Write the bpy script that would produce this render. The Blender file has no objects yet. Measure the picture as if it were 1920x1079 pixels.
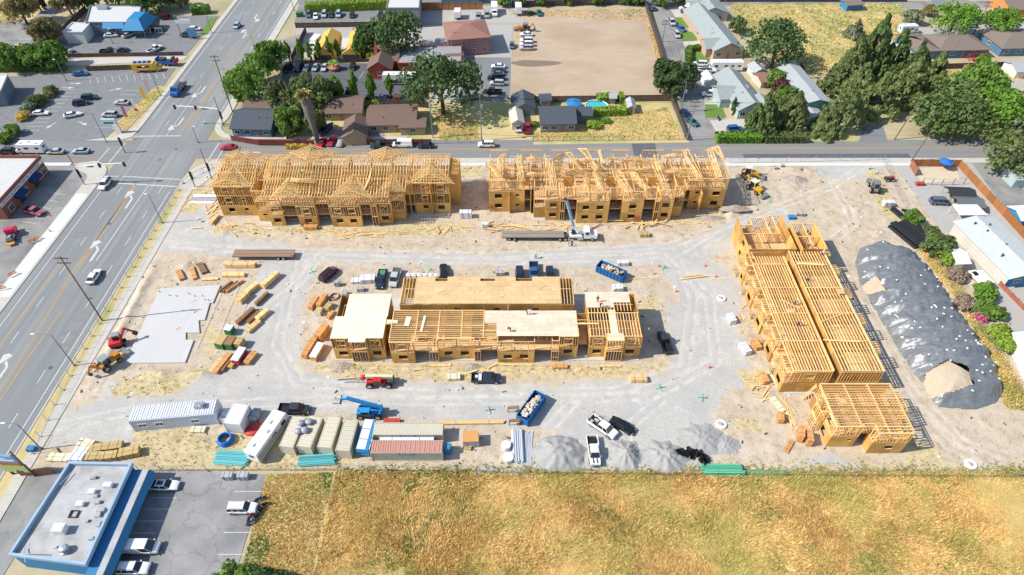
import bpy, math, random
import numpy as np
from mathutils import Matrix, Vector
random.seed(7);np.random.seed(7)
SC=bpy.context.scene;COL=SC.collection
PI=math.pi;rad=math.radians
# camera, sky, sun, exposure
CAM_H=101.0;FPX=1215.0
cam=bpy.data.objects.new('camera', bpy.data.cameras.new('camera'));COL.objects.link(cam)
cam.location=(0, 0, CAM_H);cam.rotation_euler=(rad(45), 0, 0)
cam.data.sensor_fit='HORIZONTAL';cam.data.sensor_width=36;cam.data.lens=FPX/1920*36
cam.data.clip_start=1;cam.data.clip_end=6000
SC.camera=cam
SUN_EL, SUN_AZ=rad(43), rad(9)
SDIR=Vector((-math.cos(SUN_AZ)*math.cos(SUN_EL), -math.sin(SUN_AZ)*math.cos(SUN_EL), math.sin(SUN_EL)))
w=bpy.data.worlds.new('World');SC.world=w;w.use_nodes=True
nt=w.node_tree;sky=nt.nodes.new('ShaderNodeTexSky');sky.sky_type='NISHITA';sky.sun_disc=False
sky.sun_elevation=SUN_EL;sky.sun_rotation=math.atan2(SDIR.x, SDIR.y);sky.altitude=50
sky.air_density=1.0;sky.dust_density=0.6
nt.links.new(sky.outputs[0], nt.nodes['Background'].inputs[0]);nt.nodes['Background'].inputs[1].default_value=0.135
sl=bpy.data.lights.new('sun', 'SUN');sl.energy=4.3;sl.angle=rad(0.5);sl.color=(1, 0.95, 0.87)
sun=bpy.data.objects.new('sun', sl);COL.objects.link(sun)
sun.rotation_euler=SDIR.to_track_quat('Z', 'Y').to_euler();sun.location=SDIR*300
vs=SC.view_settings;vs.view_transform='Standard';vs.look='None';vs.exposure=0.40;vs.gamma=1.0
try:vs.use_curve_mapping=False
except Exception:pass
SC.cycles.max_bounces=6;SC.cycles.diffuse_bounces=3;SC.cycles.glossy_bounces=2;SC.cycles.transparent_max_bounces=4
# survey: picture position -> point on the ground (or at height z)
_c45=math.sqrt(.5)
def at(u, v, z=0.0):
 x=(u-960)/FPX;t=(v-539.5)/FPX
 d=(x, _c45-t*_c45, -(_c45+t*_c45));k=(z-CAM_H)/d[2]
 return Vector((d[0]*k, d[1]*k, z))
def poly(pts, z=0.0):return[at(u, v, z).xy[:] for u, v in pts]
# materials
MATS={}
def M(name, c, r=.85, c2=None, sc=1.0, stretch=(1, 1, 1), rand=0.0, bump=0.0, metal=0.0, spec=.3, island=0.0, c3=None, sc3=.08, objcol=False, contrast=.2, crack=0):
 if name in MATS:return MATS[name]
 m=bpy.data.materials.new(name);m.use_nodes=True;n=m.node_tree;L=n.links;N=n.nodes
 b=N['Principled BSDF'];b.inputs['Roughness'].default_value=r;b.inputs['Metallic'].default_value=metal
 b.inputs['Specular IOR Level'].default_value=spec
 col=None
 geo=N.new('ShaderNodeNewGeometry')
 if objcol:
  oi=N.new('ShaderNodeObjectInfo');col=oi.outputs['Color']
 else:
  rgb=N.new('ShaderNodeRGB');rgb.outputs[0].default_value=(*c, 1);col=rgb.outputs[0]
 noise=None
 if c2 is not None or bump:
  mp=N.new('ShaderNodeMapping');mp.inputs['Scale'].default_value=stretch
  L.new(geo.outputs['Position'], mp.inputs['Vector'])
  noise=N.new('ShaderNodeTexNoise');noise.inputs['Scale'].default_value=sc;noise.inputs['Detail'].default_value=6;noise.inputs['Roughness'].default_value=.65
  L.new(mp.outputs[0], noise.inputs['Vector'])
 if c2 is not None:
  mr=N.new('ShaderNodeMapRange');mr.inputs[1].default_value=.5-contrast;mr.inputs[2].default_value=.5+contrast
  L.new(noise.outputs[0], mr.inputs[0])
  mx=N.new('ShaderNodeMix');mx.data_type='RGBA';L.new(mr.outputs[0], mx.inputs[0]);L.new(col, mx.inputs[6]);mx.inputs[7].default_value=(*c2, 1);col=mx.outputs[2]
 if c3 is not None:
  n3=N.new('ShaderNodeTexNoise');n3.inputs['Scale'].default_value=sc3;n3.inputs['Detail'].default_value=4
  L.new(geo.outputs['Position'], n3.inputs['Vector'])
  mr=N.new('ShaderNodeMapRange');mr.inputs[1].default_value=.45;mr.inputs[2].default_value=.65;L.new(n3.outputs[0], mr.inputs[0])
  mx=N.new('ShaderNodeMix');mx.data_type='RGBA';L.new(mr.outputs[0], mx.inputs[0]);L.new(col, mx.inputs[6]);mx.inputs[7].default_value=(*c3, 1);col=mx.outputs[2]
 if crack:
  nz=N.new('ShaderNodeTexNoise');nz.inputs['Scale'].default_value=.6;nz.inputs['Detail'].default_value=5;L.new(geo.outputs['Position'], nz.inputs['Vector'])
  vm=N.new('ShaderNodeVectorMath');vm.operation='MULTIPLY_ADD';L.new(nz.outputs['Color'], vm.inputs[0]);vm.inputs[1].default_value=(3.5, 3.5, 0);L.new(geo.outputs['Position'], vm.inputs[2])
  vo=N.new('ShaderNodeTexVoronoi');vo.feature='DISTANCE_TO_EDGE';vo.inputs['Scale'].default_value=crack;L.new(vm.outputs[0], vo.inputs['Vector'])
  mr=N.new('ShaderNodeMapRange');mr.inputs[1].default_value=.03*crack;mr.inputs[2].default_value=.14*crack;mr.inputs[3].default_value=.28;mr.inputs[4].default_value=0;L.new(vo.outputs['Distance'], mr.inputs[0])
  mx=N.new('ShaderNodeMix');mx.data_type='RGBA';L.new(mr.outputs[0], mx.inputs[0]);L.new(col, mx.inputs[6]);mx.inputs[7].default_value=(.07, .07, .07, 1);col=mx.outputs[2]
 for amt, src in((rand, 'o'), (island, 'i')):
  if amt:
   if src=='o':s_=N.new('ShaderNodeObjectInfo').outputs['Random']
   else:s_=geo.outputs['Random Per Island']
   mr=N.new('ShaderNodeMapRange');mr.inputs[3].default_value=1-amt;mr.inputs[4].default_value=1+amt;L.new(s_, mr.inputs[0])
   hs=N.new('ShaderNodeHueSaturation');L.new(mr.outputs[0], hs.inputs['Value']);L.new(col, hs.inputs['Color'])
   if src=='i':
    mh=N.new('ShaderNodeMapRange');mh.inputs[3].default_value=.5-amt*.06;mh.inputs[4].default_value=.5+amt*.06;L.new(s_, mh.inputs[0]);L.new(mh.outputs[0], hs.inputs['Hue'])
   col=hs.outputs[0]
 L.new(col, b.inputs['Base Color'])
 if bump:
  bp=N.new('ShaderNodeBump');bp.inputs['Strength'].default_value=bump;bp.inputs['Distance'].default_value=.1
  L.new(noise.outputs[0], bp.inputs['Height']);L.new(bp.outputs[0], b.inputs['Normal'])
 MATS[name]=m;return m
lumber=M('lumber', (.72, .40, .12), .8, (.86, .56, .22), 1.5, rand=.26)
lumber_pale=M('pale_lumber', (.86, .61, .30), .8, (.78, .48, .18), 1.2, rand=.2)
truss_wood=M('truss_wood', (.92, .70, .37), .8, (.82, .52, .19), 1.2, rand=.2)
osb=M('osb_sheathing', (.56, .30, .07), .75, (.67, .40, .13), 4, rand=.26, c3=(.50, .27, .08), sc3=.35)
ply_tan=M('tan_plywood', (.62, .40, .19), .8, (.72, .50, .27), 1.6, rand=.10)
ply_white=M('white_plywood', (.80, .66, .46), .8, (.86, .76, .58), .8, rand=.08, stretch=(.4, 2, 1))
ply_pink=M('pink_plywood', (.74, .55, .40), .8, (.82, .65, .48), .8, rand=.10)
concrete=M('concrete', (.46, .44, .40), .9, (.56, .54, .50), .5, bump=.1)
slabmat=M('pale_slab_concrete', (.50, .495, .485), .85, (.58, .57, .56), .25, stretch=(2, .2, 1), c3=(.54, .53, .51), sc3=.3)
steel=M('galvanised_steel', (.42, .44, .46), .45, metal=.7)
dark_steel=M('dark_steel', (.06, .06, .065), .6)
pole_grey=M('pole_grey', (.20, .21, .22), .6)
wood_pole=M('weathered_pole_wood', (.13, .085, .055), .9, (.20, .14, .09), 2, stretch=(4, 4, .4))
rubber=M('tyre_rubber', (.018, .018, .02), .85)
rimmat=M('wheel_rim', (.45, .46, .48), .35, metal=.6)
paint=M('vehicle_paint', (1, 1, 1), .28, objcol=True, spec=.5)
matte=M('matte_colour', (1, 1, 1), .75, objcol=True)
glass=M('dark_glass', (.015, .022, .03), .06, spec=.7)
winglass=M('window_glass', (.03, .045, .06), .08, spec=.7)
lampmat=M('headlight_glass', (.75, .75, .72), .1, spec=.6)
tailmat=M('taillight_red', (.35, .01, .01), .2, spec=.6)
white_paint=M('white_paint', (.78, .78, .77), .55, (.70, .70, .69), .8)
black_plastic=M('black_plastic', (.02, .021, .024), .5)
mark_white=M('white_road_paint', (.66, .66, .64), .8, (.42, .42, .41), 3.)
mark_yellow=M('yellow_road_paint', (.60, .32, .06), .8, (.42, .26, .08), 2.)
chrome=M('chrome', (.6, .6, .6), .2, metal=1)
# mesh builder and object helpers
class MB:
 def __init__(s):s.v=[];s.f=[];s.m=[]
 def add(s, vs, fs, mi=0):
  o=len(s.v);s.v+=[tuple(p) for p in vs];s.f+=[tuple(i+o for i in f) for f in fs];s.m+=[mi]*len(fs);return s
 def box(s, c, d, rz=0, mi=0, m=None):
  vs=[Vector((x*d[0]/2, y*d[1]/2, z*d[2]/2)) for x in(-1, 1) for y in(-1, 1) for z in(-1, 1)]
  if m is not None:vs=[m @ p for p in vs]
  elif rz:R=Matrix.Rotation(rz, 3, 'Z');vs=[R @ p for p in vs]
  c=Vector(c);return s.add([p+c for p in vs], BOXF, mi)
 def b2(s, x0, x1, y0, y1, z0, z1, mi=0):return s.box(((x0+x1)/2, (y0+y1)/2, (z0+z1)/2), (x1-x0, y1-y0, z1-z0), 0, mi)
 def beam(s, p0, p1, w_, h_, mi=0):
  mt=beam_matrix(p0, p1, w_, h_);return s.add([mt @ Vector(q) for q in CUBEV], BOXF, mi)
 def cyl(s, p0, p1, r0, r1=None, n=8, mi=0, cap=True):
  r1=r0 if r1 is None else r1;p0=Vector(p0);p1=Vector(p1);q=(p1-p0).to_track_quat('Z', 'Y').to_matrix()
  vs=[];
  for p, r in((p0, r0), (p1, r1)):
   vs+=[p+q @ Vector((r*math.cos(2*PI*i/n), r*math.sin(2*PI*i/n), 0)) for i in range(n)]
  fs=[(i, (i+1)%n, n+(i+1)%n, n+i) for i in range(n)]
  if cap:fs+=[tuple(range(n-1, -1, -1)), tuple(range(n, 2*n))]
  return s.add(vs, fs, mi)
 def tube(s, pts, r, n=6, mi=0, closed=False):
  pts=[Vector(p) for p in pts];k=len(pts);vs=[]
  for i, p in enumerate(pts):
   a=pts[(i-1)%k] if(closed or i>0) else p;b=pts[(i+1)%k] if(closed or i<k-1) else p
   q=(b-a).to_track_quat('Z', 'Y').to_matrix();rr=r[i] if isinstance(r, (list, tuple)) else r
   vs+=[p+q @ Vector((rr*math.cos(2*PI*j/n), rr*math.sin(2*PI*j/n), 0)) for j in range(n)]
  fs=[]
  for i in range(k if closed else k-1):
   a=i*n;b=((i+1)%k)*n
   fs+=[(a+j, a+(j+1)%n, b+(j+1)%n, b+j) for j in range(n)]
  if not closed:fs+=[tuple(range(n-1, -1, -1)), tuple(range((k-1)*n, k*n))]
  return s.add(vs, fs, mi)
 def lathe(s, prof, n=12, c=(0, 0, 0), mi=0):
  vs=[];c=Vector(c)
  for r, z in prof:vs+=[c+Vector((r*math.cos(2*PI*i/n), r*math.sin(2*PI*i/n), z)) for i in range(n)]
  fs=[(k*n+i, k*n+(i+1)%n, (k+1)*n+(i+1)%n, (k+1)*n+i) for k in range(len(prof)-1) for i in range(n)]
  fs+=[tuple(range(n-1, -1, -1)), tuple(range((len(prof)-1)*n, len(prof)*n))]
  return s.add(vs, fs, mi)
 def ball(s, c, r, n=8, k=5, mi=0):
  rr=r if isinstance(r, (tuple, list)) else(r, r, r);o=len(s.v)
  prof=[(max(.02, math.sin(PI*i/k)), -math.cos(PI*i/k)) for i in range(k+1)]
  s.lathe(prof, n, (0, 0, 0), mi)
  for i in range(o, len(s.v)):p=s.v[i];s.v[i]=(c[0]+p[0]*rr[0], c[1]+p[1]*rr[1], c[2]+p[2]*rr[2])
  return s
 def prism(s, pl, z0, z1, mi=0):
  n=len(pl);vs=[(x, y, z0) for x, y in pl]+[(x, y, z1) for x, y in pl]
  ar=sum(pl[i][0]*pl[(i+1)%n][1]-pl[(i+1)%n][0]*pl[i][1] for i in range(n))
  fs=[(i, (i+1)%n, n+(i+1)%n, n+i) for i in range(n)]+[tuple(range(n-1, -1, -1)), tuple(range(n, 2*n))]
  if ar<0:fs=[f[::-1] for f in fs]
  return s.add(vs, fs, mi)
 def sheet(s, pl, z, mi=0):
  n=len(pl);ar=sum(pl[i][0]*pl[(i+1)%n][1]-pl[(i+1)%n][0]*pl[i][1] for i in range(n))
  f=tuple(range(n));return s.add([(x, y, z) for x, y in pl], [f if ar>0 else f[::-1]], mi)
 def extrude_y(s, pl, y0, y1, mi=0):
  n=len(pl);vs=[(x, y0, z) for x, z in pl]+[(x, y1, z) for x, z in pl]
  fs=[(i, n+i, n+(i+1)%n, (i+1)%n) for i in range(n)]+[tuple(range(n)), tuple(range(2*n-1, n-1, -1))]
  ar=sum(pl[i][0]*pl[(i+1)%n][1]-pl[(i+1)%n][0]*pl[i][1] for i in range(n))
  if ar<0:fs=[f[::-1] for f in fs]
  return s.add(vs, fs, mi)
 def loft(s, secs, mi=0, cap=True):
  n=len(secs[0]);vs=[p for sec in secs for p in sec]
  fs=[(k*n+i, (k+1)*n+i, (k+1)*n+(i+1)%n, k*n+(i+1)%n) for k in range(len(secs)-1) for i in range(n)]
  if cap:fs+=[tuple(range(n)), tuple(range(len(vs)-1, len(vs)-n-1, -1))]
  return s.add(vs, fs, mi)
 def mesh(s, name, mats, smooth=False):
  me=bpy.data.meshes.new(name);me.from_pydata(s.v, [], s.f)
  for m in(mats if isinstance(mats, (list, tuple)) else[mats]):me.materials.append(m)
  if any(s.m):me.polygons.foreach_set('material_index', s.m)
  if smooth:me.polygons.foreach_set('use_smooth', [True]*len(s.f))
  me.update();return me
 def build(s, name, mats, parent=None, loc=None, rz=0, smooth=False, **k):
  return ob(name, s.mesh(name, mats, smooth), parent, mtx(loc, rz) if(loc is not None or rz) else None, **k)
BOXF=[(0, 1, 3, 2), (4, 6, 7, 5), (0, 4, 5, 1), (2, 3, 7, 6), (0, 2, 6, 4), (1, 5, 7, 3)]
CUBEV=[(x, y, z) for x in(-.5, .5) for y in(-.5, .5) for z in(-.5, .5)]
def mtx(loc=(0, 0, 0), rz=0, s=(1, 1, 1)):
 if loc is None:loc=(0, 0, 0)
 if len(loc)==2:loc=(loc[0], loc[1], 0)
 return Matrix.Translation(loc) @ Matrix.Rotation(rz, 4, 'Z') @ Matrix.Diagonal((*s, 1))
def beam_matrix(p0, p1, w_, h_):
 p0=Vector(p0);p1=Vector(p1);d=p1-p0;L=d.length or 1e-6;x=d/L
 up=Vector((0, 0, 1)) if abs(x.z)<.95 else Vector((0, 1, 0))
 y=up.cross(x).normalized();z=x.cross(y)
 m=Matrix((x*L, y*w_, z*h_)).transposed().to_4x4();m.translation=(p0+p1)/2;return m
def ob(name, me, parent=None, m=None, label=None, cat=None, group=None, kind=None, color=None):
 o=bpy.data.objects.new(name, me);COL.objects.link(o)
 if parent is not None:o.parent=parent
 if m is not None:o.matrix_basis=m
 if label:o['label']=label
 if cat:o['category']=cat
 if group:o['group']=group
 if kind:o['kind']=kind
 if color:o.color=(*color, 1)
 return o
def thing(name, label, cat, loc=(0, 0, 0), rz=0, group=None):return ob(name, None, None, mtx(loc, rz), label, cat, group)
def struct(name, b, mats, parent=None, smooth=False):return b.build(name, mats, parent, smooth=smooth, kind='structure' if parent is None else None)
def cube_mesh(name, mat):
 k='cube_'+name
 if k not in CACHE:CACHE[k]=MB().add(CUBEV, BOXF).mesh(name, mat)
 return CACHE[k]
CACHE={}
def shared(key, fn):
 if key not in CACHE:CACHE[key]=fn()
 return CACHE[key]
def inside(px, py, pl):
 r=np.zeros(px.shape, bool);n=len(pl)
 for i in range(n):
  x0, y0=pl[i];x1, y1=pl[(i+1)%n]
  if y0==y1:continue
  c=((y0>py)!=(y1>py))&(px<(x1-x0)*(py-y0)/(y1-y0)+x0);r^=c
 return r
def segdist(px, py, a, b):
 dx, dy=b[0]-a[0], b[1]-a[1];t=np.clip(((px-a[0])*dx+(py-a[1])*dy)/(dx*dx+dy*dy+1e-9), 0, 1)
 return np.hypot(px-a[0]-t*dx, py-a[1]-t*dy)
def sdf(px, py, pl):
 d=np.full(px.shape, 1e9)
 for i in range(len(pl)):d=np.minimum(d, segdist(px, py, pl[i], pl[(i+1)%len(pl)]))
 return np.where(inside(px, py, pl), -d, d)
def vnoise(px, py, sc, seed):
 g=np.random.RandomState(seed).rand(64, 64);x=px/sc;y=py/sc;xi=np.floor(x).astype(int);yi=np.floor(y).astype(int)
 fx=x-xi;fy=y-yi;fx=fx*fx*(3-2*fx);fy=fy*fy*(3-2*fy);a=xi%64;b=yi%64;a1=(a+1)%64;b1=(b+1)%64
 return(g[a, b]*(1-fx)+g[a1, b]*fx)*(1-fy)+(g[a, b1]*(1-fx)+g[a1, b1]*fx)*fy
def fbm(px, py, sc, seed, o=4):
 r=0;a=1;t=0
 for i in range(o):r=r+a*vnoise(px+13.7*i, py+7.1*i, sc/2**i, seed+i);t+=a;a*=.55
 return r/t-.5
def grid_object(name, X, Y, Z, mat, attrs=None, parent=None, kind=None, smooth=True, keep=None, **k):
 ny, nx=X.shape;co=np.stack([X, Y, Z], -1).reshape(-1, 3).astype(np.float32)
 i=np.arange(ny*nx).reshape(ny, nx);q=np.stack([i[:-1, :-1], i[:-1, 1:], i[1:, 1:], i[1:, :-1]], -1).reshape(-1, 4)
 if keep is not None:kk=keep.reshape(-1)[q].all(1);q=q[kk]
 me=bpy.data.meshes.new(name);me.vertices.add(len(co));me.vertices.foreach_set('co', co.ravel())
 me.loops.add(q.size);me.loops.foreach_set('vertex_index', q.ravel().astype(np.int32));me.polygons.add(len(q))
 me.polygons.foreach_set('loop_start', np.arange(0, q.size, 4, dtype=np.int32));me.polygons.foreach_set('use_smooth', np.full(len(q), smooth))
 for nme, a in(attrs or{}).items():
  t=me.attributes.new(nme, 'FLOAT', 'POINT');t.data.foreach_set('value', a.ravel().astype(np.float32))
 me.materials.append(mat);me.update(calc_edges=True);me.validate();return ob(name, me, parent, kind=kind, **k)
# THE GROUND
dry=M('dry_ground', (.42, .34, .20), .95, (.50, .42, .28), .25, c3=(.34, .31, .17), sc3=.05, bump=.2)
asph=M('road_asphalt', (.185, .20, .205), .9, (.30, .30, .29), .75, stretch=(1, .01, 1), c3=(.22, .23, .232), sc3=.05, contrast=.16)
asph_side=M('side_street_asphalt', (.20, .205, .205), .9, (.25, .25, .245), 1.0, stretch=(.03, .8, 1), c3=(.23, .23, .225), sc3=.07, contrast=.15)
asph_lot=M('parking_lot_asphalt', (.18, .187, .193), .9, (.235, .238, .24), .5, c3=(.205, .21, .212), sc3=.07, crack=.07)
asph_new=M('fresh_asphalt', (.10, .105, .115), .85, (.13, .135, .145), .6)
asph_old=M('worn_asphalt', (.26, .255, .24), .92, (.32, .31, .29), .5, c3=(.19, .185, .18), sc3=.12, crack=.09)
walk=M('sidewalk_concrete', (.47, .44, .38), .9, (.55, .52, .46), .5)
pale_walk=M('new_sidewalk_concrete', (.60, .60, .59), .9, (.66, .66, .65), .5)
redkerb=M('red_kerb_paint', (.45, .10, .07), .8)
gravel_m=M('driveway_gravel', (.36, .35, .33), .95, (.46, .44, .41), 1.2, bump=.3, c3=(.42, .39, .34), sc3=.1)
lawn_m=M('lawn_grass', (.10, .20, .03), .95, (.16, .24, .05), 1.0)
drygrass=M('dry_lawn_grass', (.50, .40, .17), .95, (.58, .47, .25), .8, c3=(.36, .36, .12), sc3=.12, bump=.3)
weedy=M('weedy_lot_ground', (.56, .44, .21), .95, (.46, .40, .17), .5, c3=(.34, .34, .15), sc3=.09, bump=.3)
dirt_m=M('graded_dirt', (.43, .325, .225), .95, (.50, .39, .28), .45, c3=(.39, .29, .195), sc3=.05, bump=.2, stretch=(.25, 1.6, 1))
sand_m=M('pale_sand', (.62, .53, .38), .95, (.55, .46, .33), .8)
g=MB();g.sheet([(-2500, -600), (2500, -600), (2500, 3500), (-2500, 3500)], -.06);struct('ground', g, dry)
def patch(name, pl, z, mat):g=MB();g.sheet(pl, z);return struct(name, g, mat)
RX0, RX1=-108.4, -87.2
road=patch('main_road', [(RX0, -60), (RX1, -60), (RX1, 900), (RX0, 900)], 0, asph)
side=patch('side_street', [(RX1, 151.3), (600, 151.3), (600, 160.6), (RX1-3, 160.6)], .004, asph_side)
patch('side_street', [(-500, 149.2), (RX0+3, 149.2), (RX0+3, 160), (-500, 160)], .004, asph_side)
patch('asphalt_patch', [(33.7, 151.6), (40.2, 151.6), (40.6, 160.2), (34.0, 160.2)], .02, asph_new);patch('asphalt_patch', [(64, 151.5), (110, 151.5), (110, 153.6), (64, 153.4)], .02, asph_new)
def marks(name, rects, mat, parent, z=.012):
 for r in rects:
  g=MB();g.sheet(r, z);struct(name, g, mat, parent)
def stripe(x0, y0, x1, y1, w_):
 d=Vector((x1-x0, y1-y0));n=Vector((-d.y, d.x)).normalized()*w_/2
 return[(x0-n.x, y0-n.y), (x1-n.x, y1-n.y), (x1+n.x, y1+n.y), (x0+n.x, y0+n.y)]
def pstripe(a, b, w_):p, q=at(*a), at(*b);return stripe(p.x, p.y, q.x, q.y, w_)
for x in(-105.2+3.4, -91.2):
 for y in list(range(45, 138, 10))+list(range(168, 330, 10)):marks('lane_dash', [stripe(x, y, x, y+3.2, .18)], mark_white, road)
marks('edge_line', [stripe(RX0+1.9, 20, RX0+1.9, 140, .2), stripe(RX1-1.4, 20, RX1-1.4, 136, .2), stripe(RX1-.9, 175, RX1-.9, 420, .2), stripe(RX0+1.2, 172, RX0+1.2, 420, .2)], mark_white, road)
def ypoly(pts, off):
 pts=[at(*p) for p in pts]
 for a, b in zip(pts, pts[1:]):marks('centre_line', [stripe(a.x+off, a.y, b.x+off, b.y, .22)], mark_yellow, road)
ypoly([(0, 730), (60, 640), (137, 510), (255, 345)], 0)
ypoly([(-60, 740), (0, 655), (117, 492)], -3.6+3.2)
marks('centre_line', [stripe(-98.9, 108, -98.9, 139, .2), stripe(-98.4, 108, -98.4, 139, .2)], mark_yellow, road)
ypoly([(0, 752), (50, 675), (118, 581)], 0)
marks('centre_line', [stripe(-95.8, 166, -95.8, 193, .22), stripe(-95.0, 166, -95.0, 193, .22), stripe(-95.4, 193, -91.4, 260, .22), stripe(-98.6, 200, -94.4, 268, .22), stripe(-91.4, 260, -89, 420, .22), stripe(-94.6, 268, -92, 420, .22)], mark_yellow, road)
marks('turn_lane_line', [pstripe((180, 490), (279, 347), .22), pstripe((312, 255), (377, 162), .2)], mark_white, road)
marks('stop_line', [pstripe((220, 344), (345, 351), .4), pstripe((250, 256), (340, 255), .4)], mark_white, road)
marks('crosswalk_line', [pstripe((178, 331), (222, 331), .3), pstripe((230, 331), (358, 338), .3), pstripe((165, 325), (205, 278), .3), pstripe((187, 327), (235, 268), .3), pstripe((367, 338), (411, 268), .3), pstripe((391, 325), (418, 282), .3)], mark_white, road)
marks('centre_line', [stripe(-80, 155.2, 33, 155.9, .16), stripe(-80, 155.7, 33, 156.4, .16), stripe(40.5, 155.9, 260, 157.2, .16), stripe(40.5, 156.4, 260, 157.7, .16), stripe(-260, 152.6, -122, 152.6, .16), stripe(-122, 152.6, -113, 151.4, .16)], mark_yellow, side)
marks('lane_line', [stripe(-80.5, 152.8, -40, 152.8, .18)], mark_white, side)
def arrow(p, ang, parent, turn=1, s=1.0, straight=False):
 R=Matrix.Rotation(ang, 2);p=Vector(p)
 def T(l):return[tuple(p+R @ Vector((x*s*(turn if not straight else 1), y*s)))[:2] for x, y in l]
 g=MB();g.sheet(T([(-.22, -3), (.22, -3), (.22, .2), (-.22, .2)]), .014)
 if straight:g.sheet(T([(-1.0, .2), (1.0, .2), (0, 2.6)]), .014)
 else:g.sheet(T([(.22, .2), (-.22, .2), (-.9, 1.0), (-.7, 1.5)]), .014);g.sheet(T([(-1.7, .3), (-.3, 2.4), (-1.1, 2.9), (-1.9, 2.6)]), .014)
 struct('turn_arrow', g, mark_white, parent)
for u, v in((247, 374), (183, 470), (12, 690)):arrow(at(u, v).xy, 0, road, 1, 1.25)
for u, v in((378, 173), (336, 233)):arrow(at(u, v).xy, PI, road, -1, 1.2)
arrow(at(461, 64).xy, 0, road, 1, 1.2);arrow(at(478, 34).xy, PI, road, 1, 1.2);arrow(at(466, 286).xy, PI/2, side, 1, 1.1, True)
def slab(name, pl, h, mat, parent=None, z=-.05):g=MB();g.prism(pl, z, h);return struct(name, g, mat, parent)
def arc(cx, cy, r, a0, a1, n=8):return[(cx+r*math.cos(rad(a0+(a1-a0)*i/n)), cy+r*math.sin(rad(a0+(a1-a0)*i/n))) for i in range(n+1)]
def flagged_walk(name, x0, x1, y0, y1, step, mat=walk, h=.12):
 y=y0;
 while y<y1-.1:
  g=MB();g.b2(x0, x1, y+.03, min(y+step, y1), -.05, h+random.uniform(-.008, .008));ob(name, g.mesh(name, mat), WALK);y+=step
WALK=ob('sidewalk', None, kind='structure')
flagged_walk('paving_slab', -84.9, -82.9, 40, 138, 3.0)
WALKB=slab('kerb', [(-87.2, 20), (-86.9, 20), (-86.9, 139)]+arc(-76.9, 139, 10, 180, 90)+[(600, 149), (600, 151.3), (-77, 151.3)]+arc(-77, 141.1, 10.2, 90, 180), .13, walk)
slab('sidewalk_corner', [(-86.8, 137), (-82, 137), (-78, 147.4), (-60, 147.4), (-60, 148.9)]+arc(-76.9, 139, 9.9, 90, 180), .12, walk)
slab('sidewalk', [(-60, 147.6), (110, 147.6), (110, 149), (-60, 149)], .11, pale_walk)
patch('verge', [(-86.9, 20), (-84.9, 20), (-84.9, 137), (-86.9, 137)], .05, drygrass)
slab('sidewalk', [(-112.6, 60), (-108.5, 60), (-108.5, 143)]+arc(-115.5, 143, 7, 0, 80)+[(-118, 149), (-118, 146)]+arc(-116.5, 141, 4, 60, 0), .12, walk)
slab('sidewalk', [(-112.2, 98), (-109, 98), (-109, 135), (-112.2, 135)], .14, pale_walk)
slab('sidewalk', [(-500, 147.6), (-120, 147.6), (-120, 149.1), (-500, 149.1)], .12, pale_walk)
slab('sidewalk', [(-500, 160.1), (-122, 160.1), (-114, 162), (-110, 168), (-110, 500), (-108.5, 500), (-108.5, 168), (-109, 162), (-112, 160.1), (-112, 160.1), (-500, 159.9)], .12, walk)
slab('sidewalk', [(RX1, 500), (RX1, 172)]+arc(-78.6, 169.4, 8.6, 180, 270)+[(-30, 160.7), (-30, 162.2), (-77, 162.2)]+arc(-78.6, 169.4, 6.8, 270, 180)+[(-84.6, 172), (-84.6, 500)], .12, walk)
slab('red_kerb', [(-76, 160.55), (-50, 160.55), (-50, 160.85), (-76, 160.85)], .15, redkerb)
patch('parking_lot', [(-112.5, 40), (-112.5, 147.5), (-400, 147.5), (-400, 40)], .002, asph_old)
patch('parking_lot', poly([(-60, 272), (75, 267), (195, 262), (303, 165), (330, 128), (140, 134), (-60, 150)]), .002, asph_lot)
patch('planted_verge', poly([(208, 240), (232, 250), (308, 170), (318, 160), (290, 163)]), .03, drygrass)
patch('parking_lot', poly([(60, 122), (180, 104), (345, 108), (412, 30), (320, 30), (150, 40), (40, 60)]), .003, asph_lot)
patch('lawn', poly([(374, 68), (392, 62), (407, 33), (392, 35)]), .05, lawn_m)
patch('concrete_strip', poly([(110, 125), (345, 112), (352, 105), (140, 110)]), .006, walk)
patch('parking_lot', poly([(-120, 98), (55, 80), (130, 0), (-200, 0)]), .004, asph_old)
patch('dry_grass_lot', poly([(-200, 40), (60, 38), (95, 0), (-200, -60)]), .008, drygrass)
patch('parking_lot', poly([(530, 140), (510, 188), (800, 192), (810, 120), (560, 118)]), .003, asph_new)
patch('parking_lot', poly([(552, 42), (735, 38), (735, 12), (560, 12)]), .003, asph_lot)
patch('concrete_yard', poly([(530, 75), (575, 60), (560, 118), (518, 118)]), .005, asph_old)
patch('gravel_yard', poly([(555, 47), (960, 47), (960, 190), (810, 190), (800, 110), (555, 110)]), .001, gravel_m)
patch('parking_lot', poly([(870, 108), (958, 108), (958, 190), (860, 190)]), .006, asph_lot)
patch('backyard', poly([(440, 270), (470, 195), (900, 196), (900, 262)]), 0, drygrass)
patch('concrete_driveway', poly([(590, 262), (600, 240), (720, 250), (730, 268), (600, 276)]), .006, asph_old)
patch('dirt_yard', poly([(825, 265), (815, 190), (1255, 188), (1282, 262), (900, 268)]), .003, drygrass)
patch('dirt_lot', poly([(955, 188), (962, 100), (985, 20), (1215, 17), (1258, 184)]), .01, dirt_m)
patch('gravel_yard', poly([(735, 45), (990, 45), (990, 15), (735, 15)]), .007, gravel_m)
dk=M('dark_soil', (.20, .15, .11), .95, (.25, .19, .14), .6)
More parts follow.
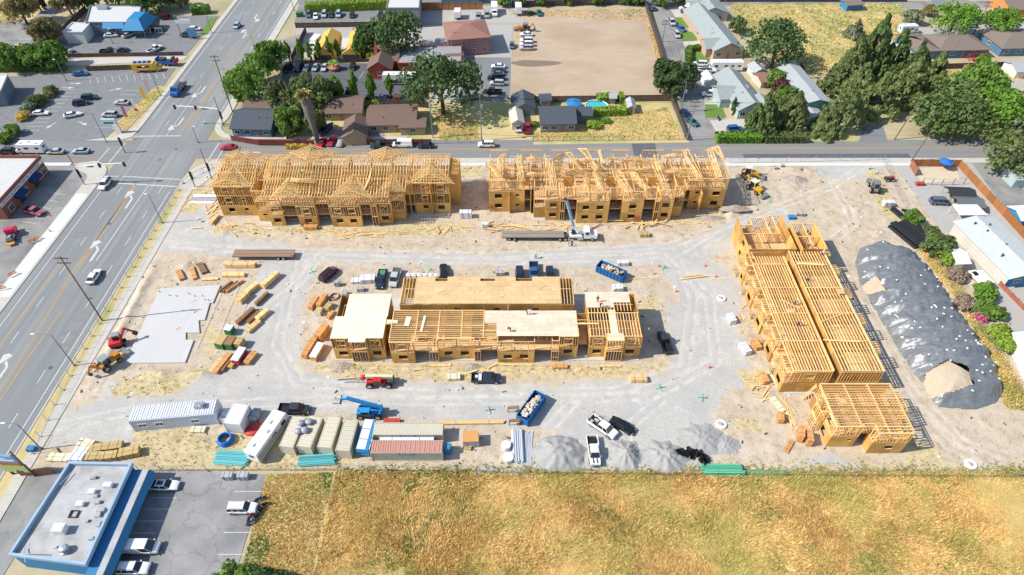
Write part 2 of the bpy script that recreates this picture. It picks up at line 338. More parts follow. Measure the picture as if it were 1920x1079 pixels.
pp=at(1005, 119);g=MB();g.sheet([(pp.x+8.6*math.cos(a)*(1+.07*math.sin(5*a)), pp.y+2.3*math.sin(a)*(1+.15*math.sin(3*a+1))) for a in np.linspace(0, 2*PI, 30)[:-1]], .016);struct('damp_soil', g, dk)
patch('lane', poly([(1222, 8), (1268, 8), (1330, 140), (1372, 262), (1292, 262), (1240, 70)]), .005, asph_old)
patch('lane', poly([(1222, 2), (1222, 10), (1910, 16), (1910, 2)]), -.01, asph_old)
patch('back_lane', poly([(560, 10), (1222, 10), (1222, -2), (560, -2)]), .002, asph_lot)
for pl in([(1265, 33), (1308, 33), (1300, 52), (1272, 52)], [(1272, 60), (1310, 60), (1306, 76), (1280, 76)], [(1288, 117), (1330, 117), (1328, 92), (1284, 92)], [(1322, 222), (1362, 220), (1352, 197), (1322, 197)]):
 patch('lawn', poly(pl), .03, lawn_m)
for pl in([(1255, 15), (1302, 15), (1308, 33), (1266, 33)], [(1280, 78), (1325, 78), (1322, 92), (1285, 92)], [(1318, 175), (1360, 174), (1362, 196), (1322, 196)], [(1330, 226), (1395, 222), (1400, 250), (1345, 252)], [(1300, 118), (1365, 118), (1368, 140), (1310, 140)]):
 patch('concrete_driveway', poly(pl), .02, walk)
patch('weedy_field', poly([(1370, 8), (1690, 8), (1690, 140), (1480, 140), (1395, 60)]), .004, weedy)
patch('yard', poly([(1690, 130), (1920, 126), (1960, 180), (1720, 170)]), .004, drygrass)
patch('gravel_yard', poly([(1700, 55), (1960, 40), (1960, 75), (1700, 80)]), .006, gravel_m)
patch('roadside_grass', poly([(1000, 272), (1292, 268), (1292, 262), (1000, 265)]), .05, drygrass)
patch('roadside_grass', poly([(1490, 266), (1610, 266), (1600, 247), (1500, 247)]), .05, drygrass)
patch('driveway', poly([(1610, 268), (1665, 268), (1655, 235), (1620, 235)]), .007, asph_lot)
patch('gravel_driveway', poly([(1655, 298), (1980, 294), (1980, 760), (1920, 720), (1790, 505), (1690, 350)]), .002, gravel_m)
patch('gravel_lane', poly([(1815, 296), (1870, 296), (1990, 440), (1990, 540)]), .006, asph_old)
patch('sand_pen', poly([(1710, 316), (1792, 312), (1800, 338), (1730, 345)]), .02, sand_m)
patch('parking_lot', poly([(270, 880), (500, 890), (440, 1078), (420, 1150), (100, 1150), (230, 940)]), .004, M('cracked_asphalt', (.27, .265, .26), .92, (.35, .34, .325), .35, c3=(.22, .22, .22), sc3=.15, bump=.15, crack=.22))
patch('forecourt', poly([(-60, 960), (60, 872), (130, 870), (0, 1090), (-200, 1090)]), .003, asph_old)
# the construction site: one modelled ground sheet
GX0, GX1, GY0, GY1=-82.95, 104.0, 56.6, 148.0
gx, gy=np.meshgrid(np.arange(GX0, GX1+.01, .42), np.arange(GY0, GY1+.01, .42))
wx=gx+fbm(gx, gy, 6, 3)*3.0;wy=gy+fbm(gx, gy, 6, 9)*3.0
def mask(pls, soft=.8, wob=1.0):
 d=np.full(gx.shape, 1e9)
 for pl in pls:d=np.minimum(d, sdf(gx*(1-wob)+wx*wob, gy*(1-wob)+wy*wob, poly(pl)))
 return np.clip(.5-d/soft/2, 0, 1)
gravelM=mask([[(325, 400), (385, 380), (400, 440), (620, 470), (900, 478), (1290, 450), (1380, 415), (1470, 390), (1490, 420), (1400, 455), (1300, 500), (900, 500), (560, 492), (360, 475), (270, 470)], [(500, 480), (600, 490), (570, 560), (560, 700), (640, 712), (1000, 725), (1250, 700), (1280, 560), (1230, 490), (1300, 470), (1390, 520), (1380, 700), (1330, 790), (1000, 800), (650, 775), (400, 780), (240, 790), (100, 830), (90, 790), (200, 745), (330, 735), (410, 700), (450, 600), (480, 520)], [(1060, 790), (1340, 770), (1330, 880), (1000, 885)], [(1480, 870), (1560, 850), (1620, 880), (1500, 890)], [(1250, 560), (1400, 640), (1420, 730), (1260, 730)], [(80, 838), (110, 770), (260, 760), (250, 830), (200, 850)], [(1500, 300), (1650, 300), (1650, 330), (1560, 340)]], 1.6)
strawM=mask([[(300, 400), (330, 365), (420, 345), (400, 370), (360, 400)], [(380, 430), (405, 440), (860, 446), (905, 432), (860, 420), (480, 424)], [(590, 690), (650, 684), (1240, 680), (1245, 700), (900, 715), (640, 712), (585, 705)], [(240, 700), (390, 690), (420, 620), (400, 600), (380, 640), (395, 700), (330, 735), (180, 745)], [(250, 800), (470, 810), (640, 880), (1000, 880), (1000, 892), (250, 892)], [(380, 820), (700, 830), (660, 892), (380, 892)], [(1680, 420), (1740, 440), (1830, 580), (1930, 770), (1890, 770), (1800, 570), (1730, 480)], [(1395, 870), (1930, 880), (1930, 898), (1300, 898)], [(1640, 780), (1700, 870), (1760, 890), (1780, 870), (1700, 790)], [(1360, 790), (1420, 790), (1430, 810), (1370, 815)], [(1620, 320), (1660, 330), (1690, 420), (1650, 400)], [(1180, 585), (1225, 550), (1235, 575), (1200, 600)], [(1385, 690), (1440, 700), (1430, 740), (1400, 740)], [(860, 300), (905, 305), (900, 330), (862, 330)], [(1000, 418), (1280, 420), (1400, 395), (1400, 380), (1280, 405)]], 1.2)
strawM=np.clip(strawM*(.55+1.2*(fbm(gx, gy, 3, 21)+.25)), 0, 1)
trk=np.zeros(gx.shape)
def track(pts, off, wd=.33):
 global trk
 P_=[at(*p) for p in pts]
 pp_=[]
 for a, b in zip(P_, P_[1:]):
  for t in(0, .25, .5, .75):pp_.append(a.lerp(b, t))
 pp_.append(P_[-1])
 for s_ in(-1, 1):
  d=np.full(gx.shape, 1e9)
  for i in range(len(pp_)-1):
   a, b=pp_[i], pp_[i+1];n=Vector((-(b-a).y, (b-a).x)).normalized()*(off*s_)
   d=np.minimum(d, segdist(wx*.25+gx*.75, wy*.25+gy*.75, (a.x+n.x, a.y+n.y), (b.x+n.x, b.y+n.y)))
  trk=np.maximum(trk, np.clip(1.3-d/wd, 0, 1))
for pts in([(290, 460), (500, 470), (900, 480), (1250, 462), (1400, 410), (1560, 350), (1620, 310)], [(300, 455), (560, 482), (950, 492), (1240, 480), (1330, 560), (1340, 680), (1220, 745), (900, 750), (500, 755), (250, 770), (110, 800)], [(570, 480), (540, 560), (520, 650), (560, 720), (800, 740), (1150, 735), (1280, 690), (1300, 560), (1270, 490), (1350, 440)], [(1010, 880), (1030, 800), (1080, 750), (1200, 740)], [(1150, 880), (1180, 800), (1250, 740)], [(600, 480), (560, 530), (500, 580)], [(1560, 340), (1600, 420), (1560, 450)], [(1620, 560), (1700, 720), (1800, 830), (1900, 860)], [(1590, 560), (1680, 730), (1780, 840), (1880, 880)], [(640, 730), (760, 740), (1000, 730)], [(215, 610), (265, 505), (285, 480)], [(180, 745), (240, 600), (280, 520)]):
 track(pts, .9)
rough=fbm(gx, gy, 5, 31);fine=fbm(gx, gy, 1.3, 41, 3)
hz=.06+(1-gravelM)*(rough*.35+fine*.22)+gravelM*fine*.05-trk*.05
def bump(u, v, h, rx, ry, rot=0):
 global hz
 p=at(u, v);c, s_=math.cos(rot), math.sin(rot);dx=(gx-p.x)*c+(gy-p.y)*s_;dy=-(gx-p.x)*s_+(gy-p.y)*c
 hz=np.maximum(hz, hz+h*np.exp(-(dx/rx)**2-(dy/ry)**2)*(1+fine*.8+rough*.5))
for b in((1310, 412, 1.1, 7, 1.1, .12), (1360, 400, 1.3, 3.5, 1.2, .3), (1180, 425, .7, 7, .9), (1250, 440, .5, 4, .8), (1120, 432, .4, 4, .8), (560, 440, .5, 9, .9), (420, 436, .5, 2.5, 1.2), (840, 420, .5, 2.5, 1.2), (1030, 428, .4, 6, .8), (760, 690, .5, 9, .8), (960, 690, .5, 8, .7), (640, 690, .6, 3.5, 1), (350, 500, .6, 2, 1.5), (260, 520, .5, 2, 3), (400, 620, .8, 1.5, 4), (300, 705, .9, 3, 1.2), (370, 705, .8, 3, 1.2), (225, 625, .6, 1, 9), (270, 540, .5, 1, 6), (1480, 320, .9, 4, 1.5), (1520, 325, .8, 3, 1.2), (1480, 350, .7, 3, 2), (1470, 690, .6, 3, 2), (1600, 395, .5, 5, 2), (1640, 440, .5, 3, 2), (900, 340, .5, 2, 3), (310, 830, .4, 3, 1), (380, 830, .5, 3, 1)):
 bump(*b)
for pl in([(-75.5, 122), (-13.5, 139)], [(-6, 123), (53, 141)], [(-36, 79.5), (26.5, 99)], [(50, 59), (71, 119)], [(-76, 79), (-52, 102)]):
 (x0, y0), (x1, y1)=pl;d=np.maximum(np.maximum(x0-gx, gx-x1), np.maximum(y0-gy, gy-y1));k=np.clip(d/1.2, 0, 1);hz=hz*k+.02*(1-k)
edge=np.clip(np.minimum(np.minimum(gx-GX0, GX1-gx), np.minimum(gy-GY0, GY1-gy))/1.0, 0, 1);hz=np.maximum(hz*edge, .012)
def site_material():
 m=bpy.data.materials.new('site_dirt_and_gravel');m.use_nodes=True;n=m.node_tree;N, L=n.nodes, n.links;b=N['Principled BSDF'];b.inputs['Roughness'].default_value=.95;b.inputs['Specular IOR Level'].default_value=.15
 pos=N.new('ShaderNodeNewGeometry').outputs['Position']
 def noise(sc, det=5, st=None):
  v=pos
  if st:mp=N.new('ShaderNodeMapping');mp.inputs['Scale'].default_value=st;L.new(pos, mp.inputs[0]);v=mp.outputs[0]
  t=N.new('ShaderNodeTexNoise');t.inputs['Scale'].default_value=sc;t.inputs['Detail'].default_value=det;t.inputs['Roughness'].default_value=.7;L.new(v, t.inputs['Vector']);return t.outputs[0]
 def rng(s_, a, b_):r=N.new('ShaderNodeMapRange');r.inputs[1].default_value=a;r.inputs[2].default_value=b_;L.new(s_, r.inputs[0]);return r.outputs[0]
 def col(c):r=N.new('ShaderNodeRGB');r.outputs[0].default_value=(*c, 1);return r.outputs[0]
 def mix(f, a, c):x=N.new('ShaderNodeMix');x.data_type='RGBA';L.new(f, x.inputs[0]);L.new(a, x.inputs[6]);L.new(c, x.inputs[7]);return x.outputs[2]
 def attr(k):a=N.new('ShaderNodeAttribute');a.attribute_name=k;return a.outputs['Fac']
 def mth(op, a, c):x=N.new('ShaderNodeMath');x.operation=op;L.new(a, x.inputs[0]);(L.new(c, x.inputs[1]) if not isinstance(c, float) else setattr(x.inputs[1], 'default_value', c));return x.outputs[0]
 dirt=mix(rng(noise(.16), .35, .65), col((.46, .365, .25)), col((.55, .465, .355)))
 dirt=mix(rng(noise(.5, 6), .48, .66), dirt, col((.36, .275, .185)))
 dirt=mix(rng(noise(3.0, 4), .45, .75), dirt, col((.62, .55, .45)))
 grav=mix(rng(noise(.12), .38, .62), col((.44, .425, .395)), col((.53, .495, .43)))
 grav=mix(rng(noise(2.5, 5), .45, .7), grav, col((.36, .36, .36)))
 grav=mix(rng(noise(.3, 5), .56, .75), grav, col((.60, .58, .54)))
 straw=mix(rng(noise(1.0, 5), .4, .62), col((.60, .485, .29)), col((.44, .365, .21)))
 straw=mix(rng(noise(.6, 5), .56, .7), straw, col((.30, .31, .12)))
 gm=mth('ADD', attr('gravel'), mth('MULTIPLY', mth('SUBTRACT', noise(.55, 6), .5), 1.1))
 c=mix(rng(gm, .36, .64), dirt, grav)
 sm=mth('ADD', attr('straw'), mth('MULTIPLY', mth('SUBTRACT', noise(1.4, 5), .5), 1.3))
 c=mix(rng(sm, .4, .62), c, straw)
 tm=mth('MULTIPLY', attr('track'), rng(noise(.4, 4), .35, .6))
 c=mix(mth('MULTIPLY', tm, .75), c, col((.64, .60, .54)))
 rm=mth('MULTIPLY', attr('track'), rng(noise(.33, 4), .5, .7))
 c=mix(mth('MULTIPLY', rm, .6), c, col((.33, .295, .245)))
 L.new(c, b.inputs['Base Color'])
 bp=N.new('ShaderNodeBump');bp.inputs['Strength'].default_value=.35;bp.inputs['Distance'].default_value=.12;L.new(noise(2.2, 6), bp.inputs['Height']);L.new(bp.outputs[0], b.inputs['Normal'])
 return m
site_mat=site_material()
grid_object('construction_ground', gx, gy, hz, site_mat, {'gravel':gravelM, 'straw':strawM, 'track':trk}, kind='structure')
def ground_z(x, y):
 i=int(round((y-GY0)/.42));j=int(round((x-GX0)/.42))
 return float(hz[i, j]) if 0<=i<hz.shape[0] and 0<=j<hz.shape[1] else 0.0
# dry grass field in front
FX0, FX1, FY0, FY1=-30.5, 130, 10, 56.4
field_soil=M('field_soil', (.50, .33, .11), .95, (.60, .43, .17), .6, c3=(.42, .36, .12), sc3=.1, bump=.3)
fx, fy=np.meshgrid(np.arange(FX0, FX1, .8), np.arange(FY0, FY1+.4, .8))
fh=fbm(fx, fy, 9, 55)*.5+.1;fe=np.clip((FY1-fy)/2, 0, 1);fh=np.maximum(fh, .0)*fe+.005
grid_object('dry_grass_field', fx, fy, fh, field_soil, kind='structure')
patch('dry_grass_field', poly([(500, 888), (634, 884), (590, 1079), (560, 1160), (400, 1160), (455, 1060)]), .012, drygrass)
def tufts(name, pts, hs, mat, blades=5, spread=.18, lean=.5, wid=.05, wind=None):
 n=len(pts);pts=np.asarray(pts, np.float32);hs=np.asarray(hs, np.float32);B=blades
 base=np.repeat(pts, B, 0);h=np.repeat(hs, B)*np.random.uniform(.6, 1.1, n*B);a=np.random.uniform(0, 2*PI, n*B);r=np.random.uniform(0, spread, n*B)
 base=base+np.stack([np.cos(a)*r, np.sin(a)*r, np.zeros(n*B)], -1)
 d=np.random.uniform(0, 2*PI, n*B);l=np.random.uniform(.1, 1, n*B)*lean*h
 tip=base+np.stack([np.cos(d)*l, np.sin(d)*l, h], -1)
 if wind is not None:tip[:, :2]+=np.repeat(wind, B, 0)*h[:, None]
 wv=np.stack([-np.sin(d), np.cos(d), np.zeros(n*B)], -1)*(wid*np.random.uniform(.7, 1.5, n*B))[:, None]
 co=np.stack([base-wv, base+wv, tip], 1).reshape(-1, 3).astype(np.float32)
 me=bpy.data.meshes.new(name);me.vertices.add(len(co));me.vertices.foreach_set('co', co.ravel());k=n*B
 me.loops.add(3*k);me.loops.foreach_set('vertex_index', np.arange(3*k, dtype=np.int32));me.polygons.add(k);me.polygons.foreach_set('loop_start', np.arange(0, 3*k, 3, dtype=np.int32))
 me.materials.append(mat);me.update(calc_edges=True);return ob(name, me, kind='stuff')
def grass_mat(name, c, c2, isl=.25, sc=.25, c3=None, sc3=.1):return M(name, c, .9, c2, sc, island=isl, spec=.1, c3=c3, sc3=sc3)
straw_g=grass_mat('dry_grass_blades', (.74, .46, .15), (.92, .68, .31), .32, .7, (.56, .46, .14), .10)
green_g=grass_mat('green_grass_blades', (.30, .33, .08), (.44, .42, .13), .3, .3)
n=76000;px=np.random.uniform(FX0+.2, 88, n);py=FY0+28+np.random.rand(n)**1.1*0+np.random.uniform(-1, FY1-FY0-28.2, n)
wd_=np.stack([fbm(px, py, 7, 71)*2.6, fbm(px, py, 7, 81)*2.2-.15], -1)
gm=fbm(px, py, 8, 91)+fbm(px, py, 2.0, 95)*.5;pz=np.interp(py, [0, 100], [.05, .05])
k_=np.random.rand(n)<.07;wd_[k_]*=.4
sel=gm<.22+.09*np.random.randn(n)
tall=.26+.5*np.clip(fbm(px, py, 6, 65)+.25, 0, 1);tall[k_]*=1.9
tufts('dry_grass', np.stack([px, py, pz], -1)[sel], tall[sel], straw_g, 4, .3, .75, .045, wd_[sel]*1.3)
tufts('green_weeds', np.stack([px, py, pz], -1)[~sel], tall[~sel]*.6, green_g, 5, .25, .7, .06, wd_[~sel]*.5)
n=9000;px=np.random.uniform(-43, -30.6, n);py=np.random.uniform(36, 56.3, n)
kk=inside(px, py, poly([(500, 890), (634, 886), (590, 1079), (560, 1160), (400, 1160), (455, 1060)]))
kg=fbm(px, py, 6, 99)>.1
tufts('dry_grass', np.stack([px, py, px*0+.01], -1)[kk&~kg], np.random.uniform(.12, .28, (kk&~kg).sum()), straw_g, 5, .2, .7, .05)
tufts('green_weeds', np.stack([px, py, px*0+.01], -1)[kk&kg], np.random.uniform(.12, .28, (kk&kg).sum()), green_g, 5, .2, .7, .05)
n=4200;px=np.random.uniform(-30, 100, n);py=55.9+np.random.randn(n)*1.1-np.clip(fbm(px, px*0, 9, 5), 0, 1)*1.5
tufts('green_weeds', np.stack([px, py, px*0], -1), np.random.uniform(.2, .5, n)+.5*np.clip(fbm(px, py, 4, 8)+.1, 0, 1), green_g, 5, .25, .5, .05)
i=np.random.randint(0, gx.size, 26000);m_=strawM.ravel()[i]>np.random.uniform(.35, .9, len(i));i=i[m_]
P3=np.stack([gx.ravel()[i]+np.random.uniform(-.2, .2, len(i)), gy.ravel()[i]+np.random.uniform(-.2, .2, len(i)), hz.ravel()[i]], -1)
ok=np.ones(len(i), bool)
for(x0, y0, x1, y1) in((-75, 121, -13, 140), (-6, 122, 53, 141), (-36, 79, 26.5, 99), (50, 59, 71, 119), (-73, 80, -53, 103)):ok&=~((P3[:, 0]>x0)&(P3[:, 0]<x1)&(P3[:, 1]>y0)&(P3[:, 1]<y1))
P3=P3[ok];gsel=np.random.rand(len(P3))<.18
tufts('dry_grass', P3[~gsel], np.random.uniform(.15, .5, (~gsel).sum()), straw_g, 5, .3, .9, .05);tufts('green_weeds', P3[gsel], np.random.uniform(.15, .5, gsel.sum()), green_g, 5, .3, .8, .06)
rs=np.random.RandomState(12);n=3400;i=rs.randint(0, gx.size, n*3);pr=.25+.75*(1-gravelM.ravel()[i]);i=i[rs.rand(len(i))<pr][:n]
for nm, mt, fr, sz in(('wood_scraps', M('scrap_wood', (.66, .47, .25), .85, island=.3), .42, (.45, .09, .05)), ('stones', M('stones', (.42, .39, .35), .9, island=.35), .40, (.17, .15, .13)), ('litter', M('litter_scraps', (.66, .66, .64), .7, island=.4), .07, (.32, .26, .06)), ('dark_litter', M('dark_scraps', (.08, .075, .07), .8, island=.4), .11, (.45, .18, .08))):
 ii=rs.choice(i, int(n*fr));V=[]
 for q in ii:
  a=rs.uniform(0, PI);s_=rs.uniform(.5, 1.7);c_, d_=math.cos(a), math.sin(a);x0, y0, z0=gx.ravel()[q], gy.ravel()[q], hz.ravel()[q]
  V+=[(x0+(p[0]*sz[0]*c_-p[1]*sz[1]*d_)*s_, y0+(p[0]*sz[0]*d_+p[1]*sz[1]*c_)*s_, z0+(p[2]+.4)*sz[2]*s_) for p in CUBEV]
 b=MB();b.v=V;b.f=[tuple(k+8*j for k in f) for j in range(len(ii)) for f in BOXF];b.m=[0]*len(b.f);b.build(nm, mt, kind='stuff')
for reg, n, fr, hh in(([(1690, 425), (1735, 440), (1835, 585), (1940, 768), (1885, 768), (1865, 690), (1800, 575), (1745, 500)], 5200, .32, (.25, .6)), ([(1370, 8), (1690, 8), (1690, 140), (1480, 140), (1395, 60)], 5200, .5, (.3, .9)), ([(1000, 262), (1000, 250), (1250, 200), (1280, 262)], 2600, .25, (.15, .4)), ([(825, 262), (815, 205), (890, 225), (900, 262)], 1200, .3, (.15, .4)), ([(955, 20), (1215, 17), (1222, 40), (960, 30)], 900, .3, (.2, .5)), ([(1225, 60), (1262, 184), (1250, 186), (1212, 40)], 700, .2, (.2, .6)), ([(1745, 132), (1920, 130), (1940, 175), (1760, 165)], 1200, .5, (.2, .5)), ([(-40, 60), (40, 40), (90, 5), (-60, 0)], 900, .3, (.2, .6)), ([(208, 240), (232, 250), (308, 170), (290, 163)], 700, .15, (.1, .3))):
 pl=poly(reg);xs_, ys_=[p[0] for p in pl], [p[1] for p in pl];px=np.random.uniform(min(xs_), max(xs_), n*2);py=np.random.uniform(min(ys_), max(ys_), n*2);k=inside(px, py, pl);px, py=px[k][:n], py[k][:n]
 gsel=fbm(px, py, 9, 123)+np.random.randn(len(px))*.08>.5*(.5-fr)
 for s_, mt, nm in((gsel, green_g, 'green_weeds'), (~gsel, straw_g, 'dry_grass')):
  if s_.any():tufts(nm, np.stack([px, py, px*0], -1)[s_], np.random.uniform(*hh, s_.sum()), mt, 5, .45, .8, .08)
for u, v in((300, 300), (205, 420), (255, 505), (95, 690), (330, 280), (420, 130), (170, 560)):p=at(u, v);g=MB();g.cyl((p.x, p.y, -.05), (p.x, p.y, .014), .45, n=14);struct('manhole_cover', g, asph_new, road)
for x, y, a, c in((-105, 118, 3.2, 9), (-92.5, 84, 3, 14), (-99, 176, 5, 6), (-90.5, 205, 2.6, 18), (-104, 232, 3, 12), (-91, 126, 3, 5)):marks('tar_patch', [[(x, y), (x+a, y+.2), (x+a, y+c), (x, y+c-.3)]], asph_side, road, .007)
# THE FOUR TIMBER-FRAMED BUILDINGS
FMAT=dict(stud=lumber, plate=lumber_pale, joist=lumber_pale, sheathing_panel=osb, deck_panel=ply_tan, floor_panel=ply_tan, white_panel=ply_white, pink_panel=ply_pink, partition=osb, blocking=lumber, floor_slab=concrete, brace=lumber, back_stud=lumber, rear_panel=osb, subfloor=ply_tan)
class Frame:
 def __init__(s, name, label, cat, ox, oy, group):
  s.o=Vector((ox, oy, 0));s.root=thing(name, label, cat, s.o, 0, group);s.k={}
 def box(s, kind, x0, x1, y0, y1, z0, z1):
  s.k.setdefault(kind, []).append(mtx(((x0+x1)/2-s.o.x, (y0+y1)/2-s.o.y, (z0+z1)/2), 0, (max(abs(x1-x0), .02), max(abs(y1-y0), .02), max(z1-z0, .02))))
 def beam(s, kind, p0, p1, w_=.06, h_=.14):s.k.setdefault(kind, []).append(beam_matrix(Vector(p0)-s.o, Vector(p1)-s.o, w_, h_))
 def wall_pts(s, p0, p1):p0=Vector((*p0, 0));p1=Vector((*p1, 0));d=p1-p0;L=d.length;return p0, d/L, L
 def panel(s, kind, p0, u, a, b, z0, z1, t):
  A=p0+u*a;B=p0+u*b;A.z=B.z=(z0+z1)/2
  s.k.setdefault(kind, []).append(beam_matrix(A-s.o, B-s.o, t, z1-z0))
 def osb_wall(s, p0, p1, z0, z1, ops=(), kind='sheathing_panel', t=.12):
  p0, u, L=s.wall_pts(p0, p1);ops=sorted(ops)
  edges=[0.0]+[e for o in ops for e in(o[0], o[1])]+[L]
  for i in range(0, len(edges)-1):
   a, b=edges[i], edges[i+1]
   if b-a<.05:continue
   if i%2==1:
    o=ops[i//2]
    if o[2]-z0>.05:s.panel(kind, p0, u, a, b, z0, o[2], t)
    if z1-o[3]>.05:s.panel(kind, p0, u, a, b, o[3], z1, t)
   else:
    n=max(1, round((b-a)/2.44))
    for k in range(n):s.panel(kind, p0, u, a+(b-a)*k/n+(.012 if k else 0), a+(b-a)*(k+1)/n, z0, z1, t+.004*(k%2))
 def stud_wall(s, p0, p1, z0, z1, ops=(), sp=.55, kind='stud', w_=.075, dp=.14, mid=False, brace=False):
  p0, u, L=s.wall_pts(p0, p1);v=lambda a, z:(p0+u*a)+Vector((0, 0, z))
  s.beam('plate', v(0, z0+.05), v(L, z0+.05), dp, .1);s.beam('plate', v(0, z1-.06), v(L, z1-.06), dp+.01, .12)
  n=max(1, round(L/sp))
  for i in range(n+1):
   a=min(max(L*i/n, .04), L-.04);o=[q for q in ops if q[0]<a<q[1]]
   if o:
    q=o[0]
    if q[2]-z0>.3:s.beam(kind, v(a, z0+.1), v(a, q[2]), w_, dp)
    if z1-q[3]>.3:s.beam(kind, v(a, q[3]), v(a, z1-.1), w_, dp)
   else:s.beam(kind, v(a, z0+.1), v(a, z1-.1), w_, dp)
  for q in ops:
   s.beam('plate', v(q[0], q[3]+.1), v(q[1], q[3]+.1), dp+.01, .22)
   if q[2]-z0>.3:s.beam('plate', v(q[0], q[2]), v(q[1], q[2]), dp+.01, .08)
   for a in(q[0], q[1]):s.beam(kind, v(a, z0+.1), v(a, z1-.1), w_+.03, dp)
  if mid:s.beam('blocking', v(0, (z0+z1)/2), v(L, (z0+z1)/2), dp-.02, .07)
  if brace and L>2:s.beam('brace', v(.2, z0+.2), v(min(L-.2, 2.8), z1-.2), .06, .09)
 def joists(s, x0, x1, y0, y1, z, ax='y', sp=.6, w_=.1, dp=.26, block=0, kind='joist'):
  if ax=='y':
   n=max(1, round((x1-x0)/sp))
   for i in range(n+1):x=x0+(x1-x0)*i/n;s.beam(kind, (x, y0, z), (x, y1, z), w_, dp)
   for k in range(block):y=y0+(y1-y0)*(k+1)/(block+1);s.beam('blocking', (x0, y, z), (x1, y, z), .05, dp-.06)
  else:
   n=max(1, round((y1-y0)/sp))
   for i in range(n+1):y=y0+(y1-y0)*i/n;s.beam(kind, (x0, y, z), (x1, y, z), w_, dp)
   for k in range(block):x=x0+(x1-x0)*(k+1)/(block+1);s.beam('blocking', (x, y0, z), (x, y1, z), .05, dp-.06)
 def deck(s, kind, x0, x1, y0, y1, z, sx=2.44, sy=1.22, t=.05):
  y=y0;r=0
  while y<y1-.05:
   x=x0;first=True
   while x<x1-.05:
    wdt=sx/2 if(first and r%2) else sx;first=False;xe=min(x+wdt, x1)
    s.box(kind, x+.01, xe-.01, y+.01, min(y+sy, y1)-.01, z-t, z+random.uniform(0, .012));x=xe
   y+=sy;r+=1
 def truss(s, p0, p1, rise, flip=0, kind='truss', webs=4, mono=False, tilt=0):
  p0=Vector(p0);p1=Vector(p1);L=(p1-p0).length;key=('truss', round(L, 1), round(rise, 1), webs, mono)
  def mk():
   b=MB();W=.085;D=.15;ap=L if mono else L/2
   b.beam((-.45, 0, -.45*rise/ap), (ap, 0, rise), W, D)
   b.beam((0, 0, 0), (L, 0, 0), W, D)
   if mono:b.beam((L, 0, 0), (L, 0, rise), W, D)
   else:b.beam((L+.45, 0, -.45*rise/ap), (ap, 0, rise), W, D)
   top=lambda x:rise*(x/ap if x<=ap else(L-x)/ap)
   n=webs;xs=[L*i/n for i in range(n+1)];up=[(xs[i]+xs[i+1])/2 for i in range(n)]
   for i in range(n):
    x=up[i]
    for q in(xs[i], xs[i+1]):
     if .05<q<L-.05:b.beam((q, 0, 0), (x, 0, top(x)), W*.8, D*.6)
   return b.mesh('truss', truss_wood)
  me=shared(key, mk);d=(p1-p0)/L;side_=Vector((0, 0, 1)).cross(d).normalized();up_=d.cross(side_)
  m=Matrix((d, side_, up_)).transposed().to_4x4()
  if tilt:m=m @ Matrix.Rotation(tilt, 4, 'X')
  m.translation=p0-s.o
  s.k.setdefault('truss', []).append((me, m))
 def finish(s):
  eye=Vector((0, 0, CAM_H))-s.o
  for kind, L in s.k.items():
   pos=lambda q:((q[1] if isinstance(q, tuple) else q).translation-eye).length
   L.sort(key=pos);head, tail=L[:290], L[290:]
   if kind in('back_stud', 'partition', 'subfloor', 'rear_panel', 'floor_slab'):head, tail=[], L
   if kind=='truss':
    for me, m in head:ob('truss', me, s.root, m)
    for me, m in tail[:0]:pass
    if tail:
     b=MB()
     for me, m in tail:b.add([m @ v.co for v in me.vertices], [tuple(p.vertices) for p in me.polygons])
     ob('truss_row', b.mesh('truss_row', truss_wood), s.root, kind='stuff')
    continue
   me=cube_mesh(kind, FMAT[kind])
   for m in head:ob(kind, me, s.root, m)
   if tail:
    c=np.array(CUBEV);V=[];
    for m in tail:a=np.array(m);V.append(c @ a[:3, :3].T+a[:3, 3])
    b=MB();b.v=np.concatenate(V).tolist();b.f=[tuple(i+8*k for i in f) for k in range(len(tail)) for f in BOXF];b.m=[0]*len(b.f)
    nm={'back_stud':'rear_framing', 'stud':'rear_framing', 'partition':'partition_wall', 'subfloor':'floor_deck', 'rear_panel':'rear_wall', 'floor_slab':'floor_slab'}.get(kind, kind+'_run')
    ob(nm, b.mesh(nm, FMAT[kind]), s.root, kind='stuff' if len(tail)>12 else None)
 def slab(s, x0, x1, y0, y1):s.box('floor_slab', x0, x1, y0, y1, -.05, .16)
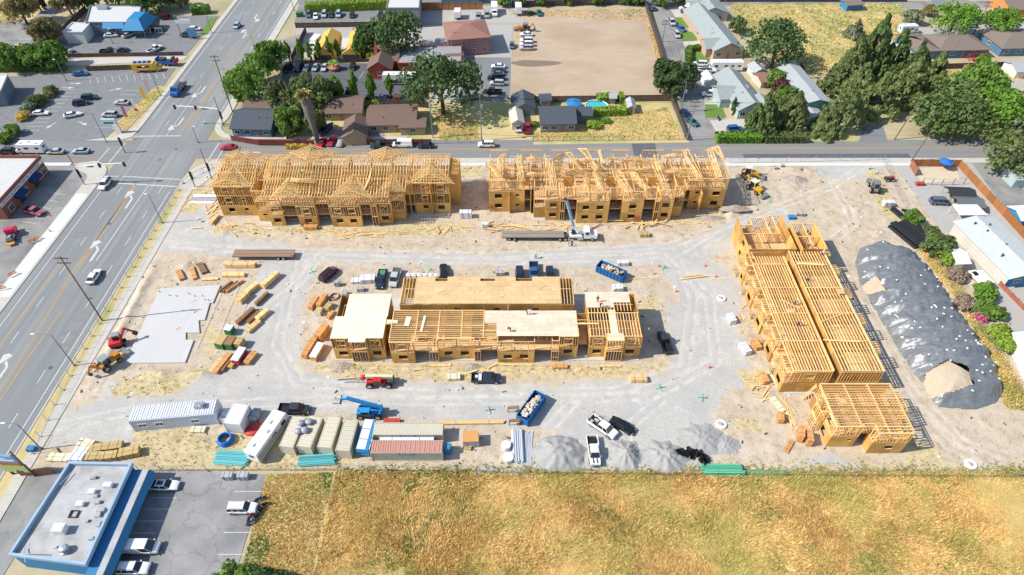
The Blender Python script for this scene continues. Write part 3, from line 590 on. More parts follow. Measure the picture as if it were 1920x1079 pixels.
 def front(s, segs, levels, y_back, ztop):
  """front wall in segments (x0, x1, y, styles per storey, windows as fractions); returns between them are filled in"""
  prev=None
  for x0, x1, y, st, wins in segs:
   for i, c in enumerate(st):
    z0, z1=levels[i]+(.16 if i==0 else .0), levels[i+1]
    L=x1-x0;ops=[]
    for f, wd, hh in wins:
     a=f*L;ops.append((max(.1, a-wd/2), min(L-.1, a+wd/2), z0+2.3-hh, z0+2.3))
    if c=='o':
     s.osb_wall((x0, y), (x1, y), z0, z1, ops)
     for o in ops:
      s.beam('plate', (x0+o[0], y+.02, o[2]+.04), (x0+o[1], y+.02, o[2]+.04), .16, .06)
    elif c=='s':s.stud_wall((x0, y), (x1, y), z0, z1, ops if L>1.5 else(), brace=(L>2.6 and i>=1), mid=False)
    elif c=='x':
     s.beam('plate', (x0, y+1.2, z1-.1), (x1, y+1.2, z1-.1), .14, .24)
     s.stud_wall((x0, y+2.2), (x1, y+2.2), z0, z1, [(L*.25, L*.75, z0+.1, z0+2.2)] if L>2 else(), sp=.8)
    if i>0:s.box('subfloor', x0+.02, x1-.02, y+.1, y_back-.1, z0-.28, z0-.02)
   if prev is not None and abs(prev[2]-y)>.3:
    ya, yb=sorted((prev[2], y));st2=prev[3] if prev[2]<y else st
    for i, c in enumerate(st2):
     z0, z1=levels[i]+(.16 if i==0 else .0), levels[i+1]
     (s.osb_wall if(c=='o' or i==0) else s.stud_wall)((x0, ya+.08), (x0, yb+.06), z0, z1)
   prev=(x0, x1, y, st)
FG='timber apartment buildings under construction'
RX=lambda u, v:at(u, v).x
# north-west building (roof trusses on)
A=Frame('framed_building', 'timber framed building covered in roof trusses, nearest the road junction', 'building', -45, 122, FG)
LV=[0, 3.1, 6.2, 9.3];YB=138.6
W1=[(.3, 1.5, 1.2), (.72, .9, .8)];W2=[(.5, 1.7, 1.3)];W3=[(.27, 1.6, 1.3), (.72, 1.6, 1.3)]
segsA=[]
for u0, u1, v, st, wn in((420, 487, 405, 'oss', W1), (487, 492, 402, 'xxs', []), (492, 513, 416, 'oss', [(.5, .9, .6)]), (513, 538, 424.5, 'oss', W2), (538, 565, 423, 'xxs', []), (565, 600, 425.5, 'oss', W2), (600, 626, 420, 'xxs', []), (626, 682, 425.5, 'oss', W3), (682, 702, 421, 'xxs', []), (702, 712, 425, 'sss', []), (712, 738, 420, 'oss', W2), (738, 763, 413, 'oss', []), (763, 781, 402, 'xxo', []), (781, 845, 400, 'oss', [(.3, 1.2, 1), (.75, 1.6, 1.3)])):
 y=at(u0, v).y;segsA.append([RX(u0, v), RX(u1, v), y, st, wn])
for a, b in zip(segsA, segsA[1:]):m_=(a[1]+b[0])/2;a[1]=b[0]=m_
A.front(segsA, LV, YB, 9.3)
XL, XR=segsA[0][0], segsA[-1][1]
A.slab(XL, XR, 126, YB);A.slab(segsA[2][0], segsA[9][1], 122, 126)
for i in range(3):
 z0, z1=LV[i]+.16*(i==0), LV[i+1]
 A.osb_wall((XL, segsA[0][2]), (XL, YB), z0, z1, kind='rear_panel');A.osb_wall((XR, segsA[-1][2]), (XR, YB), z0, z1, [(2, 3.4, z0+.2, z0+2.3)] if i<2 else[])
 A.osb_wall((XL, YB), (XR, YB), z0, z1, kind='rear_panel') if i<2 else A.stud_wall((XL, YB), (XR, YB), z0, z1, kind='back_stud')
 for y in(130.2, 131.8):A.osb_wall((XL+.2, y), (XR-.2, y), z0, z1-.02, kind='partition')
 x=XL+5
 while x<XR-2:A.osb_wall((x, 126.3), (x, YB-.1), z0, z1-.04, kind='partition');x+=5.2
A.box('osb_x' if False else 'rear_panel', XR, XR+2.2, 131, 137.8, .16, 9.0)
for x0, x1, ya, yb, rise in((XL+.2, -61.5, 125.9, 138.8, 2.6), (-61, -58.6, 128.5, 138.6, 1.4), (-58.4, -47.5, 121.9, 139.4, 3.3), (-47.4, -40.5, 121.9, 138.4, 2.9), (-40.4, -29.0, 121.9, 139.4, 3.3), (-28.8, -25.2, 124.2, 138.8, 2.8), (-25, XR-.1, 127.3, 139.0, 2.7)):
 n=max(1, round((x1-x0)/.66))
 for i in range(n+1):x=x0+(x1-x0)*i/n;A.truss((x, ya, 9.35), (x, yb, 9.35), rise, webs=6)
 A.beam('plate', (x0-.1, ya-.42, 9.25), (x1+.1, ya-.42, 9.25), .05, .2);A.beam('plate', (x0-.1, yb+.42, 9.25), (x1+.1, yb+.42, 9.25), .05, .2);A.beam('plate', (x0, (ya+yb)/2, 9.4+rise), (x1, (ya+yb)/2, 9.4+rise), .06, .2)
 for f in(.25, .75):A.beam('plate', (x0, ya+(yb-ya)*f, 9.46+rise/2), (x1, ya+(yb-ya)*f, 9.46+rise/2), .1, .04)
def cross(F, xc, hw, ya, yb, z, rise, sp=.75, back=False):
 n=max(1, round(abs(yb-ya)/sp))
 for i in range(n+1):
  y=ya+(yb-ya)*i/n;k=1-(i/(n+.5))*.85
  F.truss((xc-hw*k, y, z+rise*(1-k)), (xc+hw*k, y, z+rise*(1-k)), rise*k, webs=4)
 F.beam('plate', (xc, ya, z+rise+.05), (xc, yb, z+rise+.05), .06, .16)
 for s_ in(-1, 1):F.beam('plate', (xc+s_*(hw+.3), ya-.25, z-.15), (xc, ya-.25, z+rise+.12), .05, .16);F.beam('plate', (xc+s_*hw, ya, z), (xc, yb, z+rise), .08, .1)
for xc, hw, ya, yb, ri in((-67, 5.2, 125.6, 131, 2.0), (-52.5, 3.4, 121.4, 126.5, 1.9), (-37.5, 4.6, 121.4, 127.5, 2.1), (-28.4, 3.0, 123.8, 128, 1.6), (-19.6, 5.4, 126.9, 133, 2.6), (-50, 6.0, 139.8, 133.5, 2.2), (-31.5, 4.5, 139.8, 134, 1.7), (-68, 4, 139, 135, 1.8)):cross(A, xc, hw, ya, yb, 9.4, ri)
for q in range(5):A.truss((-53+q*.12, 125.5+q*.3, 11.0), (-46.5, 124.6+q*.35, 11.1), 1.2, tilt=1.0)
for q in range(3):A.truss((-34.5, 123+q*.25, 10.2), (-33.3, 128+q*.25, 12.1), .8, tilt=.9)
A.finish()
# north-east building (third storey walls, loose trusses)
B=Frame('framed_building', 'timber framed building with loose white trusses on top, behind the crane truck', 'building', 23, 124, FG)
YB=140.0;segsB=[]
U=lambda z:880+z/3.692
Wd=[(.27, 1.6, 1.2), (.85, .9, .8)]
for z0, z1, vb, st, wn in((140, 380, 397, 'oos', [(.26, 1.7, 1.3), (.8, .9, .7)]), (380, 445, 393, 'xxx', []), (445, 525, 409, 'oss', []), (525, 622, 414, 'oos', W2), (622, 652, 415, 'sss', []), (652, 735, 409, 'xxs', []), (735, 950, 418.5, 'oos', W3), (950, 1040, 410, 'xxs', []), (1040, 1180, 417, 'oos', W2), (1180, 1262, 409, 'xxs', []), (1262, 1292, 416, 'sss', []), (1292, 1382, 414, 'oos', W2), (1382, 1450, 407, 'oss', []), (1450, 1500, 394, 'xxx', []), (1500, 1742, 392, 'oos', [(.2, .9, .7), (.74, 1.8, 1.3)])):
 segsB.append([RX(U(z0), vb), RX(U(z1), vb), at(960, vb).y, st, wn])
for a, b in zip(segsB, segsB[1:]):m_=(a[1]+b[0])/2;a[1]=b[0]=m_
B.front(segsB, LV, YB, 9.3)
XL, XR=segsB[0][0], segsB[-1][1]
B.slab(XL, XR, 129.5, YB);B.slab(segsB[2][0], segsB[11][1], 124, 129.5)
for i in range(2):
 z0, z1=LV[i]+.16*(i==0), LV[i+1]
 B.osb_wall((XL, segsB[0][2]), (XL, YB), z0, z1, kind='rear_panel');B.osb_wall((XR, segsB[-1][2]), (XR, YB), z0, z1);B.osb_wall((XL, YB), (XR, YB), z0, z1, kind='rear_panel')
 for y in(131.6, 133.2):B.osb_wall((XL+.2, y), (XR-.2, y), z0, z1-.02, kind='partition')
 x=XL+5
 while x<XR-2:B.osb_wall((x, 127), (x, YB-.1), z0, z1-.04, kind='partition');x+=5.2
B.deck('deck_panel', XL+.1, XR-.1, 129.2, YB, 6.22);B.deck('deck_panel', segsB[2][0], segsB[11][1], 124.6, 129.2, 6.22)
z0, z1=6.24, 9.1
x=XL;i=0
while x<XR-.5:
 wdt=min([4.6, 3.2, 5.4, 2.2][i%4], XR-x);h=z1+(.9 if i%2==0 else 0);B.stud_wall((x, YB-(1.4 if i%2 else 0)), (x+wdt-.05, YB-(1.4 if i%2 else 0)), z0, h, sp=.75, brace=True);x+=wdt;i+=1
for y in(131.6, 133.2):B.stud_wall((XL+.2, y), (XR-.2, y), z0, z1-.1, [(4, 5, z0, 8.4), (12, 13, z0, 8.4), (23, 24, z0, 8.4), (36, 37, z0, 8.4), (47, 48, z0, 8.4)], sp=.62)
x=XL+.1;i=0
while x<XR-.2:
 f=max([s_[2] for s_ in segsB if s_[0]-.2<=x<=s_[1]+.2] or[127]);B.stud_wall((x, f), (x, 131.5), z0, z1-.05, sp=.6, brace=True)
 B.stud_wall((x, 133.3), (x, YB-.2), z0, z1-.05, sp=.6, brace=(i%2==0));x+=3.45;i+=1
B.stud_wall((XR, 129.4), (XR, YB), z0, z1+.9, sp=.6)
for k, y in((0, 128.8), (3, 136.6), (7, 128.2), (9, 136.2), (14, 128.6)):B.stud_wall((XL+.5+k*3.45, y), (XL+3.4+k*3.45, y), z0, z1-.1, sp=.6)
for k in(2, 5, 8, 11, 13):B.osb_wall((XL+1+k*3.45, 130.2), (XL+3+k*3.45, 130.2), z0, z1-.3, kind='partition')
for z_a, v_a, z_b, v_b, n_, ri in((130, 160, 210, 290, 5, 2.4), (240, 110, 215, 270, 4, 2.2), (350, 120, 365, 290, 4, 2.2), (630, 115, 570, 325, 6, 2.6), (680, 100, 760, 190, 2, 2.2), (770, 70, 890, 190, 2, 2.6), (880, 200, 915, 370, 5, 2.2), (905, 90, 930, 160, 2, 2.), (1010, 230, 1100, 365, 5, 2.4), (1115, 235, 1220, 345, 5, 2.4), (1290, 120, 1340, 310, 5, 2.4), (1490, 85, 1585, 270, 5, 2.6), (1660, 75, 1725, 265, 5, 2.4), (1690, 65, 1770, 140, 2, 2.2), (830, 240, 805, 365, 3, 2.), (950, 140, 1290, 178, 2, 1.6), (660, 240, 800, 250, 4, 1.6), (1100, 232, 1380, 245, 3, 1.8)):
 a=at(U(z_a), 260+v_a/3.692, 9.5);b=at(U(z_b), 260+v_b/3.692, 9.5)
 for q in range(n_):o=Vector((.34*q-.5, .12*q, .02*q));B.truss(a+o, b+o, ri, webs=5, tilt=random.uniform(.15, .5)+(.3 if n_>4 else 0))
for z_a, v_a, z_b in((380, 150, 510), (380, 258, 520), (1060, 158, 1260), (1345, 130, 1490), (1300, 243, 1520), (720, 165, 880)):
 a=at(U(z_a), 260+v_a/3.692, 9.3);b=at(U(z_b), 260+v_a/3.692, 9.3)
 for q in range(3):B.truss(a+Vector((0, .35*q, 0)), b+Vector((0, .35*q, 0)), 1.1, webs=6, tilt=.5)
B.finish()
# central building (two storeys, plywood decks)
C=Frame('framed_building', 'two storey timber building with white and tan plywood decks in the middle of the site', 'building', -4, 81, FG)
L2=[0, 3.2, 6.35];YM, YC, YR=88.2, 90.1, 97.6;segsC=[]
for u0, u1, v, st, wn in((631, 664, 673.6, 'os', W2), (664, 694, 679, 'ss', []), (694, 727, 673, 'os', W2), (727, 739, 655, 'xx', []), (739, 780, 681, 'os', W2), (780, 807, 677, 'xx', []), (807, 824, 679, 'ss', []), (824, 891, 673.5, 'os', W3), (891, 902, 678, 'ss', []), (902, 934, 675, 'xx', []), (934, 1001, 680, 'os', W3), (1001, 1033, 675, 'xx', []), (1033, 1046, 678, 'ss', []), (1046, 1080, 670, 'os', W2), (1080, 1101, 655, 'xx', []), (1101, 1133, 670, 'os', W2), (1133, 1163, 678, 'ss', []), (1163, 1197, 670, 'os', [(.45, 1.7, 1.3)])):
 segsC.append([RX(u0, v), RX(u1, v), at(960, v).y, st, wn])
for a, b in zip(segsC, segsC[1:]):m_=(a[1]+b[0])/2;a[1]=b[0]=m_
C.front(segsC, L2, YM, 6.35)
XL, XR=segsC[0][0], segsC[-1][1];x3, x4=segsC[2][1], segsC[4][0];x13, x15=segsC[13][1], segsC[15][0]
C.slab(XL, XR, 80.5, 98)
for i in range(2):
 z0, z1=L2[i]+.16*(i==0), L2[i+1]-.3
 for x, ya, yb in((XL, 81, 92.8), (x3, 81, 92.8), (x4, 80.4, YM), (x13, 81.4, YM), (x15, 81.4, 93), (XR, 81.4, 93)):C.osb_wall((x, ya), (x, yb), z0, z1)
 C.osb_wall((x4, YM), (x13, YM), z0, z1, kind='partition')
 C.osb_wall((-22.7, YC), (12.6, YC), z0, z1, [(11, 12.2, z0+.9, z0+2), (19, 20.2, z0+.9, z0+2), (27, 28.2, z0+.9, z0+2)] if i else[])
 C.osb_wall((-22.7, YR), (12.6, YR), z0, z1, kind='rear_panel');C.osb_wall((XL, 92.8), (x3, 92.8), z0, z1, kind='rear_panel');C.osb_wall((x15, 93), (XR, 93), z0, z1, kind='rear_panel')
 for x in(-22.7, 12.6):C.stud_wall((x, YC), (x, YR), z0, z1)
 for x in np.arange(x4+5, x13-2, 5.3):C.osb_wall((x, 83), (x, YM-.1), z0, z1-.1, kind='partition')
 C.stud_wall((x4+.2, 84.6), (x13-.2, 84.6), z0, z1-.1, kind='back_stud')
zt=6.35
C.deck('white_panel', -34.9, -24.75, 81.0, 86.6, zt);C.deck('white_panel', -33.2, -24.6, 86.6, 92.8, zt);C.deck('white_panel', segsC[1][0], segsC[1][1], 79.9, 81.0, zt)
C.deck('white_panel', -24.6, -22.4, 84.8, 85.6, zt+.05)
C.deck('floor_panel', -19.9, 9.9, YC-.05, 96.6, zt)
for xa, xb in((-19.9, -16), (-13.5, -6.6), (-3.6, .8), (4.2, 9.9)):C.deck('floor_panel', xa, xb, 96.6, 97.9, zt)
C.joists(-22.6, -20, YC, YR, zt-.14, 'y', .7);C.joists(10.0, 12.5, YC, YR, zt-.14, 'y', .7)
p=[segsC[10][0], x13]
C.deck('pink_panel', -5.4, x13, 84.9, YM-.05, zt);C.deck('pink_panel', -3.0, x13, 81.5, 84.9, zt);C.deck('pink_panel', segsC[13][0], x13, 81.4, 81.6, zt)
jx=[x4, -18.6, -14.3, -9.8, -5.5]
for a, b in zip(jx, jx[1:]):
 C.joists(a+.1, b-.1, 81.2, YM-.1, zt-.14, 'x', .5, w_=.09);
for x in jx:C.beam('plate', (x, 80.9, zt+.03), (x, YM, zt+.03), .16, .09)
C.joists(-5.4, -3.1, 81.2, 84.8, zt-.14, 'x', .5, w_=.09);C.beam('plate', (x4, YM, zt+.03), (-5.4, YM, zt+.03), .12, .09);C.beam('plate', (x4, 81.1, zt+.03), (-5.4, 81.1, zt+.03), .12, .09)
C.joists(x4+.1, segsC[4][1]-.1, 80.1, 81.1, zt-.14, 'x', .45)
for xx, yy, a, l in((-17.6, 84.6, 1.25, 4.2), (-20.6, 85.2, 1.2, 2.4)):C.beam('white_panel', (xx, yy-l/2, zt+.06), (xx+math.cos(a)*l*.3, yy+l/2, zt+.06), .45 if l>3 else 1.0, .05)
C.deck('pink_panel', 14.9, 23.9, 90.4, 93.4, zt);C.deck('pink_panel', 14.9, 20.4, 89.0, 90.4, zt);C.deck('pink_panel', 19.2, 20.6, 82.2, 88.4, zt);C.deck('pink_panel', segsC[16][0], segsC[16][1], 80.4, 82.2, zt)
C.joists(20.5, 23.8, 88.2, 90.3, zt-.14, 'y', .62);C.joists(15.2, 20.4, 87.6, 88.9, zt-.14, 'y', .62)
C.joists(15.2, 24.9, 81.5, 87.5, zt-.14, 'y', .56, block=2)
for y in(87.5, 81.4):C.beam('plate', (15, y, zt+.03), (25.1, y, zt+.03), .14, .09)
C.beam('plate', (12.2, 84.6, zt+.1), (17, 84.6, zt+.1), .3, .08);C.beam('plate', (-.8, YM+.05, 4), (-.8, YM-.1, zt+1.6), .15, .15)
C.osb_wall((12.8, 87.5), (14.8, 87.5), 3.2, 6.2);C.deck('floor_panel', 12.8, 14.8, 82, 89, 3.3)
for xx, yy, a, l, wd_ in((-15, 93.6, .3, 1.6, .5), (-6.5, 93.9, .9, 1.6, .2), (-2.2, 92.2, .35, 1.2, .5), (6.2, 94.6, .8, 2.0, .12), (5, 91.5, .2, 1.5, .3), (-18.5, 92, 1.4, 1.0, .1)):
 d=Vector((math.cos(a), math.sin(a), 0))*l/2;C.beam('plate', Vector((xx, yy, zt+.06))-d, Vector((xx, yy, zt+.07))+d, wd_, .05)
C.finish()
# east building (long joist decks, hallway slot)
D=Frame('framed_building', 'long timber building with open joists and hallway slot beside the black mound', 'building', 60, 88, FG)
xl, xh0, xh1, xr=51.6, 58.9, 60.5, 68.2;zt=6.35;ys=[73.0, 80.2, 87.4, 94.6, 101.6, 106.0]
D.slab(xl, xr, 72.4, 108);
for i in range(2):
 z0, z1=L2[i]+.16*(i==0), L2[i+1]-.3
 for k, (ya, yb) in enumerate(zip(ys, ys[1:])):
  ym=ya+(yb-ya)*.52;wn=[((ym-ya)*.25, (ym-ya)*.75, z0+.9, z0+2.2)]
  if i==0:
   D.osb_wall((xl-1.0, ya), (xl-1.0, ym), z0, z1, wn)
  else:D.stud_wall((xl-1.0, ya), (xl-1.0, ym), z0, z1, wn, sp=.5, brace=True)
  for y_ in(ya, ym):(D.osb_wall if i==0 else D.stud_wall)((xl-1.0, y_), (xl+1, y_), z0, z1)
  D.stud_wall((xl+.9, ym), (xl+.9, yb), z0, z1, sp=.6);D.stud_wall((xl-1.6, ym+.4), (xl-1.6, ym+1.6), z0, z1-.2, sp=.4);D.beam('plate', (xl-1.6, ym+.3, z1), (xl+1, ym+.3, z1), .12, .16);D.beam('plate', (xl-1.6, ym+1.7, z1), (xl+1, ym+1.7, z1), .12, .16)
  D.stud_wall((xr, ya), (xr, ym+1), z0, z1, wn, sp=.6, brace=True);D.stud_wall((xr+1.3, ym+1), (xr+1.3, yb), z0, z1, sp=.6);D.stud_wall((xr, ym+1), (xr+1.3, ym+1), z0, z1);D.stud_wall((xr, yb), (xr+1.3, yb), z0, z1)
  for y_ in(ya+.1, ):D.osb_wall((xl, y_), (xh0, y_), z0, z1-.15, kind='partition');D.osb_wall((xh1, y_), (xr, y_), z0, z1-.15, kind='partition')
  if i==0:D.box('subfloor', xl-.9, xr+1.2, ya+.2, yb-.1, 2.9, 3.15)
 for x in(xh0, xh1):D.osb_wall((x, ys[0]), (x, ys[-1]-(0 if x==xh1 else 2)), z0, z1+.25)
 D.stud_wall((xl+1, ys[0]), (xh0, ys[0]), z0, z1, [(1.5, 3.3, z0+.9, z0+2.2)], brace=True) if i else D.osb_wall((xl-1, ys[0]-.05), (xh0, ys[0]-.05), z0, z1)
 D.stud_wall((xh1, ys[0]), (xr, ys[0]), z0, z1, brace=True)
 D.osb_wall((xl, ys[-1]), (xh0, ys[-1]), z0, z1, kind='rear_panel')
for k, (ya, yb) in enumerate(zip(ys, ys[1:])):
 ym=ya+(yb-ya)*.52
 D.joists(xl+(1 if k==4 else 0), xh0-.1, ya+.08, yb-.08-(1.6 if k==4 else 0), zt-.14, 'y', .56, w_=.1, block=3);D.joists(xh1+.15, xr-.1, ya+.08, yb-.08, zt-.14, 'y', .6, w_=.1, block=3)
 D.joists(xl-.95, xl-.05, ya+.1, ym-.1, zt-.14, 'x', .55);D.joists(xr+.1, xr+1.25, ym+1.1, yb-.1, zt-.14, 'x', .6)
 for a, b in((xl-.2, xh0), (xh1, xr)):D.beam('plate', (a, ya, zt+.03), (b, ya, zt+.03), .16, .09)
for x in(xl, xr):D.beam('plate', (x, ys[0], zt+.03), (x, ys[-1], zt+.03), .16, .09)
for x in(xh0, xh1):D.beam('plate', (x, ys[0], zt+.16), (x, ys[-1]-(1.8 if x==xh0 else 0), zt+.16), .18, .1)
D.beam('plate', (xh0+.5, 80.4, zt+.15), (xr-2, 79.9, zt+.15), .25, .08);D.beam('plate', (xh1+.6, 101.9, zt+.14), (xr-1.5, 101.4, zt+.14), .5, .06);D.beam('plate', (xh1, 85, zt+.14), (xr-3, 87, zt+.14), .12, .06);D.beam('plate', (54.5, 91, zt+.14), (57.6, 88.6, zt+.14), .25, .05)
D.deck('floor_panel', 54.6, 56.4, 87.6, 88.6, zt+.06);D.deck('floor_panel', 66.6, 67.9, 92.4, 93.8, zt+.5, 1.3, .7)
xa, xb, ya, yb, xm=52.2, 69.4, 106.6, 117.6, 62.6
D.slab(xa, xb, 107, yb)
for i in range(2):
 z0, z1=L2[i]+.16*(i==0), L2[i+1]
 D.osb_wall((xa, ya), (xm, ya), z0, z1);D.osb_wall((xm+1.4, ya), (xb, ya), z0, z1);D.osb_wall((xa, ya), (xa, yb), z0, z1, [(3, 4.6, z0+.9, z0+2.2)]);D.osb_wall((xb, ya), (xb, yb-2), z0, z1, kind='rear_panel')
 D.osb_wall((xm, ya), (xm, yb+1), z0, z1);D.osb_wall((xm+1.4, ya), (xm+1.4, yb-2), z0, z1, kind='partition')
D.box('subfloor', xa+.1, xm-.1, ya+.1, yb-.1, 2.95, 3.18);D.box('subfloor', xm+1.5, xb-.1, ya+.1, yb-2.1, 2.95, 3.18)
D.deck('floor_panel', 57.6, xm-.15, ya+.3, 112.4, 3.25)
for p0, p1 in(((xa, yb-2.5), (55, yb-2.5)), ((55, yb), (58.4, yb)), ((55, yb-2.5), (55, yb)), ((58.4, 112), (58.4, yb)), ((55.6, ya), (55.6, 112)), ((xa, 112), (60.6, 112)), ((60.4, 112), (60.4, yb+1)), ((xm+1.4, yb-2), (xb, yb-2)), ((xm+1.4, 111), (xb, 111)), ((66.6, 107), (66.6, yb-2)), ((58.4, yb), (60.4, yb+1)), ((60.4, yb+1), (xm, yb+1)), ((xb, ya), (xb, yb-2))):
 D.stud_wall(p0, p1, 3.2, 6.25, sp=.5, brace=True)
xa, xb, ya, yb=55.4, 67.9, 61.2, 70.2
D.slab(xa, xb, 61.4, yb);D.slab(61.9, 68, 59.9, 61.4)
D.front([[xa, 60.0, ya, 'os', [(.75, .8, .6)]], [60.0, 62.0, ya+.6, 'xs', []], [62.0, 68.0, 59.9, 'os', [(.55, 1.5, 1.1)]]], [0, 3.4, 6.35], yb, zt)
for i in range(2):
 z0, z1=(.16, 3.2) if i==0 else(3.4, 6.05)
 (D.osb_wall if i==0 else D.stud_wall)((xa, ya), (xa, yb), z0, z1, [(1.5, 3.2, z0+.5, z0+2.2), (6.5, 7.3, z0+.9, z0+2.0)]);D.stud_wall((68, 60), (68, yb), z0, z1, [(2, 3.6, z0+.9, z0+2.2)], brace=True);D.osb_wall((xa, yb), (68, yb), z0, z1, kind='rear_panel')
 D.stud_wall((68, 64.6), (69, 64.6), z0, z1);D.stud_wall((69, 64.6), (69, 68.6), z0, z1);D.stud_wall((68, 68.6), (69, 68.6), z0, z1)
 for p0, p1 in(((xa, 65.5), (67.9, 65.5)), ((59.6, ya), (59.6, yb)), ((63.8, ya), (63.8, yb))):D.osb_wall(p0, p1, z0, z1-.2, kind='partition') if i==0 else D.stud_wall(p0, p1, z0, z1-.1, sp=.6)
 D.stud_wall((xa-1.6, 64.5), (xa-1.6, 66.6), z0, z1, sp=.5);D.stud_wall((xa-1.6, 64.5), (xa, 64.5), z0, z1);D.stud_wall((xa-1.6, 66.6), (xa, 66.6), z0, z1)
D.joists(xa+.1, 67.9, ya+.1, yb-.1, zt-.14, 'x', .52, w_=.09)
for x in(xa, 59.6, 63.8, 68.0):D.beam('plate', (x, ya if x<62 else 60, zt+.04), (x, yb, zt+.04), .16, .09)
D.joists(62.1, 67.9, 60, 61.2, zt-.14, 'x', .5);D.joists(68.1, 69, 64.7, 68.5, zt-.14, 'x', .5);D.beam('plate', (xa, yb, zt+.03), (68, yb, zt+.03), .14, .09);D.deck('floor_panel', 57.6, 58.7, 66, 67, zt+.06, 1.1, 1.)
for q in range(9):D.beam('plate', (54.6+q*.22, 71.0+q*.1, .3+q*.33), (54.9+q*.22, 71.9+q*.1, .3+q*.33), .28, .05)
D.finish()
# VEHICLES
def quad_panel(b, q, sh=.08, off=.02, mi=0):
 q=[Vector(p) for p in q];c=sum(q, Vector())/4;n=(q[1]-q[0]).cross(q[3]-q[0]).normalized()
 b.add([c+(p-c)*(1-sh)+n*off for p in q], [(0, 1, 2, 3)], mi)
def section(x, zb, zm, zt, hw, top=.9, low=.93):return[(x, -hw*low, zb), (x, -hw, zm), (x, -hw*.985, zt-.10), (x, -hw*top, zt), (x, hw*top, zt), (x, hw*.985, zt-.10), (x, hw, zm), (x, hw*low, zb)]
def wheel_mesh(r=.34, w_=.23):
 def mk():
  b=MB();b.cyl((0, -w_/2, 0), (0, w_/2, 0), r, n=14, mi=0);b.cyl((0, -w_/2-.012, 0), (0, w_/2+.012, 0), r*.62, n=10, mi=1);return b.mesh('wheel', [rubber, rimmat])
 return shared(('wheel', r, w_), mk)
def car_spec(kind):
 S=dict(sedan=([(-2.38, .78, .74), (-2.25, .98, .84), (-1.5, 1.02, .9), (.95, .96, .91), (1.9, .82, .86), (2.25, .70, .78), (2.4, .55, .68)], (-1.95, 1.15, -1.15, .35, .96, 1.45, .82, .62), 1.38, .33), hatch=([(-2.0, .85, .76), (-1.9, 1.0, .84), (-1.2, 1.02, .88), (.9, .98, .88), (1.65, .85, .84), (2.0, .72, .76), (2.1, .55, .68)], (-1.92, 1.2, -1.5, .4, .98, 1.5, .80, .64), 1.25, .32), suv=([(-2.36, .95, .80), (-2.28, 1.1, .9), (-1.5, 1.12, .95), (1.0, 1.1, .95), (1.95, 1.0, .92), (2.28, .9, .84), (2.38, .65, .76)], (-2.26, 1.25, -2.0, .55, 1.08, 1.76, .87, .70), 1.42, .38), minivan=([(-2.5, .95, .82), (-2.42, 1.1, .92), (-1.5, 1.1, .97), (1.2, 1.05, .97), (2.1, .9, .92), (2.45, .75, .84), (2.55, .55, .74)], (-2.4, 1.95, -2.15, .95, 1.02, 1.74, .88, .72), 1.5, .35), van=([(-2.8, 1.1, .93), (-2.75, 1.2, .98), (-1.5, 1.2, 1.0), (1.6, 1.2, 1.0), (2.3, 1.1, .96), (2.7, .95, .88), (2.85, .65, .8)], (-2.76, 2.2, -2.7, 1.35, 1.15, 2.15, .95, .82), 1.75, .38), pickup=([(-.35, 1.12, .97), (.4, 1.12, .98), (1.5, 1.12, .98), (2.3, 1.06, .95), (2.75, .98, .9), (2.88, .65, .82)], (-.32, 1.65, -.2, 1.0, 1.08, 1.86, .90, .72), 1.85, .41), crewcab=([(-.75, 1.12, .97), (.4, 1.12, .98), (1.5, 1.12, .98), (2.3, 1.06, .95), (2.75, .98, .9), (2.88, .65, .82)], (-.72, 1.75, -.6, 1.1, 1.08, 1.88, .90, .72), 1.9, .42))
 return S[kind]
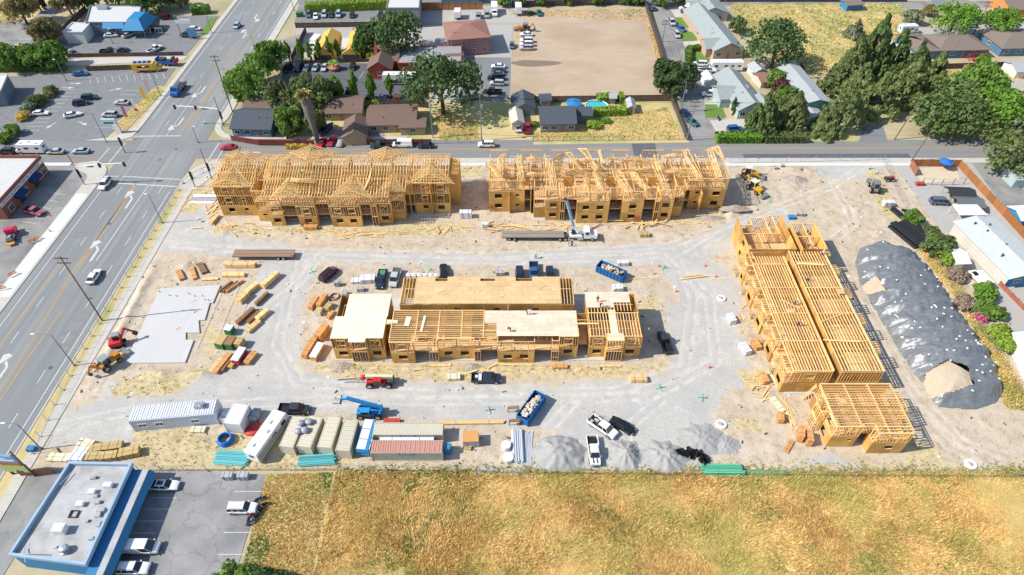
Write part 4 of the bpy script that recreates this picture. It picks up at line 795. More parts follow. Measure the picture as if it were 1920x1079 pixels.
def car_parts(kind):
 st, gh, wb, wr=car_spec(kind)
 pk=kind in('pickup', 'crewcab');b=MB()
 b.loft([section(x, .34 if not pk else .42, .62, z, hw) for x, z, hw in st])
 xb0, xb1, xr0, xr1, zb, zr, hb, hr=gh;e=.01
 base=[(xb0, -hb, zb-.08), (xb1, -hb*.95, zb-.08), (xb1, hb*.95, zb-.08), (xb0, hb, zb-.08)]
 roof=[(xr0, -hr, zr), (xr1, -hr, zr), (xr1, hr, zr), (xr0, hr, zr)]
 crown=[(xr0+.15, -hr*.8, zr+.05), (xr1-.2, -hr*.8, zr+.05), (xr1-.2, hr*.8, zr+.05), (xr0+.15, hr*.8, zr+.05)]
 b.add(base+roof+crown, [(0, 1, 5, 4), (1, 2, 6, 5), (2, 3, 7, 6), (3, 0, 4, 7), (4, 5, 9, 8), (5, 6, 10, 9), (6, 7, 11, 10), (7, 4, 8, 11), (8, 9, 10, 11)])
 if pk:
  x0=-2.85;x1=st[0][0];b.b2(x0, x1+.05, -.93, .93, .42, .72);
  for s_ in(-1, 1):b.b2(x0, x1+.02, s_*.97-.06, s_*.97+.06, .55, 1.12)
  b.b2(x0-.04, x0+.06, -.95, .95, .55, 1.10)
 for xw in(-wb, wb):
  for s_ in(-1, 1):b.cyl((xw, s_*(st[2][2]-.12), wr), (xw, s_*(st[2][2]+.008), wr), wr+.07, n=14, mi=1)
 for s_ in(-1, 1):b.b2(-wb+.4, wb-.4, s_*st[2][2]*.95-.02, s_*st[2][2]*.95+.02, .3, .37, 1)
 xf=st[-1][0];xr_=-2.87 if pk else st[0][0];b.b2(xf-.06, xf+.02, -.62, .62, .42, .56, 1);b.b2(xr_-.04, xr_+.04, -.7, .7, .4, .58, 1)
 for s_ in(-1, 1):b.b2(xb1-.38, xb1-.2, s_*(hb+.12)-.09, s_*(hb+.12)+.09, zb, zb+.13)
 if kind in('suv', 'minivan'):
  for s_ in(-1, 1):b.b2(xr0+.2, xr1-.3, s_*hr*.88-.02, s_*hr*.88+.02, zr+.04, zr+.09, 1)
 P_=[('body', b.mesh('body', [paint, black_plastic]), None)]
 z8=zb-.02
 g=MB();quad_panel(g, [(xb1, -hb*.95, z8), (xb1, hb*.95, z8), (xr1, hr, zr), (xr1, -hr, zr)], .07);P_.append(('windshield', g.mesh('windshield', glass), None))
 g=MB();quad_panel(g, [(xb0, hb, z8), (xb0, -hb, z8), (xr0, -hr, zr), (xr0, hr, zr)], .10);P_.append(('rear_window', g.mesh('rear_window', glass), None))
 for s_ in(-1, 1):
  g=MB();cuts=[0, .52, 1] if kind not in('van', 'pickup', 'suv', 'minivan') else([.68, 1] if kind=='van' else[0, 1] if kind=='pickup' else[0, .3, .64, 1])
  for a, c in zip(cuts, cuts[1:]):
   q=[(xb0+(xb1-xb0)*a, s_*hb, z8), (xb0+(xb1-xb0)*c, s_*hb*.97, z8), (xr0+(xr1-xr0)*c, s_*hr, zr), (xr0+(xr1-xr0)*a, s_*hr, zr)]
   if s_>0:q=[q[1], q[0], q[3], q[2]]
   quad_panel(g, q, .12)
  P_.append(('side_window', g.mesh('side_window', glass), None))
 hl=MB();hl.box((0, 0, 0), (.14, .34, .15));hlm=shared('headlight', lambda:hl.mesh('headlight', lampmat));tl=MB();tl.box((0, 0, 0), (.10, .24, .22));tlm=shared('taillight', lambda:tl.mesh('taillight', tailmat))
 zf=st[-2][1]-.06;zt_=(.95 if pk else st[0][1]-.02)
 for s_ in(-1, 1):
  P_.append(('headlight', hlm, Matrix.Translation((st[-2][0]+.02, s_*st[-2][2]*.78, zf-.06))));P_.append(('taillight', tlm, Matrix.Translation((xr_+.0, s_*(st[0][2]*.86 if not pk else .86), zt_-.06))))
  for xw in(-wb, wb):P_.append(('wheel', wheel_mesh(wr), Matrix.Translation((xw, s_*(st[2][2]-.10), wr))))
 if pk:
  q=MB();q.b2(-2.76, st[0][0]-.03, -.86, .86, .70, .735);P_.append(('cargo_bed', q.mesh('cargo_bed', black_plastic), None))
 return P_
COLS=dict(white=(.80, .80, .79), silver=(.46, .48, .50), grey=(.20, .21, .225), black=(.016, .017, .02), navy=(.022, .035, .075), blue=(.03, .12, .32), teal=(.02, .12, .13), darkgreen=(.02, .06, .055), maroon=(.08, .012, .022), red=(.52, .016, .025), crimson=(.40, .015, .05), sage=(.30, .36, .33), lightblue=(.36, .48, .55), tan=(.45, .40, .32), charcoal=(.04, .043, .05), rose=(.42, .10, .14), slate=(.10, .14, .19), purple=(.05, .014, .025))
def vehicle(kind, col, u, v, hd, label, group=None, cat=None, z=.7, s=1.0, gz=None, pos=None):
 parts=shared(('car', kind), lambda:car_parts(kind));p=Vector((*pos, 0)) if pos else at(u, v, z);c=COLS[col] if isinstance(col, str) else col
 nm={'sedan':'parked_car', 'hatch':'parked_car', 'suv':'sport_utility_vehicle', 'minivan':'minivan', 'van':'cargo_van', 'pickup':'pickup_truck', 'crewcab':'pickup_truck'}[kind]
 ct=cat or{'sedan':'car', 'hatch':'car', 'suv':'SUV', 'minivan':'minivan', 'van':'van', 'pickup':'pickup truck', 'crewcab':'pickup truck'}[kind]
 if gz is None:gz=ground_z(p.x, p.y) if GX0<p.x<GX1 and GY0<p.y<GY1 else .008
 t=thing(nm, label, ct, (p.x, p.y, gz), rad(hd), group);t.scale=(s, s, s)
 for n_, me, m in parts:
  o=ob(n_, me, t, m)
  if n_=='body':o.color=(*c, 1)
 return t
GR='cars on the main road';GS='cars parked along the side street';GC='vehicles on the construction site';GD='cars in the diner car park';GN='cars in the corner car park';GB='cars in the dark car park behind the cottages';GH='cars in the hedge car park';GY='vehicles in the gravel yard';GL='vehicles on the lane by the green roofed houses';GM='vehicles behind the small blue building'
for a in(('sedan', 'white', 176, 518, 91, 'white sedan driving away on the main road beside the concrete slab', GR), ('suv', 'white', 197, 345, -92, 'white car approaching just past the near crosswalk', GR), ('hatch', 'lightblue', 444, 48, -92, 'pale blue compact car far up the main road', GR), ('sedan', 'red', 428, 276, 180, 'red sedan waiting at the side street stop line', GR), ('suv', 'charcoal', 12, 284, 180, 'charcoal SUV parked behind the white motorhome', GS), ('sedan', 'silver', 104, 284, 180, 'silver sedan parked right in front of the motorhome nose', GS), ('sedan', 'lightblue', 151, 283, 180, 'pale teal sedan parked closest to the crossroads', GS), ('pickup', 'darkgreen', 713, 273, 180, 'dark green pickup parked behind the white van', GS), ('van', 'white', 755, 271, 180, 'white cargo van parked by the maroon fence', GS), ('sedan', 'navy', 798, 273, 180, 'navy sedan parked behind the white cargo van', GS), ('suv', 'white', 912, 271, 180, 'white SUV parked by the wire fence across from the gap', GS), ('sedan', 'red', 603, 268, -100, 'bright red sedan on the cottage driveway by the hedge', None), ('sedan', 'crimson', 622, 264, -98, 'crimson coupe between the red sedan and the covered car', None), ('sedan', 'white', 208, 66, 10, 'white sedan parked in front of the blue awning', GD), ('sedan', 'silver', 241, 65, 55, 'silver sedan parked beside the blue corner awning', GD), ('sedan', 'black', 297, 55, 5, 'black sedan parked right of the blue corner awning', GD), ('suv', 'maroon', 313, 33, 8, 'maroon SUV parked behind the diner', GD), ('suv', 'white', 122, 96, -15, 'white SUV at the west end of the diner wall', GD), ('sedan', 'slate', 138, 99, -35, 'slate sedan tucked beside the white SUV by the diner wall', GD), ('pickup', 'black', 204, 96, 5, 'black pickup parked left of the dark blue SUV', GD), ('suv', 'slate', 228, 95, 60, 'dark slate SUV parked by the diner lot wall', GD), ('pickup', 'white', 290, 92, 60, 'white pickup parked near the blue race trailer', GD), ('pickup', 'charcoal', 352, 66, 170, 'charcoal pickup by the tall green sign', GD), ('hatch', 'white', 365, 54, 5, 'white car with green awning frame near the lawn strip', GD), ('suv', 'navy', 152, 193, 20, 'navy SUV stopped in the middle of the corner lot', GN), ('suv', 'darkgreen', 168, 183, 12, 'dark green SUV passing the navy SUV', GN), ('sedan', 'white', 135, 215, 25, 'white sedan leaving the corner lot', GN), ('sedan', 'white', 76, 212, 5, 'white coupe parked by the shrub bed', GN), ('sedan', 'silver', 228, 192, 175, 'silver sedan parked nearer the yellow banners', GN), ('suv', 'silver', 206, 215, 175, 'silver SUV parked by the roadside planting', GN), ('sedan', 'blue', 151, 138, 10, 'blue sedan at the top left of the corner lot', GN), ('pickup', 'rose', 63, 396, -20, 'faded rose pickup parked outside the brick building', None), ('suv', 'slate', 579, 27, -80, 'slate SUV at the left end of the hedge row', GH), ('sedan', 'white', 592, 30, -80, 'white sedan second from the green bin', GH), ('suv', 'silver', 608, 27, -85, 'silver SUV in the middle of the hedge row', GH), ('sedan', 'charcoal', 621, 27, -85, 'charcoal sedan between two pale SUVs by the hedge', GH), ('suv', 'lightblue', 635, 27, -85, 'pale blue grey SUV right of the charcoal sedan', GH), ('hatch', 'charcoal', 660, 28, -85, 'charcoal hatchback parked alone by the hedge', GH), ('suv', 'navy', 714, 28, -85, 'navy SUV beside the grey warehouse', GH), ('hatch', 'blue', 596, 8, 0, 'blue hatchback at the street corner behind the hedge', None), ('suv', 'black', 539, 129, -105, 'black SUV at the left end of the poplar row', GB), ('suv', 'navy', 560, 127, -100, 'navy SUV second from the left under the poplars', GB), ('sedan', 'slate', 576, 127, -100, 'slate blue sedan parked under the poplars', GB), ('sedan', 'sage', 592, 126, -95, 'sage green sedan parked under the poplars', GB), ('sedan', 'silver', 609, 126, -95, 'silver sedan with dark hood beside the round planter', GB), ('hatch', 'black', 661, 125, -90, 'black hatchback alone right of the planter', GB), ('pickup', 'black', 654, 174, -90, 'black pickup among the slim green trees', GB), ('sedan', 'crimson', 650, 187, -90, 'crimson sedan half hidden by the black pickup', GB), ('sedan', 'blue', 690, 185, -90, 'blue sedan between the first two slim trees', GB), ('hatch', 'white', 708, 184, -90, 'white hatchback behind the second slim tree', GB), ('sedan', 'navy', 722, 186, -90, 'navy sedan left of the red car by the fence', GB), ('sedan', 'red', 743, 185, -90, 'red sedan behind the third slim tree', GB), ('sedan', 'crimson', 777, 185, -90, 'crimson car parked against the big oak', GB), ('sedan', 'blue', 612, 184, -60, 'blue sedan beneath the grey willow', GB), ('sedan', 'black', 632, 182, -90, 'black sedan right of the grey willow', GB), ('sedan', 'red', 484, 184, 10, 'red car glimpsed under the round street trees', GB), ('suv', 'silver', 505, 178, 60, 'silver SUV between the street trees and the willow', GB), ('sedan', 'white', 934, 124, 175, 'white sedan parked at the head of the yard row', GY), ('sedan', 'darkgreen', 935, 132, 175, 'dark green sedan next to the white sedan in the yard', GY), ('sedan', 'slate', 932, 138, 178, 'slate sedan in the middle of the yard row', GY), ('crewcab', 'black', 930, 146, 180, 'black pickup above the silver SUV in the yard', GY), ('suv', 'silver', 932, 156, 175, 'silver SUV in the yard row', GY), ('crewcab', 'black', 924, 172, 178, 'black pickup nearest the yard fence', GY), ('sedan', 'blue', 893, 181, 20, 'blue sedan under the oak by the yard fence', GY), ('sedan', 'white', 987, 64, 180, 'white sedan parked next to the orange backhoe', GY), ('suv', 'white', 987, 76, 180, 'white SUV upper of the dirt lot row', GY), ('suv', 'white', 987, 83, 180, 'white SUV in the middle of the dirt lot row', GY), ('suv', 'silver', 987, 90, 178, 'silver SUV lowest of the dirt lot row', GY), ('sedan', 'teal', 1011, 24, -85, 'teal car by the back fence of the dirt lot', GY), ('hatch', 'darkgreen', 995, 25, 30, 'dark green car between the white trailer and the teal car', GY), ('pickup', 'sage', 897, 31, -90, 'sage green pickup behind the red roofed house', GY), ('crewcab', 'sage', 913, 27, -88, 'grey green pickup beside the white step van', GY), ('hatch', 'slate', 960, 85, -90, 'slate car at the west edge of the dirt lot', GY), ('sedan', 'red', 984, 183, 0, 'red car parked behind the grey shed', None), ('sedan', 'white', 994, 182, -90, 'white car parked behind the grey shed', None), ('hatch', 'slate', 1224, 15, 95, 'dark slate car at the top of the lane by the fence', GL), ('crewcab', 'silver', 1259, 41, -85, 'silver pickup parked on the lane beside the upper lawn', GL), ('suv', 'silver', 1269, 65, -88, 'silver car parked on the lane beside the second lawn', GL), ('suv', 'charcoal', 1288, 21, 175, 'charcoal SUV on the driveway of the far green roofed house', GL), ('sedan', 'white', 1285, 15, 175, 'white car behind the charcoal SUV on the driveway', GL), ('hatch', 'blue', 1277, 54, -60, 'small blue utility cart on the path between lawns', GL), ('suv', 'white', 1313, 120, 175, 'white SUV parked beside the covered boat', GL), ('pickup', 'white', 1333, 176, 180, 'white pickup parked in front of the middle green roof', GL), ('sedan', 'teal', 1298, 228, -60, 'teal sedan parked at the lane mouth', GL), ('sedan', 'navy', 1284, 211, 100, 'navy car parked by the fence at the lane', GL), ('suv', 'blue', 1378, 242, 5, 'blue SUV parked behind the clipped hedge', GL), ('crewcab', 'crimson', 989, 240, 80, 'magenta red pickup parked beside the grey cottage', None), ('hatch', 'silver', 971, 240, -80, 'silver hatchback parked in front of the tan shed', None), ('sedan', 'slate', 1745, 15, 10, 'slate car parked by the edge of the weedy field', None), ('hatch', 'silver', 1906, 31, 20, 'silver car in front of the orange garage doors', None), ('hatch', 'lightblue', 1822, 48, 175, 'pale car under the carport roof behind the round trees', None), ('minivan', 'slate', 1763, 378, -4, 'slate blue minivan parked on the gravel yard by the black canopies', None), ('van', 'white', 1838, 524, 100, 'white van parked beside the long pale roofed home', None), ('minivan', 'purple', 616, 514, 60, 'dark maroon minivan parked by the green pipe posts', GC), ('pickup', 'navy', 715, 524, -92, 'dark pickup loaded with green tanks', GC), ('crewcab', 'silver', 741, 521, -95, 'silver crew cab pickup beside the dark loaded pickup', GC), ('sedan', 'black', 832, 508, 97, 'black sedan parked behind the tan deck', GC), ('suv', 'navy', 974, 516, -90, 'navy SUV half hidden behind the tan deck', GC), ('pickup', 'blue', 1001, 509, -90, 'blue pickup parked behind the tan deck', GC), ('hatch', 'navy', 1031, 512, -90, 'navy hatchback parked right of the blue pickup', GC), ('pickup', 'charcoal', 1247, 642, 98, 'charcoal pickup in the shade of the plywood deck building', GC), ('crewcab', 'navy', 912, 710, 0, 'navy pickup parked in front of the plywood deck building', GC), ('crewcab', 'charcoal', 552, 768, -3, 'charcoal pickup parked above the white travel trailer', GC), ('crewcab', 'white', 1130, 801, -42, 'white pickup with rack and load beside the black coupe', GC), ('sedan', 'black', 1167, 798, -35, 'black coupe parked beside the white rack pickup', GC), ('crewcab', 'white', 1113, 845, -88, 'white pickup with dark hood stripes between the gravel piles', GC), ('sedan', 'white', 308, 910, 0, 'white sedan with sunroof at the head of the blue building', GM), ('suv', 'white', 454, 953, 0, 'white SUV surrounded by parked motorcycles', GM), ('van', 'white', 264, 1027, 0, 'white cargo van parked beside the blue building', GM), ('suv', 'white', 250, 1066, 0, 'white SUV with black roof rails at the bottom edge', GM)):
 vehicle(*a[:7])
for u, v in((1247, 652), ):pass
t=[o for o in COL.objects if o.get('label', '').startswith('white sedan with sunroof')][0];b=MB();b.b2(-.9, .1, -.4, .4, 1.505, 1.52);b.build('sunroof', glass, t)
for lb, c, bx in(('dark pickup loaded', (.05, .25, .12), [(-1.9, 0, .95, 1.1, 1.3, .5), (-1.0, .2, 1.0, .5, .8, .6)]), ('white pickup with rack', (.5, .45, .35), [(-1.6, .3, .85, .8, .5, .3), (-2.2, -.4, .8, .6, .6, .2)]), ('navy pickup parked', (.6, .65, .7), [(-1.2, 0, .95, .6, 1.6, .45), (-1.9, .3, .85, .5, .6, .25)]), ('silver crew cab', (.1, .1, .1), [(-1.9, 0, .9, 1.2, 1.5, .3)])):
 t=[o for o in COL.objects if o.get('label', '').startswith(lb)][0];b=MB()
 for x, y, z, l, w_, h in bx:b.box((x, y, z), (l, w_, h))
 ob('cargo', b.mesh('cargo', matte), t, color=c)
t=[o for o in COL.objects if o.get('label', '').startswith('white pickup with rack')][0];b=MB()
for x in(-2.7, -.6):
 for s_ in(-.9, .9):b.cyl((x, s_, 1.1), (x, s_, 2.0), .03, n=5)
 b.cyl((x, -.9, 2.0), (x, .9, 2.0), .03, n=5)
for s_ in(-.9, .9):b.cyl((-2.8, s_, 2.0), (.9, s_, 2.0), .03, n=5)
b.build('ladder_rack', dark_steel, t)
t=[o for o in COL.objects if o.get('label', '').startswith('white pickup with dark hood')][0];b=MB()
for s_ in(-.32, .32):b.b2(1.65, 2.7, s_-.1, s_+.1, 1.09, 1.125)
b.build('hood_stripe', black_plastic, t)
# larger vehicles: shared helpers
def wheels(t, xs, hw, r=.48, w_=.3, name='wheel'):
 for x in xs:
  for s_ in(-1, 1):ob(name, wheel_mesh(r, w_), t, Matrix.Translation((x, s_*hw, r)))
def windows(t, quads, name='window', mat=glass):
 for q in quads:b=MB();quad_panel(b, q, 0, .012);b.build(name, mat, t)
def colbox(name, t, boxes, c, mat=None):
 b=MB();[b.b2(*x) for x in boxes];return ob(name, b.mesh(name, mat or matte), t, color=c)
def sidequad(x0, x1, y, z0, z1):return[(x0, y, z0), (x1, y, z0), (x1, y, z1), (x0, y, z1)] if y<0 else[(x1, y, z0), (x0, y, z0), (x0, y, z1), (x1, y, z1)]
def motorhome(u, v, hd, label, L=8.5, cab=True, H=3.1, stripe=None, group=None, z=1.2):
 p=at(u, v, z);t=thing('motorhome', label, 'motorhome', (p.x, p.y, ground_z(p.x, p.y) if GX0<p.x<GX1 and GY0<p.y<GY1 else .01), rad(hd), group);x0, x1=-L/2, L/2
 b=MB()
 if cab:b.extrude_y([(x0, .6), (x1-1.9, .6), (x1-1.9, 1.9), (x1-.8, 2.1), (x1-.75, H-.25), (x1-1.1, H), (x0, H)], -1.2, 1.2);b.extrude_y([(x1-1.9, .5), (x1, .5), (x1+.05, 1.15), (x1-.7, 1.3), (x1-1.3, 2.0), (x1-1.9, 2.0)], -.98, .98)
 else:b.extrude_y([(x0, .5), (x1, .5), (x1+.05, 1.3), (x1-.15, H-.2), (x1-.3, H), (x0+.1, H), (x0, H-.2)], -1.25, 1.25)
 ob('body', b.mesh('body', paint), t, color=COLS['white'])
 w_=1.2 if cab else 1.25
 for s_ in(-1, 1):windows(t, [sidequad(x0+.8, x0+1.9, s_*w_, 1.7, 2.3), sidequad(-.3, 1.0, s_*w_, 1.7, 2.3)]+([sidequad(x1-1.8, x1-.9, s_*.98, 1.3, 1.9)] if cab else[sidequad(x1-2.2, x1-1.0, s_*w_, 1.5, 2.3), sidequad(x0+3, x0+4, s_*w_, 1.7, 2.3)]))
 windows(t, [[(x1-.7, -.85, 1.32), (x1-.7, .85, 1.32), (x1-1.27, .8, 1.97), (x1-1.27, -.8, 1.97)]] if cab else[[(x1+.05, -1.1, 1.35), (x1+.05, 1.1, 1.35), (x1-.12, 1.1, 2.5), (x1-.12, -1.1, 2.5)]], 'windshield')
 windows(t, [[(x0, .5, 1.7), (x0, -.5, 1.7), (x0, -.5, 2.3), (x0, .5, 2.3)]])
 for x, y in((x0+1.5, .4), (0, -.3), (1.8, .3)):b=MB();b.b2(x-.35, x+.35, y-.3, y+.3, H, H+.18);ob('roof_vent', b.mesh('roof_vent', matte), t, color=(.55, .56, .58))
 if stripe:
  for s_ in(-1, 1):b=MB();b.extrude_y([(x0+.1, .7), (x1-.2, .7), (x1-.2, 1.3), (x0+2.5, 2.4), (x0+.1, 2.4)], s_*w_-.015, s_*w_+.015);ob('side_stripe', b.mesh('side_stripe', matte), t, color=stripe)
 wheels(t, (x0+2.2, x1-1.3), 1.02, .42, .28);return t
motorhome(58, 279, 180, 'white motorhome with cab-over bunk parked on the side street', 7.8, True, 3.1, None, GS)
motorhome(750, 148, 180, 'large white motorhome with black and silver side swirls by the red porch', 11, False, 3.5, (.05, .055, .06), GB, 1.6)
t=motorhome(1362, 123, 180, 'long white motorhome parked between the green roofed houses', 10.5, False, 3.2, None, GL, 1.6)
t=motorhome(502, 817, 71, 'white travel trailer with roof vents parked beside the tan containers', 9.3, False, 3.1, (.35, .36, .38), GC, 1.6);
motorhome(1704, 56, 5, 'white camper parked behind the conifers', 7, True, 3.0, None, None)
def box_truck(u, v, hd, label, c=(.8, .8, .79), L=5.5, H=3.2, group=None, cab=True):
 p=at(u, v, 1.2);t=thing('box_truck' if cab else 'box_trailer', label, 'truck' if cab else 'trailer', (p.x, p.y, .01), rad(hd), group)
 b=MB();b.b2(-L/2, L/2, -1.15, 1.15, .9, H);
 for k in range(6):x=-L/2+L*(k+.5)/6;b.b2(x-.03, x+.03, -1.17, 1.17, 1.0, H-.1)
 ob('cargo_box', b.mesh('cargo_box', paint), t, color=c)
 if cab:
  b=MB();b.extrude_y([(L/2+.05, .5), (L/2+2.0, .5), (L/2+2.0, 1.2), (L/2+1.2, 1.4), (L/2+.8, 2.2), (L/2+.05, 2.25)], -1, 1);ob('cab', b.mesh('cab', paint), t, color=c)
  windows(t, [[(L/2+1.2, -.85, 1.43), (L/2+1.2, .85, 1.43), (L/2+.82, .85, 2.15), (L/2+.82, -.85, 2.15)]], 'windshield');wheels(t, (-L/2+1.2, L/2+1.3), .95, .42, .28)
 else:
  b=MB();b.beam((L/2, 0, .6), (L/2+1.4, 0, .55), .12, .12);b.b2(-L/2, L/2, -1, 1, .6, .9);ob('chassis', b.mesh('chassis', dark_steel), t);wheels(t, (-.4, .5), 1.0, .36, .22)
 return t
box_truck(927, 18, -88, 'white step van parked behind the red roofed house', L=5.5, group=GY);box_truck(858, 28, -90, 'white box trailer parked in the gravel yard', L=4.2, H=3, group=GY, cab=False);box_truck(972, 20, -88, 'tall white box trailer at the back fence of the dirt lot', L=5, H=3.4, group=GY, cab=False);box_truck(593, 80, -100, 'white truck parked between the yellow storage sheds', L=4.5, group=None)
def flatbed(u, v, hd, label, c, group):
 p=at(u, v, 1.0);t=thing('flatbed_truck', label, 'truck', (p.x, p.y, .012), rad(hd), group)
 b=MB();b.extrude_y([(1.6, .6), (4.0, .6), (4.05, 1.5), (3.1, 1.75), (2.6, 2.7), (1.6, 2.75)], -1.15, 1.15);b.b2(2.9, 3.9, -1.2, 1.2, .5, .9);ob('cab', b.mesh('cab', paint), t, color=c)
 windows(t, [[(3.1, -1, 1.78), (3.1, 1, 1.78), (2.63, 1, 2.65), (2.63, -1, 2.65)]], 'windshield')
 b=MB();b.b2(-4, 1.4, -1.2, 1.2, 1.05, 1.25);b.b2(-4, 1.5, -.5, .5, .6, 1.05);ob('flat_deck', b.mesh('flat_deck', dark_steel), t)
 b=MB();[b.b2(-3.9+k*1.05, -3.8+k*1.05, s_-.05, s_+.05, 1.25, 2.1) for k in range(6) for s_ in(-1.1, 1.1)];[b.b2(-3.9, 1.4, s_-.03, s_+.03, 1.7, 1.8) for s_ in(-1.1, 1.1)];b.b2(1.3, 1.4, -1.15, 1.15, 1.25, 2.6);ob('stake_rail', b.mesh('stake_rail', dark_steel), t)
 wheels(t, (-2.6, -1.4, 3.1), 1.0, .5, .3);return t
flatbed(335, 167, -92, 'bright blue stake bed truck driving down the main road', (.02, .13, .42), GR)
p=at(275, 127, 1.2);t=thing('food_truck', 'yellow food truck with a blue scalloped roof in the corner lot', 'food truck', (p.x, p.y, .01), rad(5), GN)
b=MB();b.b2(-4.2, 2.8, -1.2, 1.2, .7, 3.0);b.extrude_y([(2.8, .6), (4.6, .6), (4.6, 1.4), (3.9, 1.6), (3.4, 2.6), (2.8, 2.7)], -1.1, 1.1);ob('body', b.mesh('body', paint), t, color=(.72, .42, .03))
for k in range(4):b=MB();b.ball((-3.2+k*1.5, 0, 3.0), (.72, .9, .55), 8, 5);ob('roof_dome', b.mesh('roof_dome', matte, True), t, color=(.02, .16, .45))
colbox('serving_counter', t, [(-2.5, 1.5, -1.6, -1.2, 1.3, 1.4)], (.7, .25, .12));windows(t, [sidequad(-2.5, 1.5, -1.2, 1.5, 2.4)], 'serving_hatch');windows(t, [[(3.88, -1, 1.65), (3.88, 1, 1.65), (3.43, 1, 2.5), (3.43, -1, 2.5)]], 'windshield');wheels(t, (-2.6, 3.5), 1.0, .45)
p=at(314, 116, 1.0);t=thing('race_trailer', 'blue and red trailer loaded with dark parts beside the food truck', 'trailer', (p.x, p.y, .01), rad(-8), GN)
colbox('trailer_bed', t, [(-3.4, 3.2, -1.3, 1.3, .7, .9), (-3.4, -3.2, -1.3, 1.3, .9, 2.4), (-3.4, 3.2, -1.36, -1.24, .9, 1.6)], (.02, .11, .40));colbox('machine_load', t, [(-2.5, -.5, -.8, .9, .9, 2.2), (0, 1.6, -.9, .5, .9, 1.8), (1.8, 2.6, -.2, 1, .9, 2.6)], (.06, .06, .07));colbox('red_panel', t, [(3.2, 3.4, -1.3, 1.3, .9, 2.2)], (.5, .03, .03));wheels(t, (-.6, .6), 1.2, .4)
p=at(21, 441, .8);t=thing('tow_truck', 'bright pink tow truck with yellow ramp outside the brick building', 'tow truck', (p.x, p.y, .01), rad(115), None)
b=MB();b.extrude_y([(.2, .6), (2.9, .6), (2.9, 1.3), (1.9, 1.5), (1.4, 2.2), (.2, 2.2)], -1.05, 1.05);ob('cab', b.mesh('cab', paint), t, color=(.60, .02, .09));windows(t, [[(1.9, -.9, 1.53), (1.9, .9, 1.53), (1.43, .85, 2.12), (1.43, -.85, 2.12)]], 'windshield')
colbox('deck', t, [(-2.6, .1, -.9, .9, .8, 1.0)], (.08, .08, .09));colbox('wheel_lift', t, [(-3.6, -2.6, -.8, .8, .5, .65)], (.6, .30, .03));b=MB();b.beam((-.3, 0, 1.0), (-2.7, 0, 2.0), .2, .2);b.build('boom', white_paint, t);wheels(t, (-1.4, 2.0), .9, .42)
def boat(u, v, hd, label, c, L=6.5, deck=(.75, .75, .72), z=.9):
 p=at(u, v, z);t=thing('boat_on_trailer', label, 'boat', (p.x, p.y, .01), rad(hd));S=[]
 for k in range(7):
  f=k/6;x=-L/2+L*f;w_=1.15*math.sqrt(max(.02, 1-f**3));S.append([(x, -w_, 1.35+.25*f), (x, -w_*.7, .75+.3*f), (x, 0, .55+.6*f*f), (x, w_*.7, .75+.3*f), (x, w_, 1.35+.25*f)])
 b=MB();b.loft(S);ob('hull', b.mesh('hull', paint), t, color=c)
 b=MB();b.prism([(-L*.3, -.75), (L*.12, -.7), (L*.3, 0), (L*.12, .7), (-L*.3, .75)], 1.42, 1.62);ob('cockpit', b.mesh('cockpit', glass), t)
 b=MB();b.b2(-L/2, L*.4, -.5, .5, .4, .55);b.beam((L*.4, 0, .5), (L*.62, 0, .5), .1, .1);b.build('trailer', dark_steel, t);wheels(t, (-.6, ), 1.05, .3, .2);return t
boat(1320, 133, 180, 'white covered boat on a trailer beside the white motorhome', (.62, .66, .72), 8);boat(611, 243, 60, 'blue boat on a trailer behind the red cars', (.03, .10, .26), 6.5);boat(554, 240, 5, 'small pale boat beside the blue cottage', (.55, .62, .68), 4)
def motorcycle(x, y, hd, label, c, group=None):
 t=thing('motorcycle', label, 'motorcycle', (x, y, .01), rad(hd), group)
 for xx in(-.72, .72):ob('wheel', wheel_mesh(.31, .13), t, Matrix.Translation((xx, 0, .31)))
 b=MB();b.beam((-.5, 0, .45), (.45, 0, .5), .25, .3);b.ball((.15, 0, .82), (.3, .16, .16), 8, 5);ob('body', b.mesh('body', paint), t, color=c)
 b=MB();b.ball((-.38, 0, .82), (.36, .15, .08), 8, 4);b.build('seat', black_plastic, t);b=MB();b.cyl((.72, 0, .31), (.5, 0, 1.02), .04, n=5);b.cyl((.5, -.38, 1.05), (.5, .38, 1.05), .025, n=5);b.build('handlebar', chrome, t)
for k, (u, v, hd, c, lb) in enumerate(((487, 936, 30, (.03, .08, .2), 'blue motorcycle at the top of the row by the white SUV'), (497, 946, 20, (.02, .02, .02), 'black motorcycle in front of the white SUV bonnet'), (488, 957, 60, (.015, .015, .02), 'black motorcycle angled beside the white SUV'), (481, 967, 50, (.05, .05, .06), 'dark grey motorcycle in the middle of the row'), (472, 978, 40, (.10, .22, .28), 'teal motorcycle at the bottom of the row'), (470, 969, 70, (.5, .02, .02), 'red seated motorcycle beside the white SUV wing'))):
 p=at(u, v, .4);motorcycle(p.x, p.y, hd, lb, c, 'motorcycles round the white SUV')
p=at(1347, 222, .4);motorcycle(p.x, p.y, 90, 'black motorcycle on the concrete drive by the lawn', (.02, .02, .02))
p=at(640, 266, .6);t=thing('covered_car', 'car under a grey fabric cover beside the crimson coupe', 'car', (p.x, p.y, .01), rad(-98));b=MB();b.loft([[(x, -w_, .1), (x, -w_, .6), (x, -w_*.75, z), (x, w_*.75, z), (x, w_, .6), (x, w_, .1)] for x, w_, z in((-2.3, .75, .8), (-1.6, .92, 1.0), (-.9, .95, 1.42), (.3, .95, 1.45), (1.2, .93, 1.05), (2.0, .88, .9), (2.35, .7, .6))]);ob('fabric_cover', b.mesh('fabric_cover', matte, True), t, color=(.33, .31, .32));wheels(t, (-1.4, 1.4), .8, .3, .2)
